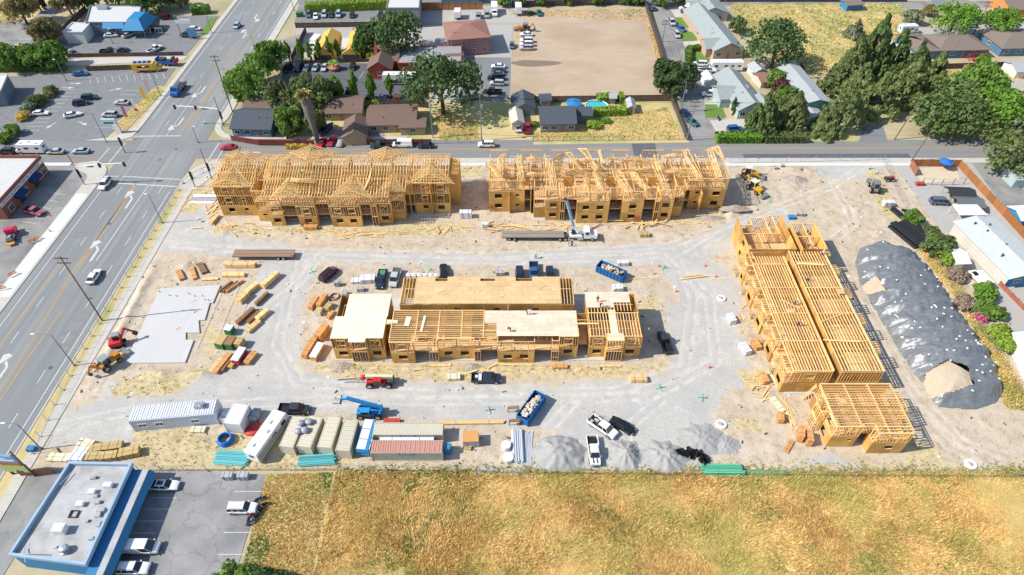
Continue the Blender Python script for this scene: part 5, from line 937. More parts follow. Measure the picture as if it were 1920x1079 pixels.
# HOUSES, SHOPS AND SHEDS
def wallmat(n, c):return M(n, c, .85, tuple(x*.88 for x in c), .6)
def roofmat(n, c):return M(n, c, .9, tuple(x*.80 for x in c), 1.4, stretch=(.5, 3, 1), bump=.1)
R_brown=roofmat('brown_shingles', (.20, .135, .105));R_greyb=roofmat('grey_brown_shingles', (.235, .185, .15));R_slate=roofmat('slate_grey_shingles', (.085, .10, .12));R_green=roofmat('pale_green_shingles', (.34, .375, .37));R_tile=roofmat('red_clay_tiles', (.33, .17, .13));R_white=roofmat('white_roof_membrane', (.62, .62, .60));R_light=roofmat('light_grey_shingles', (.42, .44, .45));R_red=roofmat('red_painted_roof', (.40, .09, .07));R_flat=roofmat('grey_flat_roof', (.34, .345, .345));R_pale=roofmat('pale_mobile_home_roof', (.56, .59, .58))
W_={k:wallmat('wall_'+k, c) for k, c in dict(blue=(.07, .17, .27), tan=(.40, .33, .24), grey=(.26, .27, .28), pink=(.38, .20, .20), white=(.70, .69, .65), cream=(.60, .56, .47), teal=(.16, .38, .34), peach=(.52, .36, .27), orange=(.60, .24, .07), red=(.42, .09, .06), greyblue=(.17, .21, .25), azure=(.05, .22, .41), slateblue=(.10, .20, .30), aqua=(.40, .49, .48), brick=(.26, .10, .075)).items()}
trim=M('white_trim', (.72, .71, .68), .7)
def add_window(t, x, y, z, w_, h, face, name='window'):
 """framed window on a wall: face is 's','n','e','w'"""
 ax={'s':(0, -1), 'n':(0, 1), 'e':(1, 0), 'w':(-1, 0)}[face];b=MB();g=MB()
 def bx(bb, a0, a1, z0, z1, d0, d1):
  if face in 'sn':ys=sorted((y+ax[1]*d0, y+ax[1]*d1));bb.b2(x+a0, x+a1, ys[0], ys[1], z0, z1)
  else:xs=sorted((x+ax[0]*d0, x+ax[0]*d1));bb.b2(xs[0], xs[1], y+a0, y+a1, z0, z1)
 f=.09
 bx(b, -w_/2-f, w_/2+f, z+h/2, z+h/2+f, -.05, .06);bx(b, -w_/2-f, w_/2+f, z-h/2-f, z-h/2, -.05, .08);bx(b, -w_/2-f, -w_/2, z-h/2, z+h/2, -.05, .06);bx(b, w_/2, w_/2+f, z-h/2, z+h/2, -.05, .06);bx(b, -.03, .03, z-h/2, z+h/2, -.04, .05)
 bx(g, -w_/2, w_/2, z-h/2, z+h/2, -.04, .03)
 w=b.build(name, trim, t);g.build('pane', winglass, w);return w
def add_door(t, x, y, face, c=(.30, .20, .14), w_=.95, h=2.1):
 b=MB();s=.05
 if face in 'sn':k=-1 if face=='s' else 1;b.b2(x-w_/2, x+w_/2, y-.03 if k>0 else y-s, y+s if k>0 else y+.03, .05, h)
 else:k=1 if face=='e' else-1;b.b2(x-.03 if k>0 else x-s, x+s if k>0 else x+.03, y-w_/2, y+w_/2, .05, h)
 ob('door', b.mesh('door', matte), t, color=c)
def gable_roof(b, x0, x1, y0, y1, z, rise, ax, ov=.45, th=.16, hip=False):
 x0-=ov;x1+=ov;y0-=ov;y1+=ov;z-=.02
 if ax=='x':
  ym=(y0+y1)/2;a0, a1=(x0, x1) if not hip else(x0+(y1-y0)/2*.9, x1-(y1-y0)/2*.9)
  top=[(x0, y0, z), (x1, y0, z), (x1, y1, z), (x0, y1, z), (a0, ym, z+rise), (a1, ym, z+rise)]
  fs=[(0, 1, 5, 4), (2, 3, 4, 5), (1, 2, 5), (3, 0, 4)]
 else:
  xm=(x0+x1)/2;a0, a1=(y0, y1) if not hip else(y0+(x1-x0)/2*.9, y1-(x1-x0)/2*.9)
  top=[(x0, y0, z), (x1, y0, z), (x1, y1, z), (x0, y1, z), (xm, a0, z+rise), (xm, a1, z+rise)]
  fs=[(1, 2, 5, 4), (3, 0, 4, 5), (0, 1, 4), (2, 3, 5)]
 n=6;low=[(p[0], p[1], p[2]-th) for p in top]
 if not hip:
  sl=fs[:2];b.add([p for p in top]+low, sl+[tuple(i+n for i in f[::-1]) for f in sl]+([(0, 0+n, 1+n, 1), (2, 2+n, 3+n, 3), (0, 4, 4+n, n), (3, n+3, 4+n, 4), (1, 1+n, 5+n, 5), (2, 5, 5+n, 2+n)] if ax=='x' else[(1, 1+n, 2+n, 2), (3, 3+n, n, 0), (0, n, 4+n, 4), (1, 4, 4+n, 1+n), (3, 5, 5+n, 3+n), (2, 2+n, 5+n, 5)]))
 else:b.add(top+low, fs+[(0, n, n+1, 1), (1, n+1, n+2, 2), (2, n+2, n+3, 3), (3, n+3, n, 0), (n+3, n+2, n+1, n)])
def gable_wall(b, x0, x1, y0, y1, z, rise, ax, hip=False):
 b.b2(x0, x1, y0, y1, -.05, z-.18)
 if hip:return
 if ax=='x':
  for x in(x0+.1, x1-.1):b.add([(x-.1, y0, z-.18), (x+.1, y0, z-.18), (x+.1, y1, z-.18), (x-.1, y1, z-.18), (x-.1, (y0+y1)/2, z-.2+rise*.9), (x+.1, (y0+y1)/2, z-.2+rise*.9)], [(0, 4, 3), (1, 2, 5), (0, 1, 5, 4), (2, 3, 4, 5)])
 else:
  for y in(y0+.1, y1-.1):b.add([(x0, y-.1, z-.18), (x0, y+.1, z-.18), (x1, y+.1, z-.18), (x1, y-.1, z-.18), ((x0+x1)/2, y-.1, z-.2+rise*.9), ((x0+x1)/2, y+.1, z-.2+rise*.9)], [(0, 3, 4), (1, 5, 2), (0, 4, 5, 1), (3, 2, 5, 4)])
def house(label, p0, p1, D, zw=2.7, rise=1.8, ridge='x', wall='tan', roof=None, win=3, hip=False, name='house', cat='house', wings=(), vents=2, door=True, group=None, ewin=1, flip=False, yaw=None, ov=.45):
 """front wall from ground point p0 to p1 (picture positions), depth D away from the camera"""
 a, b_=at(*p0), at(*p1);d=b_-a;L=d.length;rz=math.atan2(d.y, d.x) if yaw is None else yaw;t=thing(name, label, cat, (a.x, a.y, .0), rz, group)
 w=MB();r=MB();gable_wall(w, 0, L, 0, D, zw, rise, ridge, hip);gable_roof(r, 0, L, 0, D, zw, rise, ridge, hip=hip, ov=ov)
 w.build('wall', W_[wall], t);rf=r.build('roof', roof, t)
 for(x0, x1, y0, y1, ax, rs, wl) in wings:
  w=MB();r=MB();gable_wall(w, x0, x1, y0, y1, zw-.04, rs, ax, hip);gable_roof(r, x0, x1, y0, y1, zw-.03, rs, ax, hip=hip);w.build('wall', W_[wl or wall], t);r.build('roof', roof, t)
  if y0<-.5:add_window(t, (x0+x1)/2, y0, zw*.55, 1.4, 1.1, 's')
 for i in range(win):
  x=L*(i+.5)/win
  if any(x0-.6<x<x1+.6 and y0<0 for x0, x1, y0, *_ in wings):continue
  if door and i==win//2:add_door(t, x, 0, 's');
  else:add_window(t, x, 0, zw*.55, 1.5, 1.1, 's')
 for i in range(ewin):add_window(t, L, D*(i+.5)/ewin, zw*.55, 1.3, 1.0, 'e');add_window(t, 0, D*(i+.5)/ewin, zw*.55, 1.3, 1.0, 'w')
 for i in range(vents):
  b=MB();fx, fy=random.uniform(.15, .85), random.choice((.22, .3, .38));
  z=zw+rise*((fy*D+ov)/(D/2+ov) if ridge=='x' else 1-abs(fx-.5)*2*.9);b.cyl((L*fx, D*fy, z-.3), (L*fx, D*fy, z+.4), .14, n=6);b.build('vent_pipe', steel, rf)
 return t
def flatbox(name, label, cat, corners, z, wall, roofm, par=.5, parm=None, group=None, th=.25):
 """flat roofed building on ground corners with a parapet round the roof"""
 pl=[tuple(c) for c in corners];cx=sum(p[0] for p in pl)/len(pl);cy=sum(p[1] for p in pl)/len(pl);pl=[(x-cx, y-cy) for x, y in pl]
 t=thing(name, label, cat, (cx, cy, 0), 0, group);b=MB();b.prism(pl, -.05, z-.06);b.build('wall', W_[wall] if isinstance(wall, str) else wall, t)
 b=MB();b.sheet(pl, z-.05+.03);rf=b.build('roof', roofm, t)
 if par:
  b=MB();n=len(pl)
  for i in range(n):
   a=Vector((*pl[i], 0));c=Vector((*pl[(i+1)%n], 0));d=(c-a).normalized();b.beam(a+d*th/2+Vector((0, 0, z-.06+par/2)), c+d*th/2*.98+Vector((0, 0, z-.06+par/2+.002*i)), th, par)
  b.build('parapet', parm or(W_[wall] if isinstance(wall, str) else wall), t)
 t['cx']=cx;t['cy']=cy;return t, cx, cy
# cottages beyond the side street
house('blue cottage with dark slate roof at the street corner', (439, 257), (511, 259), 11, 2.9, 2.5, 'x', 'slateblue', R_slate, 4, wings=((11.5, 17, 4, 10.5, 'x', 1.8, None), ), group=None)
house('long brown roofed cottage behind the blue cottage', (462, 217), (529, 219), 7.5, 2.6, 1.3, 'x', 'tan', R_brown, 3, vents=1, door=False)
house('brown roofed cottage behind the leaning palm trunk', (533, 226), (585, 228), 8, 2.6, 1.5, 'x', 'cream', R_brown, 2, vents=1)
house('brown roofed cottage behind the blue boat trailer', (606, 227), (679, 226), 10, 2.6, 1.6, 'x', 'tan', R_brown, 3, vents=1)
house('brown roofed cottage with a covered porch and blue armchairs', (691, 250), (780, 248), 11, 2.7, 1.9, 'x', 'tan', R_brown, 4, wings=((9.5, 16.5, -1.6, 3, 'x', .7, None), ), vents=2)
house('tan garage with brown gable roof facing the street', (646, 274), (688, 272), 9, 2.7, 1.9, 'y', 'tan', R_brown, 0, name='garage', cat='garage', vents=0, ewin=0, door=False)
house('grey cottage with slate roof by the swimming pool', (1014, 249), (1078, 248), 9.5, 2.9, 2.0, 'x', 'grey', R_slate, 4, wings=((10.2, 15, 4.5, 9, 'x', 1.3, 'greyblue'), ), vents=2)
house('tan shed with cream roof beside the silver hatchback', (960, 244), (981, 243), 7, 2.3, 1.2, 'y', 'cream', M('cream_roof', (.55, .50, .42), .9), 0, name='shed', cat='shed', vents=0, ewin=0)
house('grey shed with slate roof behind the magenta pickup', (964, 218), (1002, 217), 8, 2.5, 1.7, 'y', 'grey', R_slate, 1, name='shed', cat='shed', vents=0, ewin=0)
house('small slate roofed hut behind the grey cottage', (1014, 202), (1032, 201), 4, 2.2, 1.1, 'x', 'grey', R_slate, 1, name='shed', cat='shed', vents=0, ewin=0)
house('small white garden shed right of the clipped pool hedge', (1177, 214), (1189, 214), 4.5, 2.2, .9, 'y', 'white', R_light, 1, name='shed', cat='shed', vents=0, ewin=0)
house('small tan hut on the deck beside the pool', (1143, 196), (1153, 196), 2.5, 2.2, .8, 'x', 'tan', R_light, 0, name='shed', cat='shed', vents=0, ewin=0, door=False)
# two storey rose house
t=house('two storey rose coloured house with red tiled roof', (842, 107), (919, 101), 14, 6.0, 2.0, 'x', 'pink', R_tile, 0, hip=True, ewin=0, vents=3, door=False);L=(at(919, 101)-at(842, 107)).length
for x in(1.6, L*.38, L*.75):add_window(t, x, 0, 4.5, .9, 1.2, 's')
for x in(L*.62, L*.86):add_window(t, x, 0, 1.6, 1.1, 1.1, 's')
b=MB();b.b2(-.05, L+.05, -.09, -.01, 2.9, 3.15);b.build('trim_band', W_['tan'], t);add_door(t, L*.5, 0, 's');add_door(t, L*.36, 0, 's')
b=MB();b.extrude_y([(1.2, .1), (5, .1), (5, 1.6), (3.1, 2.6), (1.2, 1.6)], -2.5, -.3);b.build('white_canopy', white_paint, t)
house('tan lean-to shed beside the rose coloured house', (818, 96), (836, 96), 5, 2.2, .8, 'x', 'tan', R_light, 0, name='shed', cat='shed', vents=0, ewin=0, door=False)
# red porch diner building and its grey flat block
t=house('brown roofed shop with red steep gable porch', (706, 133), (748, 133), 12, 3.6, 2.4, 'x', 'red', R_brown, 2, name='shop', cat='shop', wings=((-1.5, 6, -6, 2, 'y', 2.6, None), ), ewin=0)
b=MB();b.add([(-.5, 1, 4), (1.2, 1, 4), (.3, 5, 4), (.4, 2.5, 9.5)], [(0, 1, 3), (1, 2, 3), (2, 0, 3), (0, 2, 1)]);b.build('spire', R_red, t)
gb, cx, cy=flatbox('shop', 'grey flat roofed block joined behind the large dark oak', 'shop', poly([(748, 140), (866, 138), (866, 106), (748, 110)]), 3.8, 'red', R_flat, .3)
house('red brown roofed outbuilding right of the big oak', (838, 132), (866, 131), 6, 3.0, 1.2, 'x', 'red', R_brown, 1, name='shed', cat='shed', vents=0, ewin=0)
house('small white roofed shed at the head of the yard', (866, 140), (880, 138), 5, 2.5, .8, 'y', 'white', R_light, 0, name='shed', cat='shed', vents=0, ewin=0)
# warehouse and row behind the hedge lot
t, cx, cy=flatbox('warehouse', 'grey metal warehouse with pale flat roof beside the hedge lot', 'warehouse', poly([(729, 52), (789, 52), (792, 10), (739, 8)]), 7, 'grey', R_white, .35)
b=MB();b.box((1, 4, 7.5), (3, 2.5, 1.0));b.build('roof_unit', steel, t)
flatbox('shop', 'low white roofed shop with teal fascia behind the hedge', 'shop', poly([(628, 13), (702, 13), (702, -5), (628, -5)]), 4, 'teal', R_white, .3);flatbox('shop', 'white roofed shop with pale blue fascia behind the yard fence', 'shop', poly([(828, 8), (898, 8), (898, -8), (828, -8)]), 4, 'azure', R_white, .3)
# yellow storage sheds
yel=M('yellow_tarp', (.62, .36, .05), .7, (.66, .42, .10), 1.0)
def hoop(label, u, v, L, w_, h, rz, mat, group):
 p=at(u, v);t=thing('storage_tent', label, 'storage tent', (p.x, p.y, 0), rad(rz), group);b=MB();b.extrude_y([(-w_/2, 0), (w_/2, 0), (w_/2, h*.6), (0, h), (-w_/2, h*.6)], -L/2, L/2);b.build('tarp_cover', mat, t)
 b=MB();b.b2(-w_/2+.3, w_/2-.3, -L/2-.04, -L/2+.02, .05, h*.55);b.build('door', dark_steel, t)
hoop('yellow tarp storage tent left of the pale shed', 617, 96, 17, 6.2, 4.6, 0, yel, 'yellow storage tents');hoop('yellow tarp storage tent touching the dark oak', 668, 95, 17, 6.2, 4.6, 0, yel, 'yellow storage tents');hoop('orange tarp storage tent half under the oak canopy', 684, 96, 12, 4, 4.0, 0, M('orange_tarp', (.50, .22, .05), .8), 'yellow storage tents')
flatbox('shed', 'pale grey shed between the two yellow storage tents', 'shed', poly([(641, 111), (659, 111), (661, 88), (645, 88)]), 3.2, 'white', R_white, 0)
# green roofed homes along the lane
house('far green roofed house at the top of the lane', (1306, 42), (1362, 40), 17, 3.0, 2.4, 'y', 'cream', R_green, 2, wings=((-1, 6, 5, 12, 'x', 1.8, None), ), vents=3, group='green roofed houses on the lane')
house('long green roofed house with peach gable end', (1336, 112), (1390, 109), 34, 3.1, 2.6, 'y', 'peach', R_green, 3, wings=((-2, 5, 2, 9, 'x', 2.0, None), ), vents=4, group='green roofed houses on the lane')
house('nearest green roofed house with dormer wing and blue trim', (1381, 224), (1432, 221), 22, 3.0, 2.5, 'y', 'aqua', R_green, 3, wings=((-3, 6, 7, 15, 'x', 1.9, None), (4.5, 12, -1.5, 6, 'y', 1.7, None)), vents=4, group='green roofed houses on the lane')
house('mint green house with white low roof between conifers', (1504, 220), (1545, 218), 22, 4.8, 1.0, 'y', 'teal', R_light, 1, vents=2, ewin=2)
house('mint green porch wing in front of the mint house', (1508, 238), (1540, 236), 5, 2.8, .8, 'y', 'teal', R_light, 1, vents=0, ewin=0, name='porch', cat='porch')
house('white gabled tent shelter beside the lane driveway', (1322, 166), (1340, 165), 5, 2.2, 1.4, 'y', 'white', white_paint, 0, name='canopy_tent', cat='tent', vents=0, ewin=0, door=False)
house('small grey roofed shed behind the nearest green roof', (1413, 148), (1432, 146), 5, 2.3, 1.2, 'y', 'white', R_light, 0, name='shed', cat='shed', vents=0, ewin=0, door=False);house('small rusty roofed shed among the conifers', (1425, 166), (1442, 164), 6, 2.2, 1.0, 'x', 'cream', R_tile, 1, name='shed', cat='shed', vents=0, ewin=0)
p=at(1487, 141);t=thing('greenhouse', 'round topped white frame greenhouse behind the mint house', 'greenhouse', (p.x, p.y, 0), rad(0));b=MB()
for k in range(6):b.tube([(3.2*math.cos(a), k*1.4, 2.6*math.sin(a)) for a in np.linspace(0, PI, 9)], .09, 5)
b.build('frame', white_paint, t);b=MB();S=[[(3.1*math.cos(a), y, 2.5*math.sin(a)) for a in np.linspace(0, PI, 9)] for y in(0, 7)];b.loft(S, cap=False);b.build('plastic_cover', M('plastic_film', (.40, .50, .46), .3), t)
# north-east houses
house('blue house with brown hipped roof behind the conifers', (1712, 112), (1756, 110), 13, 2.9, 1.9, 'x', 'slateblue', R_greyb, 2, hip=True, vents=1, ewin=1);house('long blue house with brown hipped roof and red swing set', (1754, 110), (1848, 108), 12, 2.9, 2.0, 'x', 'slateblue', R_greyb, 5, hip=True, vents=4)
house('blue house with brown hipped roof at the right edge', (1872, 106), (1960, 104), 14, 2.9, 2.0, 'x', 'slateblue', R_greyb, 4, hip=True, vents=2);house('house with orange garage front in the top right corner', (1888, 33), (1960, 31), 12, 3.0, 2.0, 'x', 'orange', R_greyb, 3, vents=1)
t, cx, cy=flatbox('carport', 'long flat carport roof behind the round green trees', 'carport', poly([(1800, 48), (1842, 46), (1795, 2), (1745, 2)]), 3, 'greyblue', roofmat('carport_roof', (.30, .265, .225)), 0)
house('pale tan house at the right edge behind the trees', (1878, 212), (1960, 210), 14, 3.0, 1.6, 'x', 'cream', roofmat('sand_roof', (.50, .44, .36)), 2, vents=1);house('white shed left of the swing yard', (1900, 148), (1940, 147), 7, 2.5, 1.2, 'x', 'white', R_light, 1, vents=0, name='shed', cat='shed', ewin=0);house('low grey roofed shed in the weedy field', (1586, 22), (1614, 20), 5, 2.4, .5, 'x', 'azure', R_greyb, 0, vents=0, name='shed', cat='shed', ewin=0, door=False)
house('white corner of a house behind conifers by the blue houses', (1694, 124), (1712, 120), 10, 2.9, 1.4, 'y', 'white', R_light, 1, vents=0, ewin=0)
# east neighbour: long pale home, carports, sheds
a, b_=at(1798, 440), at(1880, 540);
t=house('long pale roofed mobile home with cream walls', (1884, 540), (1960, 532), 19, 3.2, 1.1, 'y', 'azure', R_pale, 2, vents=0, ewin=5, ov=.5, yaw=rad(8));t.location=(at(1884, 540).x-.5, at(1884, 540).y, 0)
b=MB();b.b2(-.09, -.01, 0, 19, 0, 3.0);b.build('cream_side', W_['cream'], t)
for y in(1.5, 3, 7.5, 8.8, 10.4, 11.7, 15.5, 17):add_window(t, -.05, y, 1.7, 1.0, 1.2, 'w')
for x, y in((4, 14), (5, 9), (2, 6), (6, 16), (3, 17)):b=MB();b.b2(x-.15, x+.15, y-.15, y+.15, 3.3, 4.5);b.build('vent_pipe', dark_steel, t)
p0=[(1786, 384), (1832, 384), (1852, 404), (1800, 404)];q=[at(u, v, 2.7) for u, v in p0];c=sum(q, Vector())/4;t=thing('carport', 'white flat carport roof on posts beside the mobile home', 'carport', (c.x, c.y, 0));b=MB();b.prism([(p.x-c.x, p.y-c.y) for p in q], 2.6, 2.75);b.build('roof', white_paint, t)
for p in q:b=MB();b.cyl((p.x-c.x, p.y-c.y, 0), (p.x-c.x, p.y-c.y, 2.6), .06, n=6);b.build('post', white_paint, t)
for(uu, vv, lb) in((1800, 362, 'black peaked canopy nearest the sand pen'), (1816, 380, 'grey peaked canopy next to the white carport')):
 p=at(uu, vv, 1.8);t=thing('canopy_tent', lb, 'tent', (p.x, p.y, 0), rad(-4), 'dark canopies on the gravel yard');b=MB();gable_roof(b, -3.2, 3.2, -2.2, 2.2, 2.0, .9, 'x', .1);b.build('canopy', M('black_canopy', (.035, .04, .042), .7) if uu<1810 else M('grey_canopy', (.13, .145, .15), .7), t)
 for x in(-3, 3):
  for y in(-2, 2):b=MB();b.cyl((x, y, 0), (x, y, 2), .05, n=5);b.build('pole', steel, t)
house('white roofed green shed beside the gravel drive', (1787, 508), (1807, 507), 5, 2.4, 1.0, 'x', 'aqua', white_paint, 0, name='shed', cat='shed', vents=0, ewin=0, door=False)
house('white roofed barn at the right edge', (1921, 715), (1990, 715), 9, 3.4, 1.4, 'y', 'white', white_paint, 0, name='barn', cat='barn', vents=0, ewin=0, door=False, yaw=rad(-8));house('blue grey shed at the far right by the big shrub', (1896, 352), (1960, 350), 5, 2.6, 1.0, 'x', 'aqua', R_light, 1, name='shed', cat='shed', vents=0, ewin=0);house('white shed with blue side at the right edge', (1906, 428), (1950, 426), 5, 2.6, 1.0, 'x', 'azure', white_paint, 1, name='shed', cat='shed', vents=0, ewin=0)
# blue and white diner, north-west
T=poly([(172, 60), (275, 60), (282, 40), (275, 18), (178, 18), (160, 50)], 0);t, cx, cy=flatbox('diner', 'white roofed diner with bright blue awnings', 'diner', poly([(172, 66), (268, 66), (274, 34), (180, 34)]), 4.4, 'greyblue', R_white, .4, W_['greyblue'])
lx0, ly0=at(172, 66).xy;lx1, ly1=at(268, 66).xy
b=MB();b.extrude_y([(0, 3.2), (0, 4.5), (.2, 4.5), (.2, 3.2)], 0, .1);
bl=M('blue_awning', (.02, .21, .42), .6)
b=MB();xa, xb=lx0-cx+6, lx1-cx-5;yy=ly0-cy;b.add([(xa, yy-.02, 4.7), (xb, yy-.02, 4.7), (xb, yy-1.8, 3.1), (xa, yy-1.8, 3.1), (xa, yy-.02, 4.5), (xb, yy-.02, 4.5), (xb, yy-1.75, 2.9), (xa, yy-1.75, 2.9)], [(0, 3, 2, 1), (4, 5, 6, 7), (3, 7, 6, 2), (0, 4, 7, 3), (1, 2, 6, 5)]);b.build('awning', bl, t)
b=MB();xa, xb=lx1-cx-5, lx1-cx+3;b.add([(xa, yy-3.5, 3), (xb, yy-3.5, 3), (xb, yy+8, 3), (xa, yy+8, 3), (xa+2, yy-.5, 6), (xb-2, yy-.5, 6), (xb-2, yy+6, 6), (xa+2, yy+6, 6)], [(0, 1, 5, 4), (1, 2, 6, 5), (2, 3, 7, 6), (3, 0, 4, 7), (4, 5, 6, 7), (3, 2, 1, 0)]);b.build('corner_awning', bl, t)
for x in(xa+.4, xb-.4):b=MB();b.cyl((x, yy-3.3, 0), (x, yy-3.3, 3), .12, n=6);b.build('post', pole_grey, t)
for k in range(5):add_window(t, lx0-cx+8+k*4.2, yy, 1.7, 2.4, 1.6, 's')
b=MB();b.box((-6, 5, 4.9), (3.5, 2.2, .9));b.build('roof_unit', steel, t)
t2, cx, cy=flatbox('diner', 'white walled lower wing of the blue awning diner', 'diner', poly([(128, 82), (164, 82), (178, 66), (146, 64)]), 4.0, 'white', R_white, .35);
# auto shop far left
t, cx, cy=flatbox('repair_shop', 'white roofed repair shop with a blue bay at the left edge', 'repair shop', poly([(-50, 205), (18, 198), (30, 168), (-40, 168)]), 4.8, 'greyblue', R_white, .5, W_['white'])
q=at(18, 198);b=MB();b.b2(q.x-cx-8, q.x-cx-1, q.y-cy-.12, q.y-cy-.02, .1, 3.4);b.build('bay_door', W_['azure'], t)
# brick shop, west of the main road
A0, A1=at(15, 412), at(95, 324);xe=(A0.x+A1.x)/2;t, cx, cy=flatbox('brick_shop', 'red brick shop with blue awnings and a long white sign band', 'shop', [(xe, A0.y), (xe, A1.y), (xe-34, A1.y), (xe-34, A0.y)], 4.6, M('red_brick', (.22, .075, .055), .9, (.28, .11, .08), 3), R_white, .9)
def text(s, size, mat, parent, m, name='lettering', ext=.015):
 cu=bpy.data.curves.new(name, 'FONT');cu.body=s;cu.size=size;cu.extrude=ext;cu.align_x='CENTER';cu.align_y='CENTER';cu.materials.append(mat);o=bpy.data.objects.new(name, cu);COL.objects.link(o);me=bpy.data.meshes.new_from_object(o.evaluated_get(bpy.context.evaluated_depsgraph_get()));bpy.data.objects.remove(o);return ob(name, me, parent, m)
FE=Matrix(((0, 0, 1), (1, 0, 0), (0, 1, 0))).to_4x4()
FS=Matrix(((1, 0, 0), (0, 0, -1), (0, 1, 0))).to_4x4()
def face(M_, x, y, z):return Matrix.Translation((x, y, z)) @ M_
ex=xe-cx;y0, y1=A0.y-cy, A1.y-cy;dk_txt=M('dark_lettering', (.02, .04, .06), .6)
b=MB();b.b2(ex, ex+.1, y0+.2, y1-.2, 3.5, 4.5);b.build('sign_band', white_paint, t)
Ls=y1-y0
text('CROWN ACUPUNCTURE', .95, dk_txt, t, face(FE, ex+.12, y0+Ls*.30, 4.0));text('SPA', .8, dk_txt, t, face(FE, ex+.12, y0+Ls*.62, 4.0));text('PHYSICIAN', .9, dk_txt, t, face(FE, ex+.12, y0+Ls*.79, 4.0))
nb=M('navy_awning', (.01, .035, .13), .6)
for f in(.36, .70):b=MB();yc=y0+Ls*f;b.add([(ex, yc-1.8, 3.4), (ex, yc+1.8, 3.4), (ex+1.6, yc+1.8, 2.3), (ex+1.6, yc-1.8, 2.3), (ex, yc-1.8, 2.3), (ex, yc+1.8, 2.3)], [(0, 3, 2, 1), (0, 4, 3), (1, 2, 5), (3, 4, 5, 2)]);b.build('awning', nb, t);add_door(t, ex, yc, 'e', (.03, .04, .05), 1.8)
for f in(.14, .48, .82, .93):add_window(t, ex, y0+Ls*f, 1.6, 1.6, 1.5, 'e')
# blue flat roofed building, bottom left
q=[at(38, 1050), at(140, 870), at(248, 872), at(172, 1050)];C4=[at(20, 1040, 4.6), at(131, 869, 4.6), at(246, 871, 4.6), at(160, 1058, 4.6)];q=[(C4[0].x, C4[0].y), (C4[1].x, C4[1].y), (C4[2].x, C4[2].y), (C4[3].x, C4[3].y)]
gr=M('grey_membrane_roof', (.42, .42, .415), .85, (.50, .495, .485), .5, c3=(.34, .335, .325), sc3=.3);t, cx, cy=flatbox('blue_shop', 'blue flat roofed building with roof machinery in the bottom left corner', 'building', q[::-1], 4.2, 'azure', gr, .75, M('pale_blue_parapet', (.36, .47, .58), .7, (.28, .40, .52), .5), th=.4)
ex0, ey0=C4[2].x-cx, C4[2].y-cy;ex1, ey1=C4[3].x-cx, C4[3].y-cy-2
b=MB();d=Vector((ex1-ex0, ey1-ey0, 0));n=Vector((-d.y, d.x, 0)).normalized();
if n.x<0:n=-n
A_=Vector((ex0, ey0-.4, 0));B_=A_+d*1.12
def slabq(b, a, c, off0, off1, z0, z1, th):P0=[a+n*off0, c+n*off0, c+n*off1, a+n*off1];zz=[z0, z0, z1, z1];b.add([(p.x, p.y, z) for p, z in zip(P0, zz)]+[(p.x, p.y, z-th) for p, z in zip(P0, zz)], [(0, 3, 2, 1), (4, 5, 6, 7), (0, 1, 5, 4), (1, 2, 6, 5), (2, 3, 7, 6), (3, 0, 4, 7)])
b=MB();slabq(b, A_, B_, .05, 1.7, 3.6, 3.6, .15);b.build('lower_roof', W_['azure'], t);b=MB();slabq(b, A_, B_, 1.71, 2.7, 3.75, 3.7, .5);b.build('canopy_top', gr, t);b=MB();slabq(b, A_, B_, 2.71, 3.3, 3.6, 2.9, .6);b.build('fascia', W_['azure'], t);b=MB();slabq(b, A_, B_, .03, 1.9, 3.3, 3.3, 3.2);b.build('wall', W_['azure'], t)
for f in(.12, .3, .42, .72, .92):pp=A_+d*f+n*1.93;b=MB();b.beam(pp+d.normalized()*-.9+Vector((0, 0, 1.3)), pp+d.normalized()*.9+Vector((0, 0, 1.3)), .08, 1.8);b.build('window', winglass, t)
for(u, v, s_, h, nm) in((203, 911, (1.3, .8), .7, 0), (173, 923, (1.1, .8), .6, 0), (151, 946, (1.1, .8), .6, 0), (115, 995, (1.7, 1.3), 1.3, 0), (183, 942, (.9, .6), .4, 1), (187, 955, (.8, .8), .35, 1), (184, 965, (.9, .9), .35, 1), (195, 958, (.7, .7), .8, 1), (180, 930, (.6, .5), .3, 1), (163, 977, (.5, .5), .3, 1), (172, 1010, (.8, .5), .5, 1), (104, 1026, (.5, .4), .2, 1), (175, 896, (.9, .5), .4, 1), (186, 983, (.5, .9), .4, 1), (138, 964, (1.3, 1.2), .3, 2)):
 p=at(u, v, 4.4);b=MB()
 if nm==2:
  for s in(-1, 1):b.b2(p.x-cx-s_[0]/2, p.x-cx+s_[0]/2, p.y-cy+s*.55-.05, p.y-cy+s*.55+.05, 4.2, 4.5);b.b2(p.x-cx+s*.6-.05, p.x-cx+s*.6+.05, p.y-cy-.55, p.y-cy+.55, 4.2, 4.45)
  b.build('hatch_frame', dark_steel, t)
 else:b.box((p.x-cx, p.y-cy, 4.2+h/2), (*s_, h), .1*nm);b.cyl((p.x-cx+s_[0]*.2, p.y-cy, 4.2+h-.01), (p.x-cx+s_[0]*.2, p.y-cy, 4.2+h+.06), min(s_)*.3, n=8);b.build('roof_unit', white_paint if nm==0 else steel, t)
for k in range(1, 9):
 f=k/9;a_=C4[1].lerp(C4[0], f)-Vector((cx, cy, 0));e_=C4[2].lerp(C4[3], f)-Vector((cx, cy, 0));u_=(e_-a_).normalized()*.5;b=MB();b.beam((a_+u_).to_2d().to_3d()+Vector((0, 0, 4.19)), (e_-u_).to_2d().to_3d()+Vector((0, 0, 4.19)), .09, .02);b.build('seam', steel if k%3==0 else gr, t)
p=at(122, 1032, 4.4);b=MB();b.lathe([(.75, 4.2), (.75, 4.6), (.5, 4.65), (.75, 5.0), (.55, 5.3), (.1, 5.35)], 12, (p.x-cx, p.y-cy, 0));b.build('turbine_vent', steel, t)
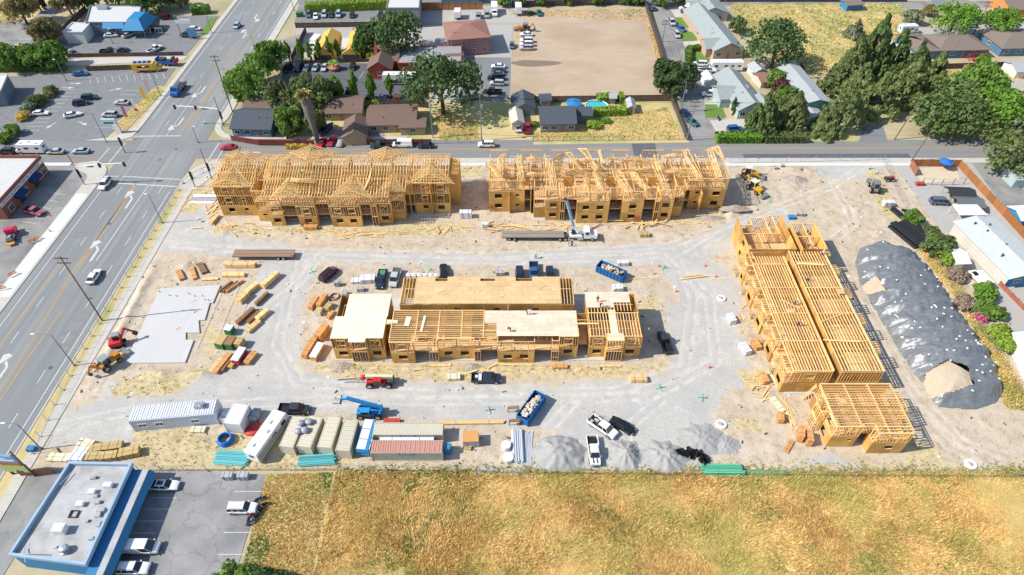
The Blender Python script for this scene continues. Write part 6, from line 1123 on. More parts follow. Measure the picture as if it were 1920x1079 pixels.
for(u0, v0, u1, v1) in((20, 1038, 88, 1040), (45, 1028, 48, 1055), (134, 886, 112, 910)):p, p2=at(u0, v0, 4.6), at(u1, v1, 4.6);b=MB();b.cyl((p.x-cx, p.y-cy, 4.6), (p2.x-cx, p2.y-cy, 4.65), .07, n=6);b.build('pipe', steel, t)
# FENCES
board={k:M('fence_'+k, c, .9, tuple(x*.75 for x in c), 2.0, rand=.15, stretch=(3, 3, .5)) for k, c in dict(brown=(.12, .085, .075), orange=(.42, .17, .055), maroon=(.22, .055, .05), dark=(.075, .06, .06), rust=(.36, .15, .09), redwood=(.40, .13, .075)).items()}
def board_fence(label, pts, h, col, sp=2.5, group=None, world=False):
 P_=[Vector((*p, 0)) for p in pts] if world else[at(*p) for p in pts];o=P_[0].copy();t=thing('board_fence', label, 'fence', o, 0, group)
 for a, b_ in zip(P_, P_[1:]):
  d=b_-a;L=d.length;n=max(1, round(L/sp));rz=math.atan2(d.y, d.x);w_=L/n
  me=shared(('fp', round(w_, 2), h, col), lambda:fence_panel_mesh(w_, h, board[col]));pm=shared(('post', h), lambda:MB().b2(-.07, .07, -.07, .07, 0, h+.12).mesh('post', wood_pole))
  for i in range(n):q=a-o+d*(i/n);ob('fence_panel', me, t, mtx((q.x, q.y, 0), rz));ob('post', pm, t, mtx((q.x, q.y, 0), rz))
 ob('post', pm, t, mtx((b_-o)[:], 0));return t
def fence_panel_mesh(L, h, mat):
 b=MB();n=max(3, round(L/.3))
 for i in range(n):x=L*i/n;b.b2(x+.01, x+L/n-.012, -.035-.012*(i%2), .0-.012*(i%2), .05, h+random.uniform(-.04, .04))
 for z in(.4, h-.3):b.b2(0, L, .001, .07, z-.05, z+.05)
 return b.mesh('fence_panel', mat)
board_fence('maroon board fence round the blue cottage garden', [(435, 264), (487, 273), (590, 274)], 1.8, 'maroon');board_fence('maroon board fence in front of the porch cottage', [(688, 271), (809, 271)], 1.7, 'maroon');board_fence('short maroon fence beside the pale small boat', [(548, 252), (538, 262)], 1.7, 'maroon')
board_fence('dark board fence along the bottom of the dark car park', [(683, 193), (804, 203)], 2.0, 'dark');board_fence('brown board fence along the bottom of the dirt lot', [(958, 193), (1000, 193), (1258, 190)], 2.2, 'brown');board_fence('brown board fence up the right side of the dirt lot', [(1258, 190), (1235, 95), (1208, 8)], 2.2, 'brown')
board_fence('brown board fence beside the lane down to the street', [(1258, 190), (1287, 263)], 1.8, 'brown');board_fence('dark board fence along the top of the dirt lot', [(960, 14), (1208, 8)], 2.4, 'dark');board_fence('dark board fence beyond the weedy field', [(1275, 4), (1700, 4)], 2.2, 'dark')
board_fence('orange board fence behind the gravel yard trucks', [(792, 20), (905, 18)], 3.0, 'orange');board_fence('dark slatted fence below the hedge lot', [(555, 53), (728, 50)], 2.0, 'dark');board_fence('grey wall fence left of the yellow tents', [(575, 62), (548, 118)], 2.4, 'dark');board_fence('low brown fence under the poplar row', [(560, 121), (705, 116)], 1.2, 'brown')
board_fence('brown fence below the swing set lawn', [(1748, 131), (1905, 126)], 2.0, 'brown');board_fence('short leaning orange fence in the swing yard', [(1803, 128), (1825, 150)], 1.8, 'rust');board_fence('rust fence stub left of the blue house', [(1704, 108), (1716, 122)], 1.9, 'orange');board_fence('brown fence behind the large conifers', [(1500, 126), (1505, 142)], 1.9, 'brown')
board_fence('dark red wall fence west of the diner', [(62, 104), (118, 66), (164, 22)], 2.4, 'brown');board_fence('low brown wall fence below the diner car park', [(128, 108), (345, 104)], 1.3, 'brown');board_fence('brown wall fence behind the yellow food truck', [(165, 134), (250, 131)], 1.8, 'brown');board_fence('dark hedge wall left of the corner lot', [(-40, 136), (120, 132)], 1.6, 'dark')
board_fence('new orange board fence running beside the mobile home', [(1796, 313), (1840, 362), (1985, 520)], 2.2, 'orange');board_fence('new orange board fence at the top of the sand pen', [(1706, 312), (1796, 313)], 2.2, 'orange');board_fence('reddish board fence at the left of the sand pen', [(1706, 313), (1716, 330)], 2.2, 'rust');board_fence('low brick red fence below the mobile home', [(1872, 535), (1940, 604)], 1.2, 'redwood', 2.0);board_fence('weathered rust fence behind the shop sign bottom left', [(42, 893), (102, 889)], 1.7, 'rust')
def wire_fence(label, pts, h, sp, group=None, dark=False, world=False, base=False, mesh_=True, postr=.05, name='chain_link_fence'):
 P_=[Vector((*p, 0)) for p in pts] if world else[at(*p) for p in pts];o=P_[0].copy();t=thing(name, label, 'fence', o, 0, group);m=dark_steel if dark else steel
 pm=shared(('cpost', h, dark, base, postr), lambda:(lambda b:(b.cyl((0, 0, 0), (0, 0, h+.1), postr, n=6), b.b2(-.35, .35, -.2, .2, 0, .18) if base else None, b)[-1].mesh('post', m))(MB()))
 for a, b_ in zip(P_, P_[1:]):
  d=b_-a;L=d.length;n=max(1, round(L/sp));u=d/n
  for i in range(n):
   q=a-o+u*i;gz=max(0, ground_z(q.x+o.x, q.y+o.y)) if GX0<q.x+o.x<GX1 else 0;ob('post', pm, t, mtx((q.x, q.y, 0), 0))
   b=MB();e=q+u
   for z in(h, .15):b.cyl(q+Vector((0, 0, z)), e+Vector((0, 0, z)), .022, n=4, cap=False)
   if mesh_:
    k=max(3, round(u.length/.5))
    for j in range(k):
     f0, f1=j/k, (j+1)/k;b.beam(q+u*f0+Vector((0, 0, .15)), q+u*f1+Vector((0, 0, h)), .012, .012);b.beam(q+u*f1+Vector((0, 0, .15)), q+u*f0+Vector((0, 0, h)), .012, .012)
   b.build('wire_panel', m, t)
 q=P_[-1]-o;ob('post', pm, t, mtx((q.x, q.y, 0), 0));return t
wire_fence('temporary mesh fence on feet along the main road side of the site', [(62, 852), (103, 760), (146, 680), (187, 608), (240, 520), (300, 418), (328, 372), (345, 345)], 1.9, 3.4, base=True)
wire_fence('temporary mesh fence along the side street side of the site', [(345, 345), (400, 316)], 1.8, 3.2, base=True);wire_fence('mesh fence at the top right of the site with red stakes', [(1368, 307), (1500, 305), (1648, 301)], 1.7, 3.6)
wire_fence('chain link fence between the site and the gravel driveway', [(1655, 300), (1690, 378), (1770, 520), (1850, 640), (1935, 770)], 1.8, 3.4);wire_fence('chain link fence between the site and the dry field', [(262, 884), (640, 882), (900, 888), (1300, 893), (1940, 896)], 1.8, 4.0);wire_fence('broken wire fence between the small field and the tall grass', [(635, 886), (590, 1079)], 1.2, 3.5, mesh_=False)
wire_fence('brown wire fence with gate along the dirt yard', [(1000, 266), (1282, 263)], 1.5, 4.2, dark=True, mesh_=False, postr=.08);wire_fence('wire fence of grey posts before the oak lawn', [(815, 270), (905, 268)], 1.4, 3.5, dark=True, mesh_=False);wire_fence('dark post and rail front of the sand pen', [(1728, 346), (1764, 348), (1806, 346)], 1.9, 3, dark=True, mesh_=False, postr=.08)
wire_fence('chain link fence beside the weedy field', [(1358, 8), (1392, 60), (1420, 128)], 1.8, 4, mesh_=False)
# TREES AND SHRUBS
def leaf_mat(n, c, c2):return M('leaf_'+n, tuple(x*1.6 for x in c), .75, tuple(x*1.65 for x in c2), .35, island=.30, rand=.10, spec=.2)
LM=dict(oak=leaf_mat('oak', (.047, .082, .028), (.075, .115, .043)), green=leaf_mat('green', (.085, .15, .025), (.12, .19, .04)), bright=leaf_mat('bright', (.095, .185, .022), (.13, .225, .032)), olive=leaf_mat('olive', (.085, .11, .036), (.12, .15, .05)), fir=leaf_mat('fir', (.075, .115, .036), (.11, .15, .05)), cypress=leaf_mat('cypress', (.115, .145, .05), (.16, .19, .07)), gold=leaf_mat('gold', (.35, .25, .05), (.45, .33, .08)), rustleaf=leaf_mat('rust', (.15, .14, .055), (.21, .16, .075)), plum=leaf_mat('plum', (.08, .035, .035), (.11, .05, .045)), lime=leaf_mat('lime', (.17, .24, .03), (.21, .28, .045)), pink=leaf_mat('pink', (.50, .05, .22), (.45, .12, .25)), sage=leaf_mat('sage', (.15, .17, .10), (.20, .22, .14)), dead=leaf_mat('dead', (.20, .15, .11), (.26, .20, .14)))
for m_ in LM.values():
 N_, L_=m_.node_tree.nodes, m_.node_tree.links;pb=N_['Principled BSDF'];tr=N_.new('ShaderNodeBsdfTranslucent');mx_=N_.new('ShaderNodeMixShader');mx_.inputs[0].default_value=.38
 L_.new(pb.inputs['Base Color'].links[0].from_socket, tr.inputs[0]);L_.new(pb.outputs[0], mx_.inputs[1]);L_.new(tr.outputs[0], mx_.inputs[2]);L_.new(mx_.outputs[0], N_['Material Output'].inputs[0])
barkm=M('bark', (.11, .08, .06), .95, (.16, .12, .09), 3, stretch=(3, 3, .5))
def crown_mesh(kind, seed, n, card):
 """leaf cards gathered in clumps; unit crown: radius 1, from z 0 to about 1"""
 rs=np.random.RandomState(seed);C_=[]
 if kind=='round':
  for i in range(44):
   d=rs.randn(3);d/=np.linalg.norm(d);d[2]=d[2] if d[2]>-.55 else-d[2];r=rs.uniform(.5, .84);C_.append((d[0]*r, d[1]*r, .45+d[2]*r*.52, rs.uniform(.20, .34)))
  C_+=[(0, 0, .45, .55), (0, 0, .7, .4), (.3, 0, .4, .4), (-.3, .1, .4, .4)]
 elif kind=='cone':
  for i in range(70):
   h=rs.rand()**1.25;a=rs.uniform(0, 2*PI);r=(1-h)*rs.uniform(.65, 1.0)+.03;C_.append((math.cos(a)*r, math.sin(a)*r, .03+h*.95-r*.06, .07+.17*(1-h)))
 elif kind=='column':
  for i in range(30):
   h=rs.rand();a=rs.uniform(0, 2*PI);r=.7*math.sin(PI*(h*.8+.12))*rs.uniform(.4, 1);C_.append((math.cos(a)*r, math.sin(a)*r, h*.92+.04, .22))
 elif kind=='spread':
  for i in range(40):
   a=rs.uniform(0, 2*PI);r=rs.uniform(.1, 1)**.6;C_.append((math.cos(a)*r*.9, math.sin(a)*r*.9, .15+rs.uniform(0, .75)*(1.05-r*.6), rs.uniform(.16, .28)))
 V=[];F=[];per=max(4, n//len(C_));zs=1.0 if kind in('round', 'spread') else .5
 for cx, cy, cz, cr in C_:
  for j in range(per):
   d=rs.randn(3);d/=np.linalg.norm(d);
   if rs.rand()<.75:d[2]=abs(d[2])
   p=np.array((cx, cy, cz))+d*cr*rs.uniform(.75, 1.05)*np.array((1, 1, .75 if kind!='column' else .5))
   nrm=d+rs.randn(3)*.55+np.array((0, 0, .35));nrm/=np.linalg.norm(nrm);t1=np.cross(nrm, rs.randn(3));t1/=np.linalg.norm(t1);t2=np.cross(nrm, t1);s=card*rs.uniform(.6, 1.25);o=len(V)
   V+=[p-t1*s-t2*s*.6, p+t1*s-t2*s*.7, p+t1*s*.8+t2*s*.7, p-t1*s*.7+t2*s*.6];F.append((o, o+1, o+2, o+3))
 b=MB();b.v=[tuple(map(float, v)) for v in V];b.f=F;b.m=[0]*len(F);return b
def trunk_mesh(seed, cone=False):
 rs=random.Random(seed);b=MB();b.tube([(0, 0, -.02), (.01, 0, .25), (.02, .01, .55), (0, .02, .95 if cone else .8)], [.055, .042, .03, .006], 7)
 if not cone:
  for i in range(6):a=i*1.05+rs.random();r=rs.uniform(.3, .55);b.tube([(.015, .005, .3+.05*i), (math.cos(a)*r*.5, math.sin(a)*r*.5, .5+.04*i), (math.cos(a)*r, math.sin(a)*r, .66+.04*i)], [.022, .015, .005], 5)
 return b
def tree(kind, u, v, H, R, mat, label, group=None, cat='tree', name='tree', lift=.18, seed=None, card=None, n=None, world=None):
 """u, v: foot of the trunk on the ground"""
 p=Vector((*world, 0)) if world else at(u, v);seed=seed if seed is not None else random.randint(0, 2);n=n or(2600 if R>4 else 1500 if R>2 else 700);card=card or min(.10, max(.04, .38/max(R, 1.0)))
 card=round(card, 2);me=shared(('crown', kind, seed, n, card, mat), lambda:crown_mesh(kind, seed*17+3, n, card).mesh('crown', LM[mat]));tm=shared(('trunk', seed, kind=='cone'), lambda:trunk_mesh(seed, kind=='cone').mesh('trunk', barkm, True))
 gz=ground_z(p.x, p.y) if GX0<p.x<GX1 and GY0<p.y<GY1 else 0
 t=thing(name, label, cat, (p.x, p.y, gz), random.uniform(0, 6.28), group)
 if lift>.02 or kind=='cone':ob('trunk', tm, t, Matrix.Diagonal((H*.8, H*.8, H, 1)))
 k=random.uniform(.92, 1.08);ob('crown', me, t, Matrix.Translation((0, 0, H*lift)) @ Matrix.Diagonal((R*k, R/k, H*(1-lift), 1)));return t
GT={}
for a in(('round', 52, 46, 11, 6, 'rustleaf', 'tall tree with reddish crown in the far left corner'), ('round', 96, 84, 9, 4.6, 'rustleaf', 'reddish tree by the dark wall west of the diner'), ('round', 30, 131, 8.5, 5, 'green', 'round green tree above the auto shop'), ('round', 76, 128, 8, 4.6, 'green', 'left of the paired green trees above the corner lot'), ('round', 106, 128, 8.5, 5, 'green', 'right of the paired green trees above the corner lot'), ('round', 135, 28, 9, 5, 'rustleaf', 'tree with rusty crown behind the diner roof'), ('round', 78, 22, 7, 3, 'plum', 'small plum tree in the top left car park'), ('round', 172, 16, 8, 4, 'olive', 'olive tree at the back left of the diner'), ('round', 225, 12, 9, 4.6, 'olive', 'olive green tree behind the diner roof centre'), ('round', 275, 22, 10, 6.5, 'green', 'broad green tree at the back right of the diner'), ('round', 300, 20, 9, 6, 'olive', 'broad olive tree right of the broad green tree'), ('round', 340, 15, 8, 4, 'olive', 'small olive tree near the top of the main road'), ('round', 0, 118, 7, 3.5, 'olive', 'olive tree cut by the left edge above the repair shop'), ('round', 472, 190, 11, 6.8, 'green', 'large green street tree beside the main road at the dark car park'), ('round', 515, 130, 9.5, 5, 'green', 'green tree at the north end of the dark car park'), ('round', 492, 158, 10, 5.4, 'green', 'middle green tree between road and dark car park'), ('round', 462, 188, 7, 4, 'green', 'smaller green tree closest to the road kerb'), ('spread', 548, 202, 10.5, 6.5, 'olive', 'grey green willow left of the palm trunk'), ('spread', 592, 202, 11.5, 7, 'olive', 'grey green willow right of the palm trunk'), ('round', 547, 250, 8, 3.9, 'green', 'round bushy tree beside the blue cottage'), ('round', 596, 250, 7.5, 3.2, 'olive', 'bush with cream blossom behind the palm trunk'), ('round', 748, 104, 14, 9, 'oak', 'large dark oak behind the grey flat roofed block'), ('round', 700, 100, 10, 5.5, 'oak', 'smaller dark oak left of the large dark oak'), ('round', 832, 213, 17, 11, 'oak', 'huge dark oak beside the yard fence'), ('round', 1245, 170, 10, 4.6, 'oak', 'dark oak at the lower corner of the dirt lot'), ('round', 1270, 178, 10, 5.4, 'oak', 'dark oak leaning over the lane'), ('round', 1445, 128, 15, 10, 'oak', 'huge dark oak beside the weedy field'), ('round', 1380, 62, 5.5, 3.2, 'olive', 'small dark tree between long green roof and field'), ('column', 1373, 216, 5.5, 1.2, 'fir', 'thin cypress at the corner of the nearest green roof'), ('cone', 1588, 150, 15, 5.0, 'cypress', 'grey green conifer at the back left of the conifer group'), ('cone', 1622, 140, 19, 6, 'fir', 'tall dark conifer in the centre of the group'), ('cone', 1664, 140, 15, 6, 'fir', 'dark green conifer beside the white camper'), ('cone', 1565, 175, 12, 5, 'cypress', 'conifer behind the mint green house roof'), ('cone', 1600, 190, 12, 6, 'cypress', 'broad yellow green conifer in the middle of the group'), ('cone', 1570, 238, 14, 6.5, 'cypress', 'drooping conifer nearest the side street'), ('cone', 1634, 212, 13, 7, 'cypress', 'yellow green conifer with long drooping limbs'), ('cone', 1690, 190, 14, 7, 'cypress', 'grey green conifer right of the conifer group'), ('cone', 1738, 168, 12, 5.5, 'cypress', 'grey green conifer before the blue house'), ('cone', 1700, 160, 14, 5, 'fir', 'slim dark conifer between camper and blue house'), ('cone', 1425, 246, 12, 5.5, 'fir', 'green conifer standing by the clipped hedge'), ('cone', 1600, 70, 6, 3.5, 'sage', 'sage shrub tree in the weedy field'), ('cone', 1480, 240, 11, 5, 'cypress', 'yellow green conifer before the mint house'), ('cone', 1546, 252, 8, 4, 'cypress', 'small conifer at the driveway edge'), ('round', 1770, 215, 11, 7, 'fir', 'large blue green tree above the side street'), ('round', 1820, 195, 12, 7, 'green', 'large mid green tree before the pale tan house'), ('round', 1742, 245, 11, 7.5, 'fir', 'dark shade tree beside the leaning wood pole'), ('round', 1795, 250, 11, 8, 'fir', 'broad dark green tree along the side street'), ('round', 1855, 245, 12, 8, 'bright', 'bright green tree along the side street at right'), ('round', 1880, 260, 8, 5, 'sage', 'grey shrubby tree at the right end of the street'), ('spread', 1905, 318, 12, 10, 'olive', 'huge olive green tree at the right edge above the lane'), ('round', 1915, 262, 9, 6, 'olive', 'olive tree at the right edge by the street'), ('round', 1778, 66, 11, 8, 'bright', 'round bright green tree behind the long blue house'), ('round', 1868, 66, 9, 6.6, 'bright', 'smaller round bright green tree at the far right'), ('round', 1740, 30, 4, 2.5, 'rustleaf', 'small rusty tree left of the bright round tree'), ('round', 1706, 45, 5, 3.2, 'sage', 'sage bush tree behind the white camper'), ('round', 1842, 135, 4, 2, 'green', 'small green tree in the swing yard'), ('round', 1838, 125, 4, 2, 'bright', 'small bright tree against the swing yard fence'), ('round', 1450, 166, 6, 3.2, 'green', 'green bushy tree left of the mint house'), ('round', 1462, 178, 5, 3, 'plum', 'plum coloured bush left of the mint house'), ('round', 1472, 218, 7, 3.2, 'olive', 'olive bushy tree by the mint porch'), ('round', 1468, 205, 7, 3.4, 'green', 'green bushy tree behind the clipped hedge'), ('round', 975, 10, 5, 3, 'green', 'clipped round tree above the white box trailer'), ('round', 1016, 10, 5, 3, 'green', 'clipped round tree above the teal car'), ('round', 1067, 8, 5, 3, 'green', 'clipped round tree along the back fence at centre'), ('round', 1118, 8, 5, 3, 'green', 'clipped round tree near the right half of the back fence'), ('round', 1172, 8, 5, 3, 'green', 'clipped round tree left of the paired trees'), ('round', 1192, 8, 5, 3, 'green', 'clipped round tree nearest the lane top'), ('round', 945, 12, 5, 3, 'green', 'clipped round tree above the white step van'), ('round', 1238, 12, 5, 3.6, 'green', 'wide round tree at the lane top corner'), ('round', 1268, 8, 4, 2.6, 'green', 'small round tree beside the far green roof'), ('round', 1708, 420, 3.6, 2.3, 'green', 'round green shrub by the black pipe stack'), ('round', 1740, 445, 2.8, 2, 'olive', 'olive shrub below the gravel yard'), ('round', 1752, 476, 4.6, 3.2, 'fir', 'dark bushy shrub by the white roofed shed'), ('round', 1745, 452, 2.2, 1.8, 'lime', 'small lime shrub at the drive'), ('round', 1769, 492, 3, 2.2, 'lime', 'lime yellow shrub beside the white roofed shed'), ('round', 1840, 556, 3.2, 2.6, 'bright', 'bright green shrub beside the white van'), ('round', 1845, 590, 3, 2.6, 'green', 'green bush by the chain link fence'), ('round', 1862, 592, 2.4, 2, 'green', 'second green bush below the white van'), ('round', 1838, 600, 1.6, 1.3, 'pink', 'magenta flowering bush at the chain link fence'), ('round', 1790, 520, 2.4, 2.4, 'dead', 'brown bare shrub between fence and shed'), ('round', 1806, 575, 2.2, 2.2, 'dead', 'brown dry shrub beside the chain link fence'), ('round', 1800, 445, 1.4, 1.1, 'green', 'little green shrub by the mobile home steps'), ('round', 1823, 470, 1.6, 1.4, 'olive', 'clipped olive shrub under the mobile home windows'), ('round', 1868, 632, 2.6, 2.2, 'lime', 'long lime hedge bush at the lower right'), ('round', 1876, 650, 2.6, 2.2, 'lime', 'lower half of the lime hedge at the lower right'), ('round', 98, 176, 2.6, 1.9, 'olive', 'olive shrub at the top of the lot shrub bed'), ('round', 95, 183, 2, 1.7, 'rustleaf', 'rusty shrub second in the lot shrub bed'), ('round', 70, 198, 3, 2.6, 'olive', 'large olive shrub in the lot shrub bed'), ('round', 57, 208, 2.6, 2.3, 'sage', 'sage shrub above the golden shrub'), ('round', 46, 224, 2.2, 2, 'gold', 'golden yellow shrub in the lot shrub bed'), ('round', 28, 252, 3, 2.2, 'green', 'green shrub at the bottom of the lot shrub bed'), ('round', 12, 266, 2.4, 2.2, 'green', 'dark green shrub by the street at the left edge'), ('round', 82, 192, 1.8, 1.6, 'green', 'green shrub right of the large olive shrub'), ('round', 440, 1102, 3.2, 3.4, 'green', 'leafy green tree top cut by the bottom edge'), ('round', 484, 1104, 2.6, 2.8, 'oak', 'dark leafy bush cut by the bottom edge'), ('round', 520, 1100, 2.2, 2.2, 'oak', 'small dark bush right of the leafy tree at the bottom'), ('round', 1004, 236, 1.4, 1.3, 'green', 'green bush beside the magenta pickup'), ('round', 1112, 238, 1.8, 2.2, 'lime', 'low lime bush in the dirt yard'), ('round', 1136, 230, 1.3, 1.5, 'bright', 'low bright bush under the pool hedge'), ('round', 694, 200, 1.8, 2.4, 'lime', 'lime bush against the dark fence'), ('round', 698, 112, 3, 2.2, 'lime', 'lime bush beside the red spire shop')):
 kind, u, v, H, R, mat, lb=a;tree(kind, u, v, H, R*1.1, mat, lb, name={'cone':'conifer_tree', 'column':'cypress_tree'}.get(kind, 'tree') if H>3.7 else 'shrub', cat='tree' if H>3.7 else 'shrub', lift=.09 if H>3.7 and kind!='cone' else .02)
G='slim columnar trees round the dark car park'
for i, (u, v, H, R, lb) in enumerate(((544, 116, 7, 1.3, 'slim green poplar at the left end of the poplar row'), (568, 116, 7.5, 1.5, 'slim green poplar second from the left'), (584, 117, 7, 1.3, 'slim green poplar beside the white truck'), (602, 116, 7.5, 1.6, 'slim green poplar before the first yellow tent'), (622, 114, 8, 1.6, 'slim green poplar between yellow tent and pale shed'), (636, 112, 7, 1.4, 'slim green poplar before the pale shed'), (671, 114, 7, 1.4, 'slim green poplar before the second yellow tent'), (684, 112, 7.5, 1.4, 'slim green poplar next to the dark oak'), (634, 187, 7.5, 3, 'fullest columnar tree above the brown roofed cottage'), (667, 188, 9, 2.2, 'columnar bright tree left of the blue sedan'), (699, 187, 8, 2.1, 'columnar bright tree in the middle of the car park edge'), (734, 184, 7.5, 1.6, 'columnar bright tree in front of the large motorhome'), (767, 184, 4.5, .7, 'thinnest young tree beside the huge oak'))):
 tree('column', u, v, H, R, 'bright', lb, G, name='columnar_tree', lift=.1)
p=at(598, 272);t=thing('palm_tree', 'tall palm with shaggy grey trunk leaning beside the red sedan', 'palm tree', (p.x, p.y, 0));b=MB();b.tube([(0, 0, 0), (-.4, .5, 5), (-.7, .5, 10), (-1.0, .6, 15)], [.65, .8, 1.3, 1.5], 9);b.build('trunk', M('palm_skirt', (.12, .11, .105), .95, (.19, .175, .16), 3, stretch=(4, 4, .6), bump=.6), t, smooth=True)
b=MB()
for i in range(46):
 a=i*2.4;e=random.uniform(-.5, 1.1);L=random.uniform(2.2, 3.2);c=Vector((-1.0, .6, 15.2));d=Vector((math.cos(a)*math.cos(e), math.sin(a)*math.cos(e), math.sin(e)));s_=d.cross(Vector((0, 0, 1))).normalized()*.55;m_=c+d*L*.6;e_=c+d*L-Vector((0, 0, .8));b.add([c, m_-s_, e_, m_+s_], [(0, 1, 2, 3)])
b.build('frond', M('palm_frond', (.30, .28, .08), .7, (.42, .36, .14), 1.5, island=.3), t)
def hedge(label, pts, w_, h, mat, n=900):
 P_=[at(*p) for p in pts];t=thing('hedge', label, 'hedge', P_[0]);o=P_[0];b=MB();rs=np.random.RandomState(len(label));L=sum((b_-a).length for a, b_ in zip(P_, P_[1:]));core=MB()
 for a, b_ in zip(P_, P_[1:]):
  d=b_-a;l=d.length;u=d/l;nn=Vector((-u.y, u.x, 0));core.beam(a-o+Vector((0, 0, h*.45)), b_-o+Vector((0, 0, h*.45)), w_*.8, h*.85)
  for i in range(int(n*l/L)):
   x=rs.uniform(0, l);f=rs.rand();y, z, nr=(rs.uniform(-w_, w_)/2, h+rs.randn()*.08, Vector((0, 0, 1))) if f<.5 else(rs.choice((-1, 1))*w_/2, rs.uniform(0, h), None)
   if nr is None:nr=nn*(1 if y>0 else-1)
   p=a-o+u*x+nn*y+Vector((0, 0, z));nr=(nr+Vector(rs.randn(3))*.5).normalized();t1=nr.cross(Vector(rs.randn(3))).normalized();t2=nr.cross(t1);s_=rs.uniform(.15, .32);b.add([p-t1*s_-t2*s_, p+t1*s_-t2*s_, p+t1*s_+t2*s_, p-t1*s_+t2*s_], [(0, 1, 2, 3)])
 core.build('hedge_body', LM[mat], t);b.build('leaves', LM[mat], t)
hedge('long yellow green hedge behind the hedge car park', [(574, 22), (735, 15)], 3.5, 3.2, 'lime', 1400);hedge('clipped green hedge in front of the blue SUV', [(1341, 264), (1425, 264)], 3.0, 2.0, 'bright', 900);hedge('dark clipped hedge right of the bright hedge', [(1430, 264), (1508, 264)], 3, 2.0, 'olive', 800);hedge('square lawn hedge beside the lane', [(1290, 116), (1290, 96), (1316, 94)], 2, 1.6, 'green', 600);hedge('clipped green hedge round the pool', [(1112, 216), (1172, 214), (1176, 202)], 2.4, 2.0, 'lime', 900);hedge('green bushes behind the pool', [(1118, 192), (1145, 190)], 3, 2.2, 'lime', 400);hedge('dark green bush block beside the top lawn', [(362, 26), (395, 24)], 3.5, 2.6, 'green', 500);hedge('dry yellow bushes along the maroon fence', [(538, 278), (590, 280)], 1.2, 1.0, 'gold', 350);hedge('lush green bushes behind the pool hut', [(1160, 192), (1168, 192)], 3, 2.6, 'lime', 300);hedge('dark green hedge above the corner lot', [(0, 134), (125, 132)], 2, 1.8, 'fir', 700);hedge('pink flowering shrubs beside the far green house', [(1300, 36), (1303, 50)], 1.6, 1.2, 'pink', 200)
# POLES, LAMPS, SIGNALS, SIGNS
def pole_thing(u, v, H, label, cross=True, lean=(0, 0), group='wooden utility poles', mat=None, pots=True, ang=0):
 p=at(u, v);t=thing('utility_pole', label, 'utility pole', (p.x, p.y, 0), ang, group);b=MB();b.tube([(0, 0, -.1), (lean[0]/2, lean[1]/2, H/2), (lean[0], lean[1], H)], [.17, .14, .11], 7);b.build('pole', mat or wood_pole, t)
 if cross:
  for z in(H-.5, H-1.7):b=MB();b.box((lean[0], lean[1], z), (2.6, .14, .16));[b.cyl((lean[0]+x, lean[1], z+.08), (lean[0]+x, lean[1], z+.3), .06, n=5) for x in(-1.2, -.6, .6, 1.2)];b.build('crossarm', wood_pole, t)
 if pots:b=MB();b.cyl((lean[0]+.4, lean[1]-.25, H-3.4), (lean[0]+.4, lean[1]-.25, H-2.5), .28, n=8);b.build('transformer', steel, t)
 return(p.x+lean[0], p.y+lean[1], H-.3)
tops=[pole_thing(192.5, 602, 18.2, 'tall wooden pole beside the concrete slab', cross=True, pots=False), pole_thing(436, 209.5, 17.8, 'tall wooden pole beside the blue cottage', pots=False), pole_thing(812, 259, 13, 'grey utility pole below the huge oak', mat=pole_grey), pole_thing(903, 264, 14, 'grey utility pole at the dirt yard fence', mat=pole_grey), pole_thing(1288, 264, 12.5, 'grey utility pole at the lane mouth', mat=pole_grey), pole_thing(1276, 211, 10, 'grey utility pole under the lane oak', mat=pole_grey), pole_thing(1242, 79, 8, 'grey utility pole by the upper lane fence', mat=pole_grey, pots=False), pole_thing(1677, 262, 12.5, 'brown leaning utility pole before the conifers', lean=(2.2, .5)), pole_thing(1708, 303, 9, 'bare brown stub pole above the sand pen', cross=False, lean=(1.2, 0), pots=False), pole_thing(1824, 66, 12, 'dark utility pole between the round bright trees', pots=False), pole_thing(66, 893, 8, 'wooden pole beside the shop sign', cross=False, pots=False)]
t=thing('power_line', 'thin power lines strung along the side street poles', 'power line', (0, 0, 0))
def wire(a, c, sag):P_=[Vector(a).lerp(Vector(c), f)-Vector((0, 0, sag*4*f*(1-f))) for f in np.linspace(0, 1, 9)];b=MB();b.tube(P_, .028, 4);b.build('wire', black_plastic, t)
for a, c in((2, 3), (3, 4), (4, 7), (4, 5), (5, 6)):
 for o in(-1.0, 0, 1.0):wire(Vector(tops[a])+Vector((o, 0, 0)), Vector(tops[c])+Vector((o, 0, 0)), .7)
def lamp(u, v, H, arm, label, group='steel street lamps along the road'):
 p=at(u, v);t=thing('street_lamp', label, 'street lamp', (p.x, p.y, 0), 0, group);b=MB();b.tube([(0, 0, 0), (0, 0, H*.5), (0, 0, H)], [.13, .10, .07], 7);b.lathe([(.25, 0), (.25, .3), (.14, .35)], 8);b.build('pole', pole_grey, t);b=MB();b.tube([(0, 0, H-.1), (arm*.5, 0, H+.25), (arm, 0, H+.3)], .05, 6);b.build('arm', pole_grey, t);b=MB();b.box((arm*1.12, 0, H+.26), (.75, .3, .14));b.build('lamp_head', white_paint, t)
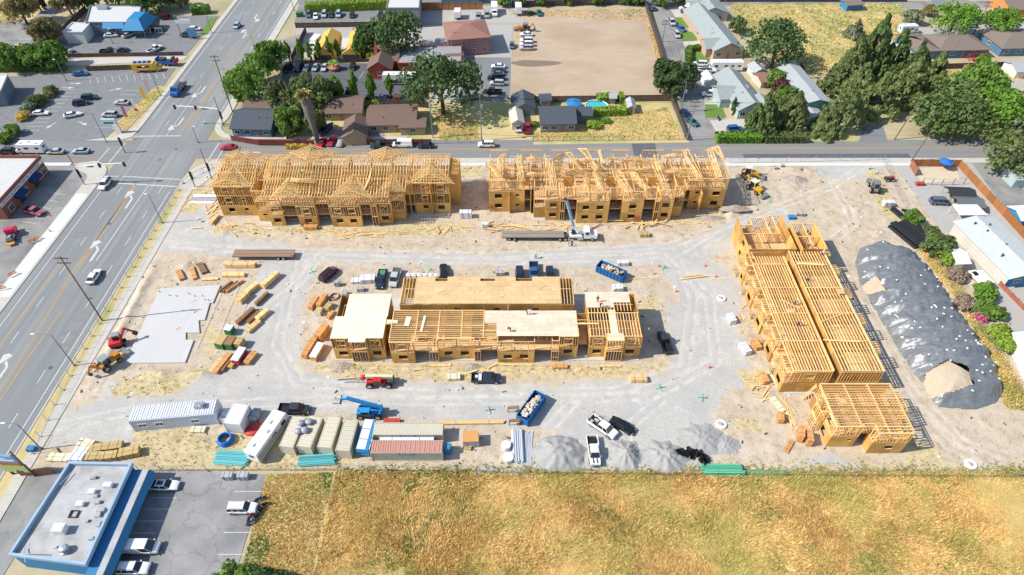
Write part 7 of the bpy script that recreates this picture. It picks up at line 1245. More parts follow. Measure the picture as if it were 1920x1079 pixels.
for a in((140, 686, 9.2, -3.0, 'street lamp beside the site fence at lower left'), (305, 419, 8.6, -.6, 'street lamp beside the site fence near the junction'), (200, 267, 9, -2.5, 'street lamp at the corner lot entrance'), (302, 181, 9.5, -1.5, 'street lamp beside the blue flatbed truck'), (397, 62, 9.5, -1.2, 'street lamp beside the lawn strip'), (125, 152, 7, -.5, 'car park lamp near the blue sedan'), (372, 268, 5, .4, 'short lamp at the cottage corner'), (212, 82, 5, .8, 'double lamp in the diner car park'), (78, 843, 8, -2, 'street lamp beside the gravel entrance'), (551, 20, 8, .5, 'street lamp at the hedge lot corner'), (484, 112, 8, -1, 'street lamp on the far pavement'), (8, 252, 6, -.3, 'car park lamp at the left edge')):lamp(*a)
sgreen=M('street_sign_green', (.01, .20, .11), .6)
def sig_head(b, x, y, z):b.box((x, y, z), (.38, .3, 1.1));b.box((x, y-.18, z), (.62, .03, 1.35))
def signal(u, v, H, arm, label):
 p=at(u, v);t=thing('traffic_signal', label, 'traffic signal', (p.x, p.y, 0), 0, 'traffic signals at the junction');b=MB();b.cyl((0, 0, 0), (0, 0, H), .15, .11, n=8);b.build('pole', pole_grey, t)
 if arm:
  e=at(*arm, 6.2)-p;e.z=6.2;b=MB();b.tube([(0, 0, 5.6), (e.x*.5, e.y*.5, 6.05), (e.x, e.y, 6.2)], [.2, .17, .14], 6);b.build('mast_arm', white_paint, t);
  for f in(.5, .98):b=MB();sig_head(b, e.x*f, e.y*f-.2, 6.0);b.build('signal_head', black_plastic, t)
  b=MB();b.box((e.x*.3, e.y*.3-.1, 5.6), (1.8, .05, .45));b.build('street_name_sign', sgreen, t)
 for z in(3.2, 4.4):b=MB();sig_head(b, .35, -.2, z);b.build('signal_head', black_plastic, t)
signal(159, 347, 9.4, (235, 306), 'signal mast with long arm at the brick shop corner');signal(420, 237, 9.4, (326, 199), 'signal mast with long arm at the blue cottage corner');signal(397, 335, 9.4, None, 'tall signal pole at the framed building corner');signal(366, 351, 4.5, None, 'short signal post at the site corner');signal(235, 287, 5, None, 'short signal post at the corner lot corner')
def feather(u, v, h, c, label, c2=None):
 p=at(u, v);t=thing('feather_banner', label, 'banner', (p.x, p.y, 0), 0, 'feather banners along the corner lot');b=MB();b.cyl((0, 0, 0), (0, 0, h+.1), .04, n=5);b.build('pole', steel, t);b=MB();b.prism([(.05, -.02), (.95, -.02), (.95, .02), (.05, .02)], .6, h);ob('flag', b.mesh('flag', matte), t, color=c)
 if c2:b=MB();b.prism([(.05, -.025), (.95, -.025), (.95, .025), (.05, .025)], .5, 1.3);ob('flag_base', b.mesh('flag_base', matte), t, color=c2)
feather(236, 223, 4.2, (.45, .12, .20), 'pink feather banner nearest the junction');feather(254, 211, 4.2, (.65, .62, .62), 'white feather banner with pink foot', (.5, .05, .18));feather(271, 189, 4.6, (.70, .42, .02), 'yellow feather banner by the parked silver sedan');feather(279, 174, 4.4, (.6, .40, .42), 'pale pink feather banner nearest the blue truck')
p=at(217, 250);t=thing('monument_sign', 'white and blue shop sign on a white pillar at the corner lot', 'sign', (p.x, p.y, 0));b=MB();b.b2(.4, 1.9, -.4, .4, 0, 3.0);b.build('pillar', white_paint, t);b=MB();b.b2(-2.4, 1.6, -.3, .3, 2.6, 4.6);pn=b.build('sign_panel', M('sign_pale_blue', (.50, .58, .64), .5), t);b=MB();b.b2(-1.8, .9, -.32, -.3, 3.2, 3.8);b.build('sign_lettering', sgreen, pn)
p=at(351, 66);t=thing('pole_sign', 'tall green and white sign in the diner car park', 'sign', (p.x, p.y, 0));b=MB();b.cyl((-2.2, 0, 0), (-2.2, 0, 6), .12, n=6);b.build('post', sgreen, t);b=MB();b.b2(-2.6, 2.8, -.15, .15, 4.2, 5.6);b.build('sign_panel', white_paint, t);b=MB();b.b2(-2.6, -1.6, -.18, .18, 5.6, 6.8);b.build('green_panel', sgreen, t)
p=at(364, 74);t=thing('roadside_sign', 'blue sign board on an island in the diner car park', 'sign', (p.x, p.y, 0));b=MB();b.b2(-1.6, 1.6, -.15, .15, 1.0, 4.0);b.build('sign_panel', M('sign_blue', (.10, .24, .40), .5), t);b=MB();b.b2(-1.4, -1.2, -.1, .1, 0, 1.0);b.b2(1.2, 1.4, -.1, .1, 0, 1.0);b.build('post', steel, t)
p=at(40, 890);t=thing('shop_sign', 'tall shop sign with blue, orange and green panels bottom left', 'sign', (p.x, p.y, 0), rad(-3));
for nm, z0, z1, c, x0, x1 in(('blue_panel', 4.3, 6.2, (.16, .32, .52), -3.0, 2.0), ('orange_panel', 3.4, 4.2, (.42, .13, .05), -1.6, 2.0), ('green_panel', 1.2, 3.3, (.42, .48, .16), -2.0, 2.4)):b=MB();b.b2(x0, x1, -.2, .2, z0, z1);q=b.build(nm, M('sign_'+nm, c, .5), t)
b=MB();b.b2(-2.6, 1.6, -.225, -.2, 4.8, 5.2);b.b2(-2.6, .4, -.225, -.2, 5.4, 5.7);b.build('sign_lettering', white_paint, t);b=MB();b.b2(-1.5, -1.2, -.15, .15, 0, 6.3);b.b2(1.6, 1.9, -.15, .15, 0, 6.3);b.build('post', dark_steel, t)
# ON THE CONSTRUCTION SITE
def gz(p):return max(0, ground_z(p.x, p.y))
Z4=lambda x, y:(320+x/3.853, 440+y/3.853)
t=thing('concrete_slab', 'large pale concrete slab with a notched right edge', 'slab', (-60, 93, 0))
SP=[at(u, v, .3) for u, v in((300, 541), (413, 535), (399, 568), (393, 568), (384, 600), (372, 601), (374, 624), (348, 624), (348, 637), (363, 638), (347, 680), (234, 681))]
b=MB();b.prism([(p.x+60, p.y-93) for p in SP], -.05, .3);b.build('slab', slabmat, t)
for k in range(3):x=-63.5+k*3.2+60;b=MB();b.b2(x-.05, x+.05, -9.5, 9.3, .302, .306);b.build('joint', concrete, t)
for u, v in((318, 555), (331, 556), (365, 556), (380, 556), (384, 563), (392, 564), (300, 548), (355, 552)):p=at(u, v, .3);b=MB();b.cyl((p.x+60, p.y-93, .3), (p.x+60, p.y-93, .75), .07, n=6);b.build('pipe_stub', black_plastic, t)
b=MB();b.prism([(p.x+60, p.y-93) for p in[at(u, v, .1) for u, v in((176, 742), (206, 744), (223, 716), (198, 713))]], -.05, .12);ob('concrete_pad', b.mesh('concrete_pad', walk), None, mtx((-60, 93, 0)), label='flat tan concrete pad below the backhoe', cat='concrete pad')
wraps=dict(wood=lumber_pale, orange=M('orange_lumber', (.58, .27, .09), .8, (.66, .36, .14), 3, rand=.12), brown=M('dark_lumber', (.22, .11, .05), .85, (.30, .17, .08), 3, rand=.15), white=M('white_wrap', (.72, .73, .75), .4, (.62, .64, .68), 3), tan=M('tan_panels', (.52, .38, .16), .8, rand=.12), green=M('green_wrap', (.03, .20, .06), .5), pale=M('pale_panels', (.70, .64, .46), .8, rand=.06), grey=M('grey_goods', (.40, .41, .43), .7), blue=M('blue_wrap', (.04, .24, .50), .5), red=M('red_goods', (.48, .06, .05), .6))
def stack(u, v, L, W, H, rz, kind, label, group='lumber stacks on the gravel', top=None, n=None, name='lumber_stack', cat='lumber stack', z0=0):
 p=at(u, v, H/2);t=thing(name, label, cat, (p.x, p.y, gz(p)+z0), rad(rz), group);m=wraps[kind]
 rows=n or max(2, round(W/.3));lay=max(1, round(H/.32))
 for k in range(2):b=MB();x=(k-.5)*L*.6;b.b2(x-.06, x+.06, -W/2, W/2, -.02, .1);b.build('skid', lumber, t)
 for j in range(lay):
  for i in range(rows):
   w_=W/rows;y=-W/2+w_*(i+.5);dx=random.uniform(-.06, .06)*L*.3
   ob('bundle', cube_mesh('b_'+kind, m), t, mtx((dx, y, .1+(H-.1)*(j+.5)/lay), 0, (L*random.uniform(.94, 1), w_*.94, (H-.1)/lay*.96)))
 if top:b=MB();b.b2(-L*.48, L*.48, -W*.51, W*.51, H-.25, H+.03);b.build('cover', wraps[top], t)
 for k in(-.25, .25):b=MB();b.b2(L*k-.03, L*k+.03, -W/2-.015, W/2+.015, .1, H+.012);b.build('strap', dark_steel, t)
 return t
for x, y, L, W, H, rz, kd, lb, tp in((505, 222, 7, 1.2, 1.0, 0, 'wood', 'long pale lumber stack just below the flatbed trailer', 0), (455, 292, 5.2, 1.2, .7, 0, 'wood', 'loose pale lumber stack above the brown trusses', 0), (68, 292, 3.6, 1.2, .6, -55, 'orange', 'orange plank stack farthest left by the slab', 0), (165, 282, 4.4, 1.0, .5, -60, 'orange', 'orange plank stack in the middle of three by the slab', 0), (228, 246, 4, 1.3, .5, -55, 'brown', 'brown plank stack right of two orange stacks', 0), (285, 325, 3.6, .7, .35, 5, 'wood', 'short low lumber stack at the top of the slab', 0), (396, 378, 3.8, .5, .6, 58, 'brown', 'brown truss bundle touching the slab corner', 0), (432, 378, 4.2, .4, .6, 54, 'brown', 'brown truss bundle second from the slab corner', 0), (462, 374, 4.6, .35, .6, 54, 'orange', 'rusty truss bundle third from the slab corner', 0), (722, 330, 5, 1.1, 1.3, 62, 'wood', 'tall lumber stack with red side beside the white wrapped roll', 0), (590, 388, 3.2, 1.2, 1.1, 60, 'wood', 'lumber stack left of the tall red sided stack', 0), (520, 455, 2.8, 1.4, 1.4, 65, 'wood', 'squat lumber stack near the slab edge', 0), (660, 464, 4, .7, .9, 64, 'brown', 'narrow brown stack on the gravel drive side', 0), (540, 590, 5, 1.0, .9, 62, 'brown', 'dark strapped pole bundle beside two lumber stacks', 0), (600, 598, 3.6, .9, .6, 62, 'brown', 'dark bundle between pole bundle and lumber stacks', 0), (664, 582, 3.2, 1.2, 1.0, 60, 'wood', 'upper of two pale stacks beside the pole bundle', 0), (596, 665, 3.6, 1.1, .8, 60, 'wood', 'lower of two pale stacks beside the pole bundle', 0), (425, 692, 1.6, 1.5, 1.7, 78, 'green', 'green wrapped crate with white top', 'white'), (372, 778, 2.6, 1.7, 1.8, 78, 'green', 'large green wrapped crate with tan top', 'tan'), (437, 785, 2.4, 1.6, 1.8, 78, 'green', 'green wrapped crate with brown top', 'brown'), (500, 785, 2.0, 1.4, 1.7, 78, 'tan', 'tan crate beside the green crates', 0), (378, 930, 5.2, 1.1, .9, 72, 'orange', 'long orange beam stack below the green crates', 0), (328, 945, 3.8, .8, .4, 72, 'wood', 'low pale stack left of the orange beams', 0), (418, 930, 4.6, .6, .7, 72, 'brown', 'brown stack against the orange beams', 0), (497, 880, 3.6, 1.5, 1.6, 78, 'red', 'red goods stack under a white wrap', 'white'), (455, 930, 2.6, .9, .7, 74, 'orange', 'short orange stack between beams and white wrap', 0), (578, 895, 3.0, 1.3, .9, 70, 'orange', 'orange stack with brown side right of the white wrap', 0), (1035, 494, 3.6, 1.0, 1.1, 74, 'orange', 'left orange stack of the pair above the white deck corner', 0), (1096, 482, 3.6, 1.1, 1.2, 74, 'orange', 'right orange stack of the pair above the white deck corner', 0), (1142, 524, 2.0, 1.2, 1.0, 66, 'tan', 'tan carton stack left of the hose coil', 0), (1072, 560, 1.8, 1.2, 1.0, 84, 'white', 'white wrapped carton stack below the orange pair', 'tan'), (1155, 582, 2.2, .8, .7, 66, 'orange', 'small orange carton leaning by the rubble', 0), (1095, 706, 3.6, 1.5, 1.8, 70, 'orange', 'tall orange stack beside the white plywood deck', 0), (1004, 820, 5, 1.2, 1.3, 76, 'orange', 'long orange stack at the gravel side of the deck', 0), (1060, 850, 4.0, 1.4, 1.3, 76, 'orange', 'orange stack topped by a white sheet', 'white')):
 stack(*Z4(x, y), L, W, H, rz, kd, lb, top=tp or None)
ZB=lambda x, y:(x/6.4, 780+y/6.4)
for x, y, L, W, H, rz, kd, lb in((1045, 340, 2.9, 1.5, 1.0, -12, 'pale', 'cream panel crate nearest the gravel entrance'), (985, 430, 2.6, 1.5, .9, -3, 'white', 'upper white panel stack by the blue building'), (930, 505, 2.6, 1.5, .9, -3, 'white', 'lower white panel stack by the blue building'), (1185, 395, 2.8, 1.6, 1.0, 12, 'tan', 'tan panel crate at the upper left of five'), (1375, 370, 2.9, 1.6, 1.0, 10, 'tan', 'tan panel crate at the upper right of five'), (1135, 500, 2.6, 1.6, 1.0, 5, 'tan', 'tan panel crate at the lower left of five'), (1320, 490, 2.8, 1.6, 1.1, 8, 'tan', 'tan panel crate in the lower middle of five'), (1555, 445, 3.4, 1.8, 1.2, 14, 'tan', 'largest tan panel crate at the right of five'), (715, 505, 3.8, 1.6, .5, -2, 'pale', 'low cream panel stack at the far left of the crates'), (675, 430, 1.8, .5, .5, -40, 'tan', 'small tan carton on the cream panels')):
 stack(*ZB(x, y), L, W, H, rz, kd, lb, 'panel crates by the blue building', n=2, name='panel_crate', cat='crate')
ZR=lambda x, y:(1340+x/3.174, 560+y/3.174)
for x, y, L, W, H, rz, kd, lb in((98, 122, 2.2, 1.4, 1.3, 100, 'white', 'white wrapped pallet beside the gravel drive, upper one'), (180, 300, 2.6, 1.4, 1.3, 108, 'white', 'white wrapped pallet beside a lumber stack, lower one'), (245, 275, 2.4, 1.3, 1.1, 105, 'orange', 'orange sheet stack against the east building'), (290, 475, 2.4, 1.2, 1.2, 100, 'orange', 'orange sheet stack alone in the weeds'), (350, 480, 4.2, .5, .3, 100, 'pale', 'narrow pale board stack against the lower bay'), (512, 805, 2.4, 1.0, 2.2, 70, 'orange', 'left tall orange panel stack by the south block'), (560, 830, 2.4, 1.0, 2.0, 80, 'orange', 'right tall orange panel stack by the south block'), (440, 880, 3.2, .9, .3, 52, 'orange', 'flat orange sheet lying beside tall panel stacks'), (390, 710, 1.8, 1.0, 1.4, 80, 'orange', 'orange carton frame above the weeds'), (375, 635, 3.4, 1.1, .4, 110, 'pale', 'loose pale board stack above the carton frame')):
 stack(*ZR(x, y), L, W, H, rz, kd, lb, 'material stacks by the east building', n=2)
for u, v, L, W, H, rz, kd, lb in((583, 427, 3.2, 1.2, 1.0, 0, 'orange', 'orange sheet stack in front of the north-west building'), (402, 412, 3.6, 1.0, .8, 78, 'wood', 'pale round bundle at the north-west building corner'), (1197, 711, 3.2, 1.4, .9, 0, 'wood', 'lumber stack alone right of the navy pickup'), (883, 824, 2.9, 2.2, 2.0, 3, 'grey', 'large grey wrapped crate with orange top'), (886, 793, 12, .7, .4, 1, 'wood', 'very long timber beams below the drive'), (827, 686, 3.9, .5, .3, 2, 'wood', 'timber pack in the straw below the deck building'), (1050, 688, 3.0, 1.0, .6, 0, 'orange', 'orange sheet stack below the right wing'), (735, 792, 3.2, 1.3, .6, 0, 'red', 'red brown pallet above the tan container'), (1145, 687, 4, .4, .3, 0, 'wood', 'timber pack below the right wing end'), (851, 708, 2.5, 1.3, .8, 2, 'pale', 'pale yellow generator box beside the navy pickup'), (372, 806, 2.6, 1.3, .5, 0, 'pale', 'yellow pallet box below the office trailer'), (1208, 440, 2.4, 1.3, 1.0, 0, 'tan', 'open tan crate on the spoil bank')):
 stack(u, v, L, W, H, rz, kd, lb, 'separate packs around the site', n=2, top='orange' if 'orange top' in lb else None)
def loose(u, v, n, sx, sy, L, label, ang=0, jit=.5, m=lumber_pale, zt=.35):
 p=at(u, v);t=thing('loose_boards', label, 'boards', (p.x, p.y, gz(p)), 0, 'loose boards on the ground');me=cube_mesh('lb'+m.name, m)
 for i in range(n):
  a=rad(ang)+random.gauss(0, jit);l=L*random.uniform(.5, 1.1);x, y, z=random.gauss(0, sx), random.gauss(0, sy), random.uniform(.05, zt);d=Vector((math.cos(a), math.sin(a), random.uniform(-.05, .05)))*l/2
  ob('board', me, t, beam_matrix(Vector((x, y, z))-d, Vector((x, y, z))+d, random.uniform(.1, .3), .06))
for a in((440, 428, 14, 4, .9, 5, 'scattered long boards below the north-west building, left', 160, .5), (660, 440, 16, 6, .7, 5, 'scattered boards below the north-west building, middle', 0, .3), (820, 432, 9, 1.5, 1, 3.5, 'upright board scraps near the north-west building right end', 80, .5), (960, 428, 26, 5, .9, 5, 'heap of boards behind the crane truck trailer', 5, .35), (1050, 425, 18, 3, .8, 4.5, 'heap of boards at the crane truck boom', 170, .4), (1205, 425, 22, 5, .8, 4, 'scrap boards on the spoil bank', 15, .5), (400, 395, 9, 1, 2, 4, 'boards leaning at the north-west building corner', 60, .5), (830, 700, 8, 2.5, .5, 3, 'scrap boards in the straw below the deck building', 5, .2), (985, 690, 10, 4, .5, 3, 'scrap boards left of the orange sheet stack', 0, .3), (1440, 735, 12, 1.6, 1.2, 3.2, 'scrap sheets beside the east building bay', 20, .5), (1475, 765, 12, .8, 1.8, 4, 'board scraps above the tall panel stacks', 110, .2), (360, 580, 10, 1.5, 4, 1.5, 'timber scraps along the slab edge', 60, .8), (1300, 522, 6, 6, .25, 7, 'long board line across the gravel drive', 8, .03), (1400, 600, 10, 2, 2.5, 2, 'board scraps at the upper west side of the east building', 60, .8), (1395, 470, 8, 1.2, 2, 2, 'plywood scraps left of the north block', 40, .8), (920, 345, 16, .9, 1.4, 1.2, 'short offcuts between the two rear buildings', 60, 1)):loose(*a)
loose(1290, 420, 10, 3, .5, 3, 'boards on the right of the spoil bank', 10, .4)
def pipes(u, v, L, rz, n, r, m, label, wdt=None, layers=1, name='pipe_stack'):
 p=at(u, v, .3);t=thing(name, label, 'pipes', (p.x, p.y, gz(p)), rad(rz), 'pipe stacks');me=shared(('pipe', round(r, 2), L, m.name), lambda:MB().tube([(-L/2, 0, 0), (L/2, 0, 0)], r, 8).mesh('pipe', m));st=max((wdt/n) if wdt else 2.1*r, 2.1*r)
 for j in range(layers):
  for i in range(n-j):ob('pipe', me, t, Matrix.Translation((random.uniform(-.3, .3), (i-(n-j-1)/2)*st+random.gauss(0, r*.15), r+j*r*1.7+random.uniform(0, r*.5))))
 return t
cul=M('black_culvert', (.018, .02, .022), .4);teal_p=M('turquoise_pvc', (.10, .40, .42), .45, rand=.35);green_p=M('green_pvc', (.12, .46, .28), .45, rand=.35);grey_p=M('grey_pvc', (.52, .56, .60), .4, rand=.15)
pipes(1711, 440, 8.5, 110, 8, .42, cul, 'black culvert pipes stacked by the fence', 6.2, 2);pipes(1687, 405, 5.5, 108, 2, .45, cul, 'pair of black culvert pipes above the stack');pipes(1703, 398, 2.4, 160, 2, .3, cul, 'short black pipe pieces beside the culvert pair')
pipes(436, 859, 5.8, -4, 9, .14, teal_p, 'turquoise and green pipe bundle left of the travel trailer', 2.2, 2);pipes(440, 849, 5.2, -4, 4, .13, green_p, 'green pipe layer lying on the turquoise bundle', .9);pipes(594, 863, 6.2, 4, 7, .15, teal_p, 'turquoise pipe bundle right of the travel trailer', 1.7, 2);pipes(1355, 881, 6.8, -1, 8, .14, green_p, 'thick green pipe bundle by the black netting', 1.4, 3);pipes(1437, 886, 6.6, -1, 7, .08, green_p, 'thin loose green pipes right of the strapped bundle', 1.0)
pipes(971, 836, 6.4, 92, 6, .17, grey_p, 'strapped grey conduit bundle beside the white coils', 1.3, 2);pipes(989, 840, 6.6, 85, 9, .07, grey_p, 'loose thin grey conduits by the gravel pile', 1.6);pipes(936, 884, 8, -3, 5, .06, grey_p, 'thin grey conduits along the south fence', 1.2)
def coil(u, v, R, r, m, label, turns=3, up=False):
 p=at(u, v);t=thing('hose_coil', label, 'coil', (p.x, p.y, gz(p)));
 for k in range(turns):b=MB();b.tube([(R*(1-.06*k)*math.cos(a), R*(1-.06*k)*math.sin(a), r+k*r*1.3) for a in np.linspace(0, 2*PI, 25)[:-1]], r, 6, closed=True);b.build('loop', m, t, smooth=True)
coil(424, 827, 1.35, .17, M('blue_hose', (.02, .16, .55), .4), 'blue pipe coil lying in the dry weeds', 4);coil(628, 558, 1.1, .07, M('copper_hose', (.42, .20, .14), .4), 'copper coloured hose coil beside the white deck', 4);coil(1637, 322, 1.4, .07, M('yellow_hose', (.50, .46, .22), .5), 'pale yellow hose ring in the dirt at the top right', 3)
for u, v, R, H, lb in((949, 838, .85, 1.1, 'upper white cable coil beside the conduits'), (953, 859, .95, .8, 'lower white cable coil beside the conduits')):p=at(u, v, .4);t=thing('cable_coil', lb, 'coil', (p.x, p.y, gz(p)));b=MB();b.lathe([(.4, H), (R, H), (R, .02), (.4, .02), (.4, H-.01)], 14);b.build('wound_cable', wraps['white'], t)
def corrugated(L, W, H):
 b=MB();n=int(L/.28);pts=[]
 for i in range(n):x=-L/2+L*i/n;s=L/n;pts+=[(x, 0), (x+s*.3, 0), (x+s*.45, .07), (x+s*.85, .07)]
 pts.append((L/2, 0))
 for s_ in(-1, 1):
  V=[(x, s_*(W/2-d), .15) for x, d in pts]+[(x, s_*(W/2-d), H-.12) for x, d in pts];k=len(pts);b.add(V, [((i, i+1, k+i+1, k+i) if s_<0 else(i+1, i, k+i, k+i+1)) for i in range(k-1)])
 V=[(x, -W/2+.1, H-.02-d*.5) for x, d in pts]+[(x, W/2-.1, H-.02-d*.5) for x, d in pts];k=len(pts);b.add(V, [(i, i+1, k+i+1, k+i) for i in range(k-1)]);return b
def container(u, v, L, rz, label, c, croof=None, sign=False, W=2.44, H=2.6, group='storage containers along the south fence', z=1.3, mat=None):
 p=at(u, v, z);t=thing('shipping_container', label, 'container', (p.x, p.y, gz(p)), rad(rz), group);b=corrugated(L, W, H)
 ob('corrugated_shell', b.mesh('corrugated_shell', mat or matte), t, color=c)
 b=MB();
 for s_ in(-1, 1):b.b2(-L/2, L/2, s_*W/2-.06, s_*W/2+.06, 0, .16);b.b2(-L/2, L/2, s_*W/2-.05, s_*W/2+.05, H-.13, H+.01)
 for x in(-L/2, L/2):
  for s_ in(-1, 1):b.b2(x-.07, x+.07, s_*W/2-.07, s_*W/2+.07, .0, H+.015)
 b.b2(-L/2+.02, L/2-.02, -W/2, W/2, .05, .15);ob('frame', b.mesh('frame', matte), t, color=c)
 b=MB();[b.b2(L/2-.03, L/2+.03, y0, y0+W/2-.1, .12, H-.1) for y0 in(-W/2+.08, .02)];ob('door', b.mesh('door', matte), t, color=c);b=MB();[b.cyl((L/2+.05, y, .15), (L/2+.05, y, H-.12), .03, n=5) for y in(-.8, -.35, .35, .8)];b.build('lock_rod', steel, t);b=MB();b.b2(-L/2-.02, -L/2+.02, -W/2+.08, W/2-.08, .12, H-.1);ob('end_wall', b.mesh('end_wall', matte), t, color=c)
 if croof:b=MB();n=int(L/.42);[b.b2(-L/2+L*i/n+.03, -L/2+L*(i+1)/n-.10, -W/2+.12, W/2-.12, H-.02, H+.03) for i in range(n)];ob('roof_skin', b.mesh('roof_skin', matte), t, color=croof)
 if sign:b=MB();b.b2(-1.35, 1.35, -W/2-.07, -W/2-.03, H-.55, H-.08);s_=b.build('sign', M('container_sign_blue', (.03, .07, .17), .5), t);text('MOBILE STORAGE', .27, white_paint, t, face(FS, 0, -W/2-.08, H-.31), 'sign_lettering')
 return t
cream=(.62, .56, .44);tanc=(.56, .52, .40)
container(767, 812, 12.2, 0, 'long tan container with blue sign behind the red one', tanc, sign=True);container(765, 846, 12.2, 0, 'long container with salmon roof and blue sign', (.46, .45, .38), (.58, .26, .19), True)
container(552, 817, 6.1, 82, 'cream container with trash bags on top, left of a pair', cream, cream);container(584, 817, 6.1, 82, 'cream container joined to the right of the bag topped one', cream, cream);container(620, 818, 6.1, 85, 'narrow cream container between pair and ribbed tan one', cream, cream);container(653, 824, 6.1, 86, 'ribbed tan container beside the window unit rack', tanc, tanc)
for k, (u, v) in enumerate(((580, 792), (565, 795), (560, 810), (572, 808))):p=at(u, v, 2.8);t=thing('trash_bag', ('grey trash bag at the top right of the container roof', 'blue grey trash bag at the left of the container roof', 'striped trash bag lowest on the container roof', 'pale trash bag in the middle of the container roof')[k], 'trash bag', (p.x, p.y, gz(p)+2.63));b=MB();b.ball((0, 0, .4), (.75, .65, .45), 9, 6);b.v=[(x+random.gauss(0, .06), y+random.gauss(0, .06), z) for x, y, z in b.v];b.build('bag', M('grey_bag_plastic', (.33, .34, .40), .35), t, smooth=True)
t=stack(689, 822, 6.2, 2.3, 2.4, 85, 'blue', 'rack of window units with blue and white wraps', 'separate packs around the site', n=1, top=None, name='window_rack', cat='rack')
for k in range(3):b=MB();b.b2(-3+k*2.05, -1.1+k*2.05, -.55, 1.0, 2.41, 2.47);b.build('white_wrap', wraps['white'], t)
for k in range(5):b=MB();x=-2.9+k*1.2;[b.b2(x+dx, x+dx+.08, -1.26, -1.16, .2, 2.3) for dx in(0, .95)];[b.b2(x, x+1, -1.27, -1.15, z, z+.09) for z in(.2, 1.2, 2.25)];b.build('window_frame', white_paint, t)
t=stack(762, 829, 9.6, .8, 2.0, 0, 'white', 'row of white wrapped units between the two long containers', 'separate packs around the site', n=1, name='wrapped_units', cat='wrapped goods')
stack(840, 842, 1.2, 1.1, 2.0, 85, 'blue', 'small blue wrapped unit at the end of the salmon container', 'separate packs around the site', n=1, name='wrapped_units', cat='wrapped goods')
t=container(332, 779, 14.6, 6, 'long white office trailer with ribbed roof and blue side', (.62, .66, .72), (.66, .67, .68), W=3.3, H=3.4, group=None, z=1.7);t.name='office_trailer';t['category']='office trailer'
for x in(-5.5, -2.6, 3.6):add_window(t, x, -1.66, 1.8, 1.3, .8, 's')
b=MB();b.box((4.6, .2, 3.75), (1.6, 1.2, .7));b.cyl((3.8, .3, 3.5), (5.2, -.2, 4.3), .25, n=6);b.build('roof_unit', steel, t)
t=container(448, 786, 4.2, 84, 'small white job shed beside the office trailer', (.66, .65, .64), (.72, .69, .66), W=3.0, H=2.9, group=None);t.name='job_shed';t['category']='shed'
for(u, v, L, W, H, k, lb) in((424, 781, 2.4, 1.4, 1.6, 'white', 'white water tank between office trailer and job shed'), (479, 779, 2.6, 1.2, 1.4, 'grey', 'grey tool cabinet with orange frame beside the job shed'), (480, 798, 1.6, 1.0, .8, 'red', 'red pump below the grey tool cabinet'), (878, 838, 1.3, 1.3, .5, 'tan', 'low tan box beside the grey crate')):stack(u, v, L, W, H, 80, k, lb, 'separate packs around the site', n=1, name='site_box', cat='box')
b=MB();b.ball((0, 0, .1), (1.6, 1.2, .5), 10, 5);p=at(473, 809);t=ob('red_rubble', b.mesh('red_rubble', wraps['red'], True), None, mtx((p.x, p.y, 0)), label='heap of red netting beside the travel trailer', cat='netting')
def dumpster(u, v, rz, label, L=7, debris=((.55, .42, .25), (.75, .72, .68))):
 p=at(u, v, 1.0);t=thing('dumpster', label, 'dumpster', (p.x, p.y, gz(p)), rad(rz), 'blue dumpsters');bl=M('dumpster_blue', (.015, .13, .36), .5);W, H=2.4, 2.0
 for nm, bx in(('side_wall', (-L/2, L/2, -W/2, -W/2+.08)), ('side_wall', (-L/2, L/2, W/2-.08, W/2)), ('end_wall', (-L/2, -L/2+.08, -W/2+.08, W/2-.08)), ('end_wall', (L/2-.08, L/2, -W/2+.08, W/2-.08)), ('floor', (-L/2+.08, L/2-.08, -W/2+.08, W/2-.08))):b=MB();b.b2(*bx, .2, .35 if nm=='floor' else H);b.build(nm, bl, t)
 for i in range(8):
  for s_ in(-1, 1):b=MB();x=-L/2+.4+i*(L-.8)/7;b.b2(x-.08, x+.08, s_*(W/2+.06)-.06, s_*(W/2+.06)+.06, .25, H-.05);b.build('rib', bl, t)
 b=MB();[b.cyl((x, s_-.1, .12), (x, s_+.1, .12), .12, n=8) for x in(-L/2+.4, L/2-.4) for s_ in(-.9, .9)];b.build('roller', dark_steel, t)
 for i in range(70):c=random.choice(debris);d=Vector((random.gauss(0, 1), random.gauss(0, 1), random.gauss(0, .4))).normalized()*random.uniform(.3, .9);q=Vector((random.uniform(-L/2+.8, L/2-.8), random.uniform(-.7, .7), random.uniform(1.2, 2.0)));ob('debris', cube_mesh('debris', matte), t, beam_matrix(q-d*.5, q+d*.5, random.uniform(.15, .6), random.uniform(.04, .2)), color=c)
 return t
dumpster(1146, 510, -34, 'blue dumpster full of scrap lumber, near the white pump', 6.6, ((.5, .28, .14), (.7, .6, .42), (.6, .35, .2)));dumpster(996, 766, 58, 'blue dumpster full of white and tan trash, by the steel rack', 6.6, ((.75, .73, .70), (.55, .4, .22), (.7, .66, .6)))
p=at(964, 785);t=thing('steel_rack', 'brown steel loading rack left of the trash dumpster', 'rack', (p.x, p.y, gz(p)), rad(5));
for x in(-1, 1):
 for y in(-1.4, 1.4):b=MB();b.cyl((x, y, 0), (x, y, 1.4), .08, n=6);b.build('post', dark_steel, t)
for y in(-1.4, 1.4):b=MB();b.b2(-1.05, 1.05, y-.3, y+.3, 1.35, 1.45);b.build('shelf', wraps['brown'], t)
yel_m=M('machine_yellow', (.62, .36, .03), .5);red_m=M('machine_red', (.52, .03, .03), .5);orange_m=M('machine_orange', (.55, .22, .02), .5);blue_m=M('machine_blue', (.03, .26, .55), .5);cream_m=M('machine_cream', (.70, .62, .42), .5)
def big_wheel(t, xs, hw, r, w_=.45):[ob('wheel', wheel_mesh(r, w_), t, Matrix.Translation((x, s_*hw, r))) for x in xs for s_ in(-1, 1)]
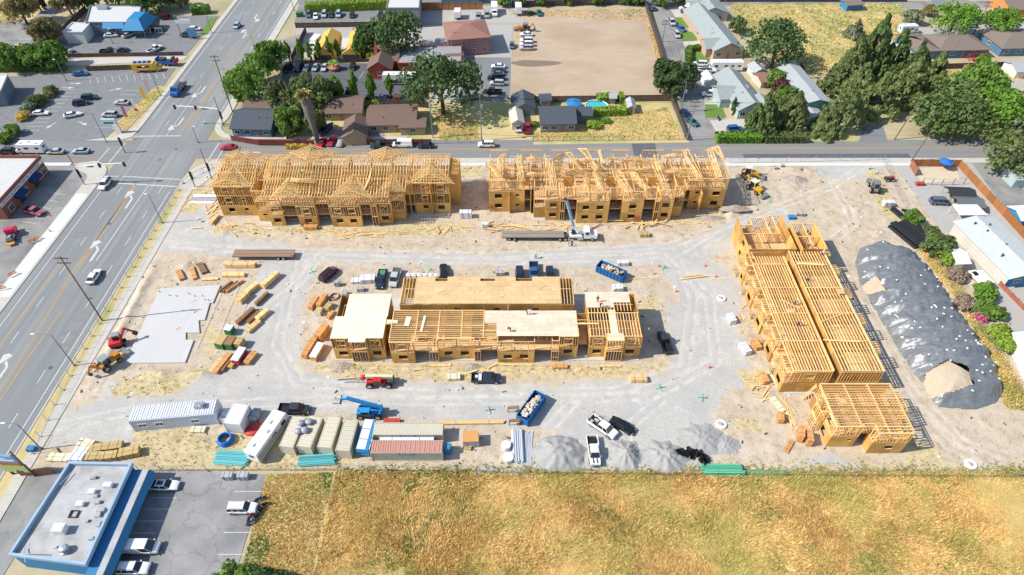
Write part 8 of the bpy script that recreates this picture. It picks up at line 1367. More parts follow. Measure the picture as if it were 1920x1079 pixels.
def cabin(t, x, y, z, l, w_, h, m):b=MB();b.b2(x-l/2, x+l/2, y-w_/2, y+w_/2, z, z+h*.85);b.build('cab_glass', glass, t);b=MB();b.b2(x-l/2-.08, x+l/2+.08, y-w_/2-.08, y+w_/2+.08, z+h*.85, z+h);[b.b2(x+a*l/2-.06, x+a*l/2+.06, y+c*w_/2-.06, y+c*w_/2+.06, z, z+h*.86) for a in(-1, 1) for c in(-1, 1)];b.build('cab_roof', m, t)
def machine(nm, label, cat, u, v, rz, z=.8):p=at(u, v, z);return thing(nm, label, cat, (p.x, p.y, gz(p)), rad(rz), 'construction machines')
def part(t, nm, m, *beams):b=MB();[b.beam(*q) for q in beams];return b.build(nm, m, t)
t=machine('telehandler', 'bright blue telehandler with raised boom and forks', 'telehandler', 694, 771, 180, 1.2);part(t, 'chassis', blue_m, ((-2.2, 0, .9), (2.4, 0, .9), 1.5, .7));part(t, 'engine_cover', blue_m, ((-1.2, -.85, 1.5), (1.6, -.85, 1.5), .75, .7));cabin(t, .6, .75, 1.1, 1.5, .9, 1.5, blue_m)
part(t, 'boom', blue_m, ((-2.4, 0, 2.2), (3.6, 0, 5.2), .5, .6));part(t, 'boom_head', blue_m, ((3.4, 0, 5.1), (4.6, 0, 4.9), .4, .4));part(t, 'fork_carriage', dark_steel, ((4.65, -.8, 4.6), (4.65, .8, 4.6), .12, .9));[part(t, 'fork', dark_steel, ((4.7, y, 4.2), (6.1, y, 4.2), .12, .06)) for y in(-.5, .5)];part(t, 'boom_post', blue_m, ((-2.0, -.3, 1.2), (-2.2, -.3, 2.3), .25, .9), ((-2.0, .3, 1.2), (-2.2, .3, 2.3), .25, .9));big_wheel(t, (-1.5, 1.7), 1.05, .68)
t=machine('telehandler', 'red telehandler with cream boom lying low and a lattice jib', 'telehandler', 712, 715, 180, .9);part(t, 'chassis', red_m, ((-2.4, 0, .95), (2.4, 0, .95), 1.5, .7));part(t, 'boom', cream_m, ((-2.6, -.2, 2.0), (2.6, -.2, 2.1), .6, .6));part(t, 'boom_head', red_m, ((2.6, -.2, 2.0), (3.3, -.2, 1.6), .7, .8));cabin(t, .2, .75, 1.1, 1.4, .8, 1.4, red_m);part(t, 'counterweight', dark_steel, ((-2.7, 0, 1.3), (-1.6, 0, 1.3), 1.7, .9));part(t, 'lattice_jib', dark_steel, ((3.2, -.1, 1.3), (8, -.1, 1.0), .08, .08), ((3.2, -.7, 1.1), (8, -.2, 1.0), .08, .08), *[((3.5+k*.9, -.1, 1.3-.05*k), (3.9+k*.9, -.65+k*.1, 1.1), .06, .06) for k in range(5)]);big_wheel(t, (-1.8, 1.8), 1.05, .7)
t=machine('excavator', 'small red excavator reaching over the slab edge', 'excavator', 220, 642, 20, 1);[part(t, 'track', rubber, ((-1.3, y, .3), (1.3, y, .3), .4, .6)) for y in(-.8, .8)];part(t, 'house', red_m, ((-1.4, 0, 1.1), (.8, 0, 1.1), 1.9, .9));cabin(t, .1, .5, 1.3, 1.3, 1.0, 1.5, steel);part(t, 'boom', red_m, ((.7, -.2, 1.4), (2.0, .9, 3.4), .3, .4));part(t, 'stick', red_m, ((2.0, .9, 3.4), (3.4, .6, 2.2), .25, .3));part(t, 'bucket', dark_steel, ((3.3, .6, 2.1), (3.9, .5, 1.4), .7, .5))
def backhoe(u, v, rz, label, m, arm=True):
 t=machine('backhoe', label, 'backhoe', u, v, rz, 1.0);part(t, 'chassis', m, ((-1.6, 0, 1.0), (2.4, 0, 1.0), 1.0, .6));part(t, 'hood', m, ((.8, 0, 1.5), (2.5, 0, 1.4), 1.0, .6));cabin(t, -.3, 0, 1.2, 1.6, 1.4, 1.7, cream_m if m is yel_m else steel);part(t, 'loader_arm', m, ((.6, -.75, 1.6), (3.4, -.75, .7), .15, .3), ((.6, .75, 1.6), (3.4, .75, .7), .15, .3));part(t, 'loader_bucket', steel, ((3.3, 0, .5), (4.1, 0, .4), 2.2, .8))
 if arm:part(t, 'boom', m, ((-1.8, 0, 1.2), (-2.9, .2, 3.0), .25, .4));part(t, 'stick', m, ((-2.9, .2, 3.0), (-3.8, .3, 1.6), .2, .3));part(t, 'bucket', dark_steel, ((-3.8, .3, 1.5), (-3.4, .3, .8), .6, .5))
 big_wheel(t, (-1.1, ), .95, .72);big_wheel(t, (1.7, ), .9, .5, .35)
backhoe(203, 681, 60, 'green and orange backhoe at the slab corner', orange_m);backhoe(1404, 325, -18, 'yellow loader with cream cab roof at the top right', yel_m, False);backhoe(1414, 352, -60, 'yellow backhoe in the shadow of the north-east building', yel_m);backhoe(984, 53, 170, 'orange backhoe in the dirt lot beside the white sedan', orange_m);backhoe(1640, 352, 80, 'grey green loader by the culvert pipes', M('machine_green', (.25, .28, .20), .6), False)
t=machine('tractor', 'dark machine by the gate of the gravel driveway', 'tractor', 1668, 306+30, 0, .6);part(t, 'chassis', dark_steel, ((-1, 0, .8), (1, 0, .8), .8, .6));part(t, 'hood', red_m, ((0, 0, 1.2), (1, 0, 1.2), .6, .4));big_wheel(t, (-.7, .8), .6, .5, .25)
def flat_trailer(u, v, L, rz, label, m, ax, z=1.1):
 p=at(u, v, z);t=thing('flatbed_trailer', label, 'trailer', (p.x, p.y, gz(p)), rad(rz));n=8
 for i in range(n):b=MB();w_=2.5/n;b.b2(-L/2, L/2, -1.25+i*w_+.01, -1.25+(i+1)*w_-.01, 1.1, 1.2+random.uniform(-.01, .02));b.build('deck_plank', m, t)
 part(t, 'frame', dark_steel, ((-L/2, -.5, .95), (L/2, -.5, .95), .2, .3), ((-L/2, .5, .95), (L/2, .5, .95), .2, .3));part(t, 'side_rail', dark_steel, ((-L/2, -1.27, 1.12), (L/2, -1.27, 1.12), .05, .16));[ob('wheel', wheel_mesh(.5, .5), t, Matrix.Translation((x, s_, .5))) for x in ax for s_ in(-.95, .95)];return t
rust=M('rusty_deck', (.26, .18, .14), .85, (.36, .22, .13), .6, stretch=(.3, 3, 1), rand=.2);oldw=M('old_deck_wood', (.24, .21, .17), .9, (.30, .27, .22), .8, stretch=(.3, 3, 1), rand=.15)
t=flat_trailer(495, 476, 14, 0, 'empty flatbed trailer with rusty plank deck', rust, (3.4, 4.6));part(t, 'landing_gear', red_m, ((5.8, -.8, .1), (5.8, -.8, 1.0), .15, .15), ((6.7, -1, .3), (6.7, -1, 1.6), .15, .15))
t=flat_trailer(999, 440, 14.8, 0, 'long flatbed trailer with weathered deck hitched to the crane truck', oldw, (-5.6, -4.3))
p=at(1086, 442, 1.0);t=thing('crane_truck', 'white crane truck with blue telescopic boom leaning over the building', 'truck', (p.x, p.y, gz(p)), 0, 'construction machines');part(t, 'chassis', dark_steel, ((-5, 0, .8), (4, 0, .8), 1.1, .3));b=MB();b.extrude_y([(1.0, .8), (4.1, .8), (4.15, 1.7), (2.7, 1.9), (2.3, 2.9), (1.0, 2.95)], -1.15, 1.15);ob('cab', b.mesh('cab', paint), t, color=COLS['white']);windows(t, [[(2.7, -1, 1.95), (2.7, 1, 1.95), (2.33, 1, 2.8), (2.33, -1, 2.8)]], 'windshield');windows(t, [sidequad(1.3, 2.2, s_*1.15, 1.95, 2.7) for s_ in(-1, 1)], 'side_window')
part(t, 'tool_box', wraps['white'], ((-2.4, 0, 1.2), (.6, 0, 1.2), 2.1, .5));part(t, 'fuel_tank', chrome, ((-.5, -1.0, .7), (.8, -1.0, .7), .5, .5));wheels(t, (-4.6, -3.3, 3.0), 1.0, .52, .4);b=MB();b.cyl((-1.4, 0, 1.2), (-1.4, 0, 2.6), .5, n=10);b.build('turret', black_plastic, t)
part(t, 'boom', M('boom_steel_blue', (.20, .30, .42), .4), ((-1.3, .1, 2.6), (-3.2, 3.6, 8.4), .5, .55));part(t, 'boom_tip', M('boom_pale', (.50, .53, .56), .4), ((-.2, -.6, 2.4), (-1.6, .6, 3.2), .6, .6));part(t, 'hook_block', dark_steel, ((-3.3, 3.7, 8.5), (-3.8, 3.9, 8.9), .4, .6));part(t, 'outrigger', steel, ((-2.6, -1, .9), (-2.6, -2.9, .7), .25, .25), ((-2.6, -2.9, .05), (-2.6, -2.9, 1.7), .16, .16), ((-2.6, 1, .9), (-2.6, 2.6, .7), .25, .25), ((-2.6, 2.6, .05), (-2.6, 2.6, 1.2), .16, .16))
pile_m=M('grey_gravel_pile', (.33, .325, .305), .95, (.41, .40, .38), 4.0, bump=1.0, c3=(.37, .36, .335), sc3=.4);soil_m=M('dirt_pile', (.34, .29, .23), .95, (.42, .36, .29), 1.0, bump=.4)
def heap(u, v, rx, ry, h, label, m, seed, flat=.0):
 p=at(u, v);xs, ys=np.meshgrid(np.linspace(-1.15, 1.15, 46), np.linspace(-1.15, 1.15, 40));n=fbm(xs*3, ys*3, 1.2, seed);r=np.hypot(xs, ys)+n*.45+.05*np.sin(np.arctan2(ys, xs)*9+seed)+fbm(xs*3, ys*3, .35, seed+2)*.10;z=np.clip(1.08-r, 0, 2)**1.25;z=np.minimum(z, 1-flat+n*.5)*h+np.clip(z, 0, .3)*(fbm(xs*3, ys*3, .25, seed+5, 3)*.7+n*.6)-.015
 grid_object('gravel_pile', xs*rx, ys*ry, np.where(z<.0, -.04, z), m, kind=None, label=label, cat='gravel pile', smooth=True, keep=z>-.014, m=mtx((p.x, p.y, gz(p))))
heap(1046, 852, 4.7, 3.6, 2.5, 'largest grey gravel pile with a dug out top', pile_m, 3, .35);heap(1172, 855, 3.0, 3.1, 1.8, 'grey gravel pile right of the striped hood pickup', pile_m, 8);heap(1245, 858, 4.0, 3.1, 1.7, 'wide grey gravel pile beside the black netting', pile_m, 12, .2);heap(1315, 825, 4.2, 3.4, 1.2, 'low pale gravel pile above the netting', pile_m, 20, .3);heap(1360, 835, 2.4, 2.0, .7, 'smallest smooth grey gravel mound', pile_m, 25, .3)
for k, (u, v, rx, ry, h, lb) in enumerate(((1490, 338, 3, 2, 1.0, 'dirt pile beside the yellow loaders'), (1375, 398, 4, 1.2, 1.2, 'dirt bank at the right end of the spoil bank'), (1330, 410, 4, 1.0, 1.0, 'dirt bank in the middle of the spoil bank'), (640, 690, 2.5, 1.2, .7, 'dirt heap below the white deck'), (885, 690, 1.8, 1.0, .6, 'dark soil heap left of the generator'))):heap(u, v, rx, ry, h, lb, soil_m, 40+k)
OUT=poly([(1602, 492), (1612, 466), (1650, 455), (1700, 468), (1738, 502), (1775, 555), (1812, 610), (1850, 655), (1872, 700), (1882, 738), (1866, 756), (1826, 770), (1756, 764), (1738, 735), (1712, 698), (1688, 662), (1664, 622), (1632, 570), (1612, 530)]);OUT=[(x, y) for x, y in OUT];ex_=[(1612, 523), (1645, 512), (1662, 542)];ey_=[(1744, 690), (1778, 677), (1812, 696), (1826, 720), (1785, 730), (1750, 729)]
mx, my=np.meshgrid(np.arange(74, 96.5, .22), np.arange(66, 118, .22));d=-sdf(mx+fbm(mx, my, 3, 5)*.8, my+fbm(mx, my, 3, 6)*.8, OUT);
axs=(my-92)*.98-(mx-86)*.1;fold=np.sin(axs*1.55+fbm(mx, my, 6, 77)*7+np.abs(mx-86)*-.12);rid=np.abs(fbm(mx*.5, my*2.2, 1.6, 88, 4));mz=4.3*(1-np.exp(-np.clip(d, 0, 99)/2.9));mz=mz+np.clip(d, 0, 1)*(fold*.36-rid*1.0+fbm(mx, my, 1.0, 99, 3)*.3*(1+1.2*(mx>89)));mz=np.where(d>0, mz+.05, -.1)
tp=M('black_tarp_plastic', (.13, .14, .15), .30, (.21, .22, .23), 1.0, stretch=(.5, 2.5, 1), spec=.7, bump=1.0)
mound=thing('tarped_mound', 'long earth mound under wrinkled black plastic with white sandbags', 'mound', (86, 92, 0));hole=np.zeros(mx.shape, bool)
def zat(x, y):return float(mz[min(mz.shape[0]-1, max(0, int(round((y-66)/.22)))), min(mz.shape[1]-1, max(0, int(round((x-74)/.22))))])
for pl in(ex_, ey_):hole|=inside(mx, my, [at(u, v, 3.2).xy[:] for u, v in pl])
grid_object('plastic_tarp', mx-86, my-92, mz, tp, parent=mound, keep=(d>-.25)&~hole);near=hole.copy()
for ax_ in(0, 1):
 for s_ in(-1, 1):near|=np.roll(hole, s_, ax_)
near|=np.roll(near, 1, 0)|np.roll(near, 1, 1)|np.roll(near, -1, 0)|np.roll(near, -1, 1)
grid_object('exposed_soil', mx-86, my-92, 3.6*(1-np.exp(-np.clip(d, 0, 99)/2.9))-.02+fbm(mx, my, 2, 3)*.2, M('tan_soil', (.44, .355, .25), .95, (.52, .43, .32), .8, bump=.4), parent=mound, keep=near)
bagm=shared('sandbag', lambda:MB().ball((0, 0, 0), (.30, .19, .12), 8, 5).mesh('sandbag', white_paint, True));k=0;rs=random.Random(4)
while k<66:
 x, y=rs.uniform(76, 95), rs.uniform(68, 116);j, i=int(round((x-74)/.22)), int(round((y-66)/.22))
 if 0<=i<d.shape[0] and j<d.shape[1] and d[i, j]>.8 and not hole[i, j] and rs.random()<(.9 if y<92 else .5):ob('sandbag', bagm, mound, mtx((x-86, y-92, mz[i, j]+.09), rs.uniform(0, 3)));k+=1
b=MB();net=M('black_netting', (.02, .021, .023), .6);p=at(1300, 868)
for q in range(90):s_=q/90;c=Vector((-2.4+4.2*min(1, s_*1.6), 1.6-3.6*max(0, s_-.4), .35))+Vector((random.gauss(0, .35), random.gauss(0, .35), random.uniform(0, .4)));r_=Matrix.Rotation(random.uniform(0, 3), 3, Vector((random.random(), random.random(), 1)));b.add([c+r_ @ Vector(v)*.55 for v in((-1, -.6, 0), (1, -.5, .2), (.8, .6, 0), (-.8, .5, .2))], [(0, 1, 2, 3)])
ob('black_netting', b.mesh('black_netting', net), None, mtx((p.x, p.y, gz(p))), label='crumpled black plastic sheet beside the green pipes', cat='plastic sheet')
p=at(383, 374);t=thing('white_sheeting', 'white plastic sheeting spread at the road corner', 'plastic sheet', (p.x, p.y, .12));[(lambda b:(b.prism([(x+random.uniform(-.2, .2), y) for x, y in((-3.4, y0), (3, y0-.2), (3.3, y0+.8), (-2.8, y0+1))], 0, .1+.05*k), b.build('sheet', white_paint if k!=1 else M('grey_sheet', (.36, .37, .42), .4), t)))(MB()) for k, y0 in enumerate((-1.8, -.6, .7))]
p=at(1118, 205);t=thing('swimming_pool', 'round turquoise above ground pool behind the grey cottage', 'swimming pool', (p.x, p.y, 0));b=MB();b.lathe([(3.6, 0), (3.6, 1.25), (3.35, 1.27), (3.3, .9), (3.3, .3)], 28);b.build('pool_wall', white_paint, t);b=MB();b.cyl((0, 0, .9), (0, 0, 1.08), 3.28, n=28);b.build('water', M('pool_water', (.05, .42, .46), .05, (.08, .50, .52), .5, spec=.6), t)
def umbrella(u, v, R, H, label, c):
 p=at(u, v);t=thing('patio_umbrella', label, 'umbrella', (p.x, p.y, 0));b=MB();n=8;V=[(0, 0, H)]+[(R*math.cos(2*PI*i/n), R*math.sin(2*PI*i/n), H-.7) for i in range(n)];b.add(V, [(0, i+1, (i+1)%n+1) for i in range(n)]);ob('canopy', b.mesh('canopy', matte), t, color=c);b=MB();b.cyl((0, 0, 0), (0, 0, H), .05, n=5);b.build('pole', steel, t)
umbrella(1075, 204, 2.6, 2.8, 'blue patio umbrella behind the slate roof', (.03, .20, .48));umbrella(1768, 316, 1.9, 2.8, 'blue umbrella tilted over the sand pen', (.02, .16, .5))
b=MB();b.b2(-2.2, 2.2, -1.5, 1.5, .1, .9);p=at(1146, 208);t=ob('pool_deck', b.mesh('pool_deck', wraps['brown']), None, mtx((p.x, p.y, 0)), label='brown wooden deck beside the round pool', cat='deck')
conem=shared('cone', lambda:MB().lathe([(.22, 0), (.22, .04), (.14, .05), (.03, .72)], 8).mesh('cone', M('cone_orange', (.75, .12, .03), .6)))
for i, (u, v, lb) in enumerate(((93, 405, 'orange marker on the new pavement, upper'), (95, 435, 'orange marker on the new pavement, middle'), (1342, 520, 'orange marker in the gravel drive'), (1268, 548, 'red marker left of the white basin'), (1330, 690, 'orange marker on the right drive'), (1505, 512, 'orange marker behind the north block'), (1322, 500, 'orange marker by the green stand'), (1405, 385, 'orange marker on the bank'), (1235, 500, 'orange marker right of the blue dumpster'), (1160, 545, 'red marker at the right wing corner'), (1480, 296, 'red marker at the top fence'), (1530, 297, 'red marker right along the top fence'), (1420, 298, 'red marker left along the top fence'))):p=at(u, v);ob('traffic_cone', conem, None, mtx((p.x, p.y, gz(p)), 0, (1.3, 1.3, 1.2)), label=lb, cat='traffic cone', group='orange markers')
def barricade(u, v, rz, label, c=(.75, .16, .05)):
 p=at(u, v);t=thing('barricade', label, 'barricade', (p.x, p.y, gz(p)), rad(rz), 'road barricades');[(lambda b:(b.b2(-.9, .9, -.03, .03, z, z+.25), ob('rail', b.mesh('rail', matte), t, color=c)))(MB()) for z in(.5, .95)];[part(t, 'leg', white_paint, ((x, -.35, 0), (x, 0, 1.2), .06, .06), ((x, .35, 0), (x, 0, 1.2), .06, .06)) for x in(-.8, .8)]
barricade(63, 456, 30, 'red barricade by the tow truck');barricade(70, 452, 60, 'orange barricade beside the red one', (.8, .35, .08));barricade(26, 518, 50, 'red and white barricade at the planter island');barricade(6, 545, 20, 'red barricade at the left edge of the road');barricade(178, 694, 70, 'red barricade beside the green backhoe')
for u, v, lb in((586, 511, 'green pipe sprinkler stand left of the maroon minivan'), (1020, 425+95, 'x'), (1317, 747, 'green cross stand on the lower right drive'), (1237, 728, 'small green stand on the drive'), (930, 512, 'green survey stand behind the tan deck'), (806, 508, 'green survey stand beside the black sedan'), (1245, 503, 'green and red stand right of the scrap dumpster'), (918, 770, 'small green stand above the long beams'), (1443, 380, 'green stand on the bank of the north-east building')):
 if lb!='x':p=at(u, v);t=thing('survey_stand', lb, 'stand', (p.x, p.y, gz(p)), random.uniform(0, 3), 'green stands');part(t, 'post', green_p, ((0, 0, 0), (0, 0, 1.1), .12, .12));part(t, 'foot', green_p, ((-.9, 0, .08), (.9, 0, .08), .1, .1), ((0, -.9, .08), (0, .9, .08), .1, .1))
for u, v, L, W, H, k, lb in((668, 527, 2.2, 1.6, .7, 'white', 'white wrapped pallet left of the blue white pallet'), (690, 524, 3.2, 2.0, 1.2, 'white', 'wide white wrapped pallet beside the loaded pickup'), (632, 532, 1.2, 1.0, 1.3, 'grey', 'grey precast box above the hose coil'), (647, 551, 1.2, 1.2, .8, 'grey', 'grey precast box right of the hose coil'), (676, 543, 1.6, 1.0, .9, 'grey', 'grey frame crate with orange tank'), (1158, 541, 2.2, 1.6, 1.3, 'white', 'white tank trailer behind the right wing'), (1168, 494, 2.4, 1.2, 1.0, 'white', 'white pump beside the scrap dumpster'), (938, 512, 2.0, 1.2, 1.0, 'grey', 'grey compressor in the notch of the tan deck'), (873, 402, 3.0, 1.5, 1.8, 'white', 'white box trailer in the gap between the buildings'), (910, 423, 1.6, 1.2, 1.2, 'white', 'white pallet at the left of the board heap'), (1665, 383, 2.6, 1.4, 1.4, 'white', 'white machine above the culvert pipes'), (1484, 408, 1.6, 1.2, .8, 'blue', 'blue covered load behind the north block'), (1500, 402, 2.4, 1.0, .8, 'grey', 'tool heap behind the north block'), (59, 842, 1.4, 1.0, .9, 'blue', 'pale blue box on the verge at the entrance'), (427, 893, 1.8, 1.1, 1.2, 'grey', 'left dark bin by the fence'), (456, 893, 1.8, 1.1, 1.2, 'grey', 'right dark bin by the fence'), (562, 27, 2.5, 1.8, 1.6, 'green', 'green dumpster at the hedge lot corner'), (1725, 345, 2.2, 1.0, .8, 'red', 'brick planter at the pen gate'), (1246, 652, 2.4, 2.0, .4, 'grey', 'grey covered pile in the shade of the right wing')):
 stack(u, v, L, W, H, 0 if W<1.6 else 5, k, lb, 'site boxes and pallets', n=1, name='site_box', cat='box')
bgm=shared('bulk_bag', lambda:MB().box((0, 0, .5), (.95, .95, 1.0)).ball((0, 0, .98), (.42, .42, .22), 8, 4).mesh('bulk_bag', white_paint));
for k, lb in enumerate(('leftmost in the row, nearest the silver pickup', 'second from the silver pickup', 'third from the silver pickup', 'third from the black sedan', 'second from the black sedan', 'touching the black sedan')):p=at(766+k*10.5, 519, .5);ob('bulk_bag', bgm, None, mtx((p.x, p.y, gz(p)), random.uniform(-.1, .1)), label='white bulk bag '+lb, cat='bulk bag', group='row of white bulk bags')
for u, v, lb in((1352, 561, 'white round basin with red ring on the right drive'), (1819, 872, 'white manhole ring at the lower right corner'), (1352, 797, 'white washout basin beside the weeds')):p=at(u, v);t=thing('round_basin', lb, 'basin', (p.x, p.y, gz(p)));b=MB();b.lathe([(1.0, 0), (.95, .35), (.6, .38), (.5, .2)], 14);b.build('ring', white_paint, t);b=MB();b.ball((0, 0, .3), (.4, .4, .2), 8, 4);b.build('lid', M('basin_lid', (.35, .30, .29), .8), t)
b=MB();p=at(1843, 103);t=thing('swing_set', 'red playground slide frame on the lawn of the blue house', 'playground', (at(1830, 112).x, at(1830, 112).y, 0));part(t, 'frame', red_m, ((-3, 0, 2), (3, 0, 2), .2, .2), ((-3, -1, 0), (-3, 0, 2), .2, .2), ((-3, 1, 0), (-3, 0, 2), .2, .2), ((3, -1, 0), (3, 0, 2), .2, .2), ((3, 1, 0), (3, 0, 2), .2, .2));part(t, 'slide', red_m, ((0, -1, 1.6), (3.5, -1.6, .3), 1.2, .3), ((-2, -1.2, .7), (2.5, -1.2, .7), 1, .8))
p=at(627, 131);t=thing('planter', 'round terracotta planter with a small palm in the dark car park', 'planter', (p.x, p.y, 0));b=MB();b.lathe([(1.6, 0), (2.1, 1.1), (1.8, 1.15), (1.7, 1.0)], 14);b.build('pot', M('terracotta', (.45, .22, .14), .8), t);b=MB();[b.add([(0, 0, 2.2), (math.cos(a)*1-math.sin(a)*.3, math.sin(a)*1+math.cos(a)*.3, 3.0), (math.cos(a)*2.2, math.sin(a)*2.2, 2.5), (math.cos(a)*1+math.sin(a)*.3, math.sin(a)*1-math.cos(a)*.3, 3.0)], [(0, 1, 2, 3)]) for a in np.linspace(0, 6.1, 16)];b.cyl((0, 0, 1), (0, 0, 2.3), .2, n=6);b.build('palm_leaves', LM['bright'], t)
# parking stall lines
def stalls(a, c, n, L, dirn, w_=.14, z=.02):
 a, c=at(*a), at(*c)
 for i in range(n):q=a.lerp(c, i/max(1, n-1));d=Vector((math.cos(rad(dirn)), math.sin(rad(dirn))))*L;marks('stall_line', [stripe(q.x, q.y, q.x+d.x, q.y+d.y, w_)], mark_white, None, z)
for s_ in(((118, 168), (42, 245), 12, 5, 0), ((232, 170), (176, 240), 9, 5, 0), ((168, 146), (305, 137), 11, 4.5, 120-180), ((250, 905), (290, 905), 1, 5, 0), ((280, 934), (238, 1000), 4, 4.6, 0), ((440, 922), (408, 1040), 4, 5, 0), ((700, 30), (716, 30), 2, 5, -110), ((683, 134), (710, 130), 3, 5, -100), ((96, 362), (28, 430), 6, 4, -12), ((-5, 55), (20, 30), 3, 8, 0), ((0, 95), (60, 62), 6, 4.5, 0)):stalls(*s_)
for u, v, a in((143, 157, -90), (128, 165, -90), (218, 168, -60), (156, 232, -120), (95, 236, 160)):arrow(at(u, v).xy, rad(a), None, 1, .7, True)
# red letters and green paint marks on the sheathing
redp=M('red_spray', (.55, .03, .02), .7)
for s_, u, v, sz in(('A3', 975, 672, 1.3), ('A2', 923, 391, 1.3), ('A2', 1193, 410, 1.4), ('A1', 575, 414, 1.3), ('A1', 735, 412, 1.2)):
 g_={'A3':C, 'A2':B, 'A1':A}[s_];yy={975:80.0, 923:at(0, 397).y, 1193:at(0, 417).y, 575:at(0, 425.5).y, 735:at(0, 420).y}[u];z=1.5;x=(u-960)/FPX*(yy*_c45+(CAM_H-z)*_c45);text(s_, sz, redp, g_.root, face(FS, x-g_.o.x, yy-.12-g_.o.y, z), 'unit_letters')
for g_, segs in((A, segsA), (B, segsB), (C, segsC)):
 for x0, x1, y, st, wn in segs:
  if st[0]=='o':
   for f in(.12, .8):b=MB();zz=random.uniform(.4, 1.2)+(2.9 if st[1]=='o' and random.random()<.5 else 0);b.b2(x0+(x1-x0)*f-.22-g_.o.x, x0+(x1-x0)*f+.22-g_.o.x, y-.09-g_.o.y, y-.07-g_.o.y, zz, zz+.14);b.build('paint_mark', M('green_spray', (.10, .30, .06), .8), g_.root)
# PEOPLE
skin_c=(.42, .26, .18)
def person(pos, rz, label, vest=(.35, .65, .05), pants=(.04, .05, .10), hat=(.75, .75, .72), pose='stand', s=1.0):
 t=thing('person', label, 'person', pos, rad(rz), 'workers on the site');t.scale=(s, s, s)
 if pose=='bend':J=dict(pel=(0, 0, .88), ch=(.38, 0, 1.12), nk=(.52, 0, 1.15), hd=(.66, 0, 1.18));arm=lambda q:[(.42, q*.2, 1.12), (.48, q*.24, .82), (.58, q*.16, .55)]
 elif pose=='kneel':J=dict(pel=(0, 0, .5), ch=(.18, 0, .92), nk=(.24, 0, 1.05), hd=(.30, 0, 1.2));arm=lambda q:[(.2, q*.22, .95), (.32, q*.28, .68), (.55, q*.15, .5)]
 else:J=dict(pel=(0, 0, .95), ch=(0, 0, 1.36), nk=(0, 0, 1.5), hd=(.02, 0, 1.64));arm=lambda q:[(0, q*.22, 1.40), (.02, q*.28, 1.12), (.16, q*.24, .9)]
 leg=lambda q:[(0, q*.10, .9), (.06+.14*q*(pose=='walk'), q*.11, .48), (-.02+.24*q*(pose=='walk'), q*.12, .06), (.12+.24*q*(pose=='walk'), q*.13, .03)] if pose!='kneel' else[(0, q*.12, .5), (.32, q*.14, .42 if q>0 else .1), (.2 if q>0 else-.25, q*.14, .06), (.32 if q>0 else-.35, q*.14, .03)]
 def sk(nm, chains, mat, col=None):
  V, E, R=[], [], [];idx={}
  for ch in chains:
   pr=None
   for(c, r) in ch:
    k=tuple(round(x, 3) for x in c)
    if k not in idx:idx[k]=len(V);V.append(c);R.append(r)
    if pr is not None and pr!=idx[k]:E.append((pr, idx[k]))
    pr=idx[k]
  me=bpy.data.meshes.new(nm);me.from_pydata(V, E, []);me.materials.append(mat);o=ob(nm, me, t, color=col);o.modifiers.new('skin', 'SKIN');sv=me.skin_vertices[0]
  for i, r in enumerate(R):sv.data[i].radius=(r, r)
  sv.data[0].use_root=True;m=o.modifiers.new('sub', 'SUBSURF');m.levels=m.render_levels=1;return o
 L=[list(zip(leg(q), (.09, .07, .05, .04))) for q in(-1, 1)];Ar=[list(zip(arm(q), (.06, .05, .04))) for q in(-1, 1)];sp=[(J['pel'], .13), (J['ch'], .15), (J['nk'], .06), (J['hd'], .10)]
 sk('body', [sp]+[[(J['pel'], .13)]+l for l in L]+[[(J['ch'], .15)]+a for a in Ar], matte, skin_c);sk('trousers', [[(J['pel'], .15)]+[(c, r+.02) for c, r in l[:3]] for l in L], matte, pants);sk('vest', [[(J['pel'], .15), (J['ch'], .18)]]+[[(J['ch'], .18)]+[(c, r+.02) for c, r in a[:2]] for a in Ar], matte, vest)
 h=J['hd'];b=MB();b.lathe([(.17, 0), (.17, .02), (.13, .03), (.11, .10), (.03, .14)], 10, (h[0], h[1], h[2]+.05));ob('hard_hat', b.mesh('hard_hat', matte), t, color=hat)
Gp=lambda u, v, z=0:(lambda p:(p.x, p.y, (gz(p) if z==0 else z)))(at(u, v, z))
lime, navy_, wht, red_, prp, blk=(.36, .70, .04), (.03, .05, .12), (.7, .7, .68), (.5, .03, .03), (.10, .06, .25), (.03, .03, .035)
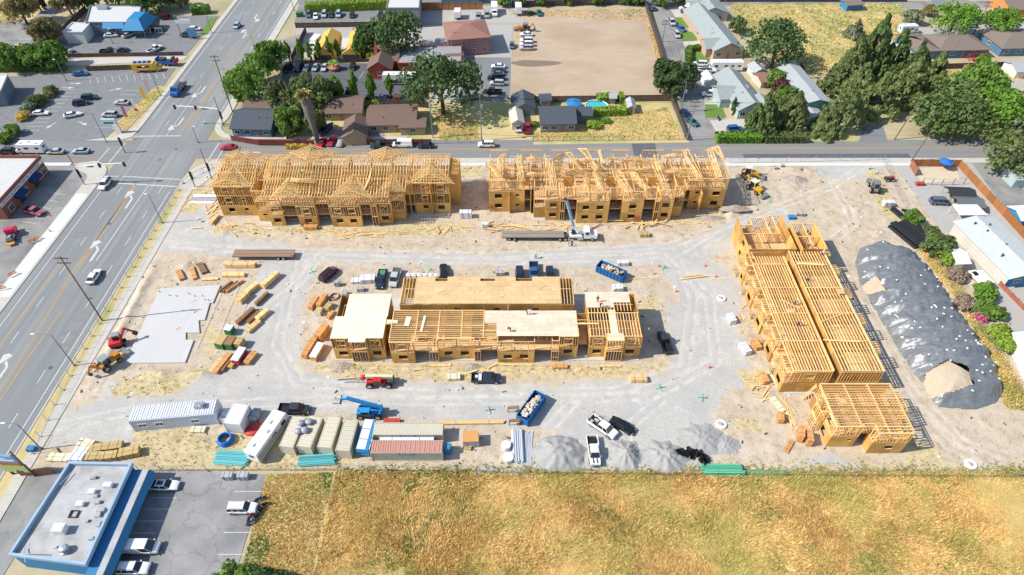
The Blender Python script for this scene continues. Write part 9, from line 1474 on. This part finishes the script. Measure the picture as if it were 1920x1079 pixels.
for a in((Gp(1004, 485), 0, 'worker in lime vest walking on the drive above the deck building', lime, navy_, wht, 'walk'), (Gp(1068, 447), 90, 'worker in lime vest at the crane truck controls', lime, navy_, wht), (Gp(988, 590, 6.37), 0, 'worker in white shirt on the far side of the pink deck', wht, blk, wht, 'bend'), (Gp(957, 622, 6.37), 180, 'worker in dark shirt kneeling on the pink deck edge', blk, (.3, .12, .05), wht, 'bend'), (Gp(1120, 566, 6.37), -90, 'worker in purple shirt standing on the right wing deck', prp, (.3, .14, .08), (.4, .2, .1)), (Gp(1125, 576, 6.37), 0, 'worker with red tool bending behind the purple shirt worker', red_, blk, wht, 'bend'), (Gp(566, 328, 11.6), 0, 'worker in lime vest up on the north-west roof trusses', lime, navy_, wht, 'bend'), (Gp(1062, 330, 6.26), 90, 'worker in lime vest on the north-east top floor', lime, navy_, wht), (Gp(1032, 368, 6.26), 0, 'worker in blue shirt at the north-east building front', (.05, .15, .35), blk, wht, 'bend'), (Gp(1495, 611, 6.37), 0, 'worker in red shirt on the left joists of the east building', red_, navy_, wht, 'bend'), (Gp(1489, 572, 6.37), 40, 'worker in grey shirt on the left joists near a plywood sheet', (.3, .3, .34), navy_, wht, 'bend'), (Gp(1513, 527, 6.37), 0, 'worker in black shirt crouching by the hallway slot', blk, navy_, blk, 'kneel'), (Gp(1514, 463, 6.37), 0, 'worker in blue shirt at the far end of the right joists', (.1, .2, .4), blk, wht, 'kneel'), (Gp(1540, 477, 6.37), 0, 'worker in white shirt at the right edge of the joists', wht, navy_, wht, 'kneel'), (Gp(1512, 440, 3.3), 0, 'worker in red shirt inside the north block', red_, blk, wht)):person(*a)
for u, v, lb in((1466, 318, 'left compactor in the dirt beside the loaders'), (1455, 320, 'right compactor in the dirt beside the loaders')):p=at(u, v);t=thing('compactor', lb, 'machine', (p.x, p.y, gz(p)));part(t, 'engine', wraps['grey'], ((-.3, 0, .5), (.3, 0, .5), .5, .5));part(t, 'plate', dark_steel, ((-.5, 0, .1), (.5, 0, .1), .6, .15));part(t, 'handle', red_m, ((-.3, 0, .6), (-1.0, 0, 1.2), .3, .06))
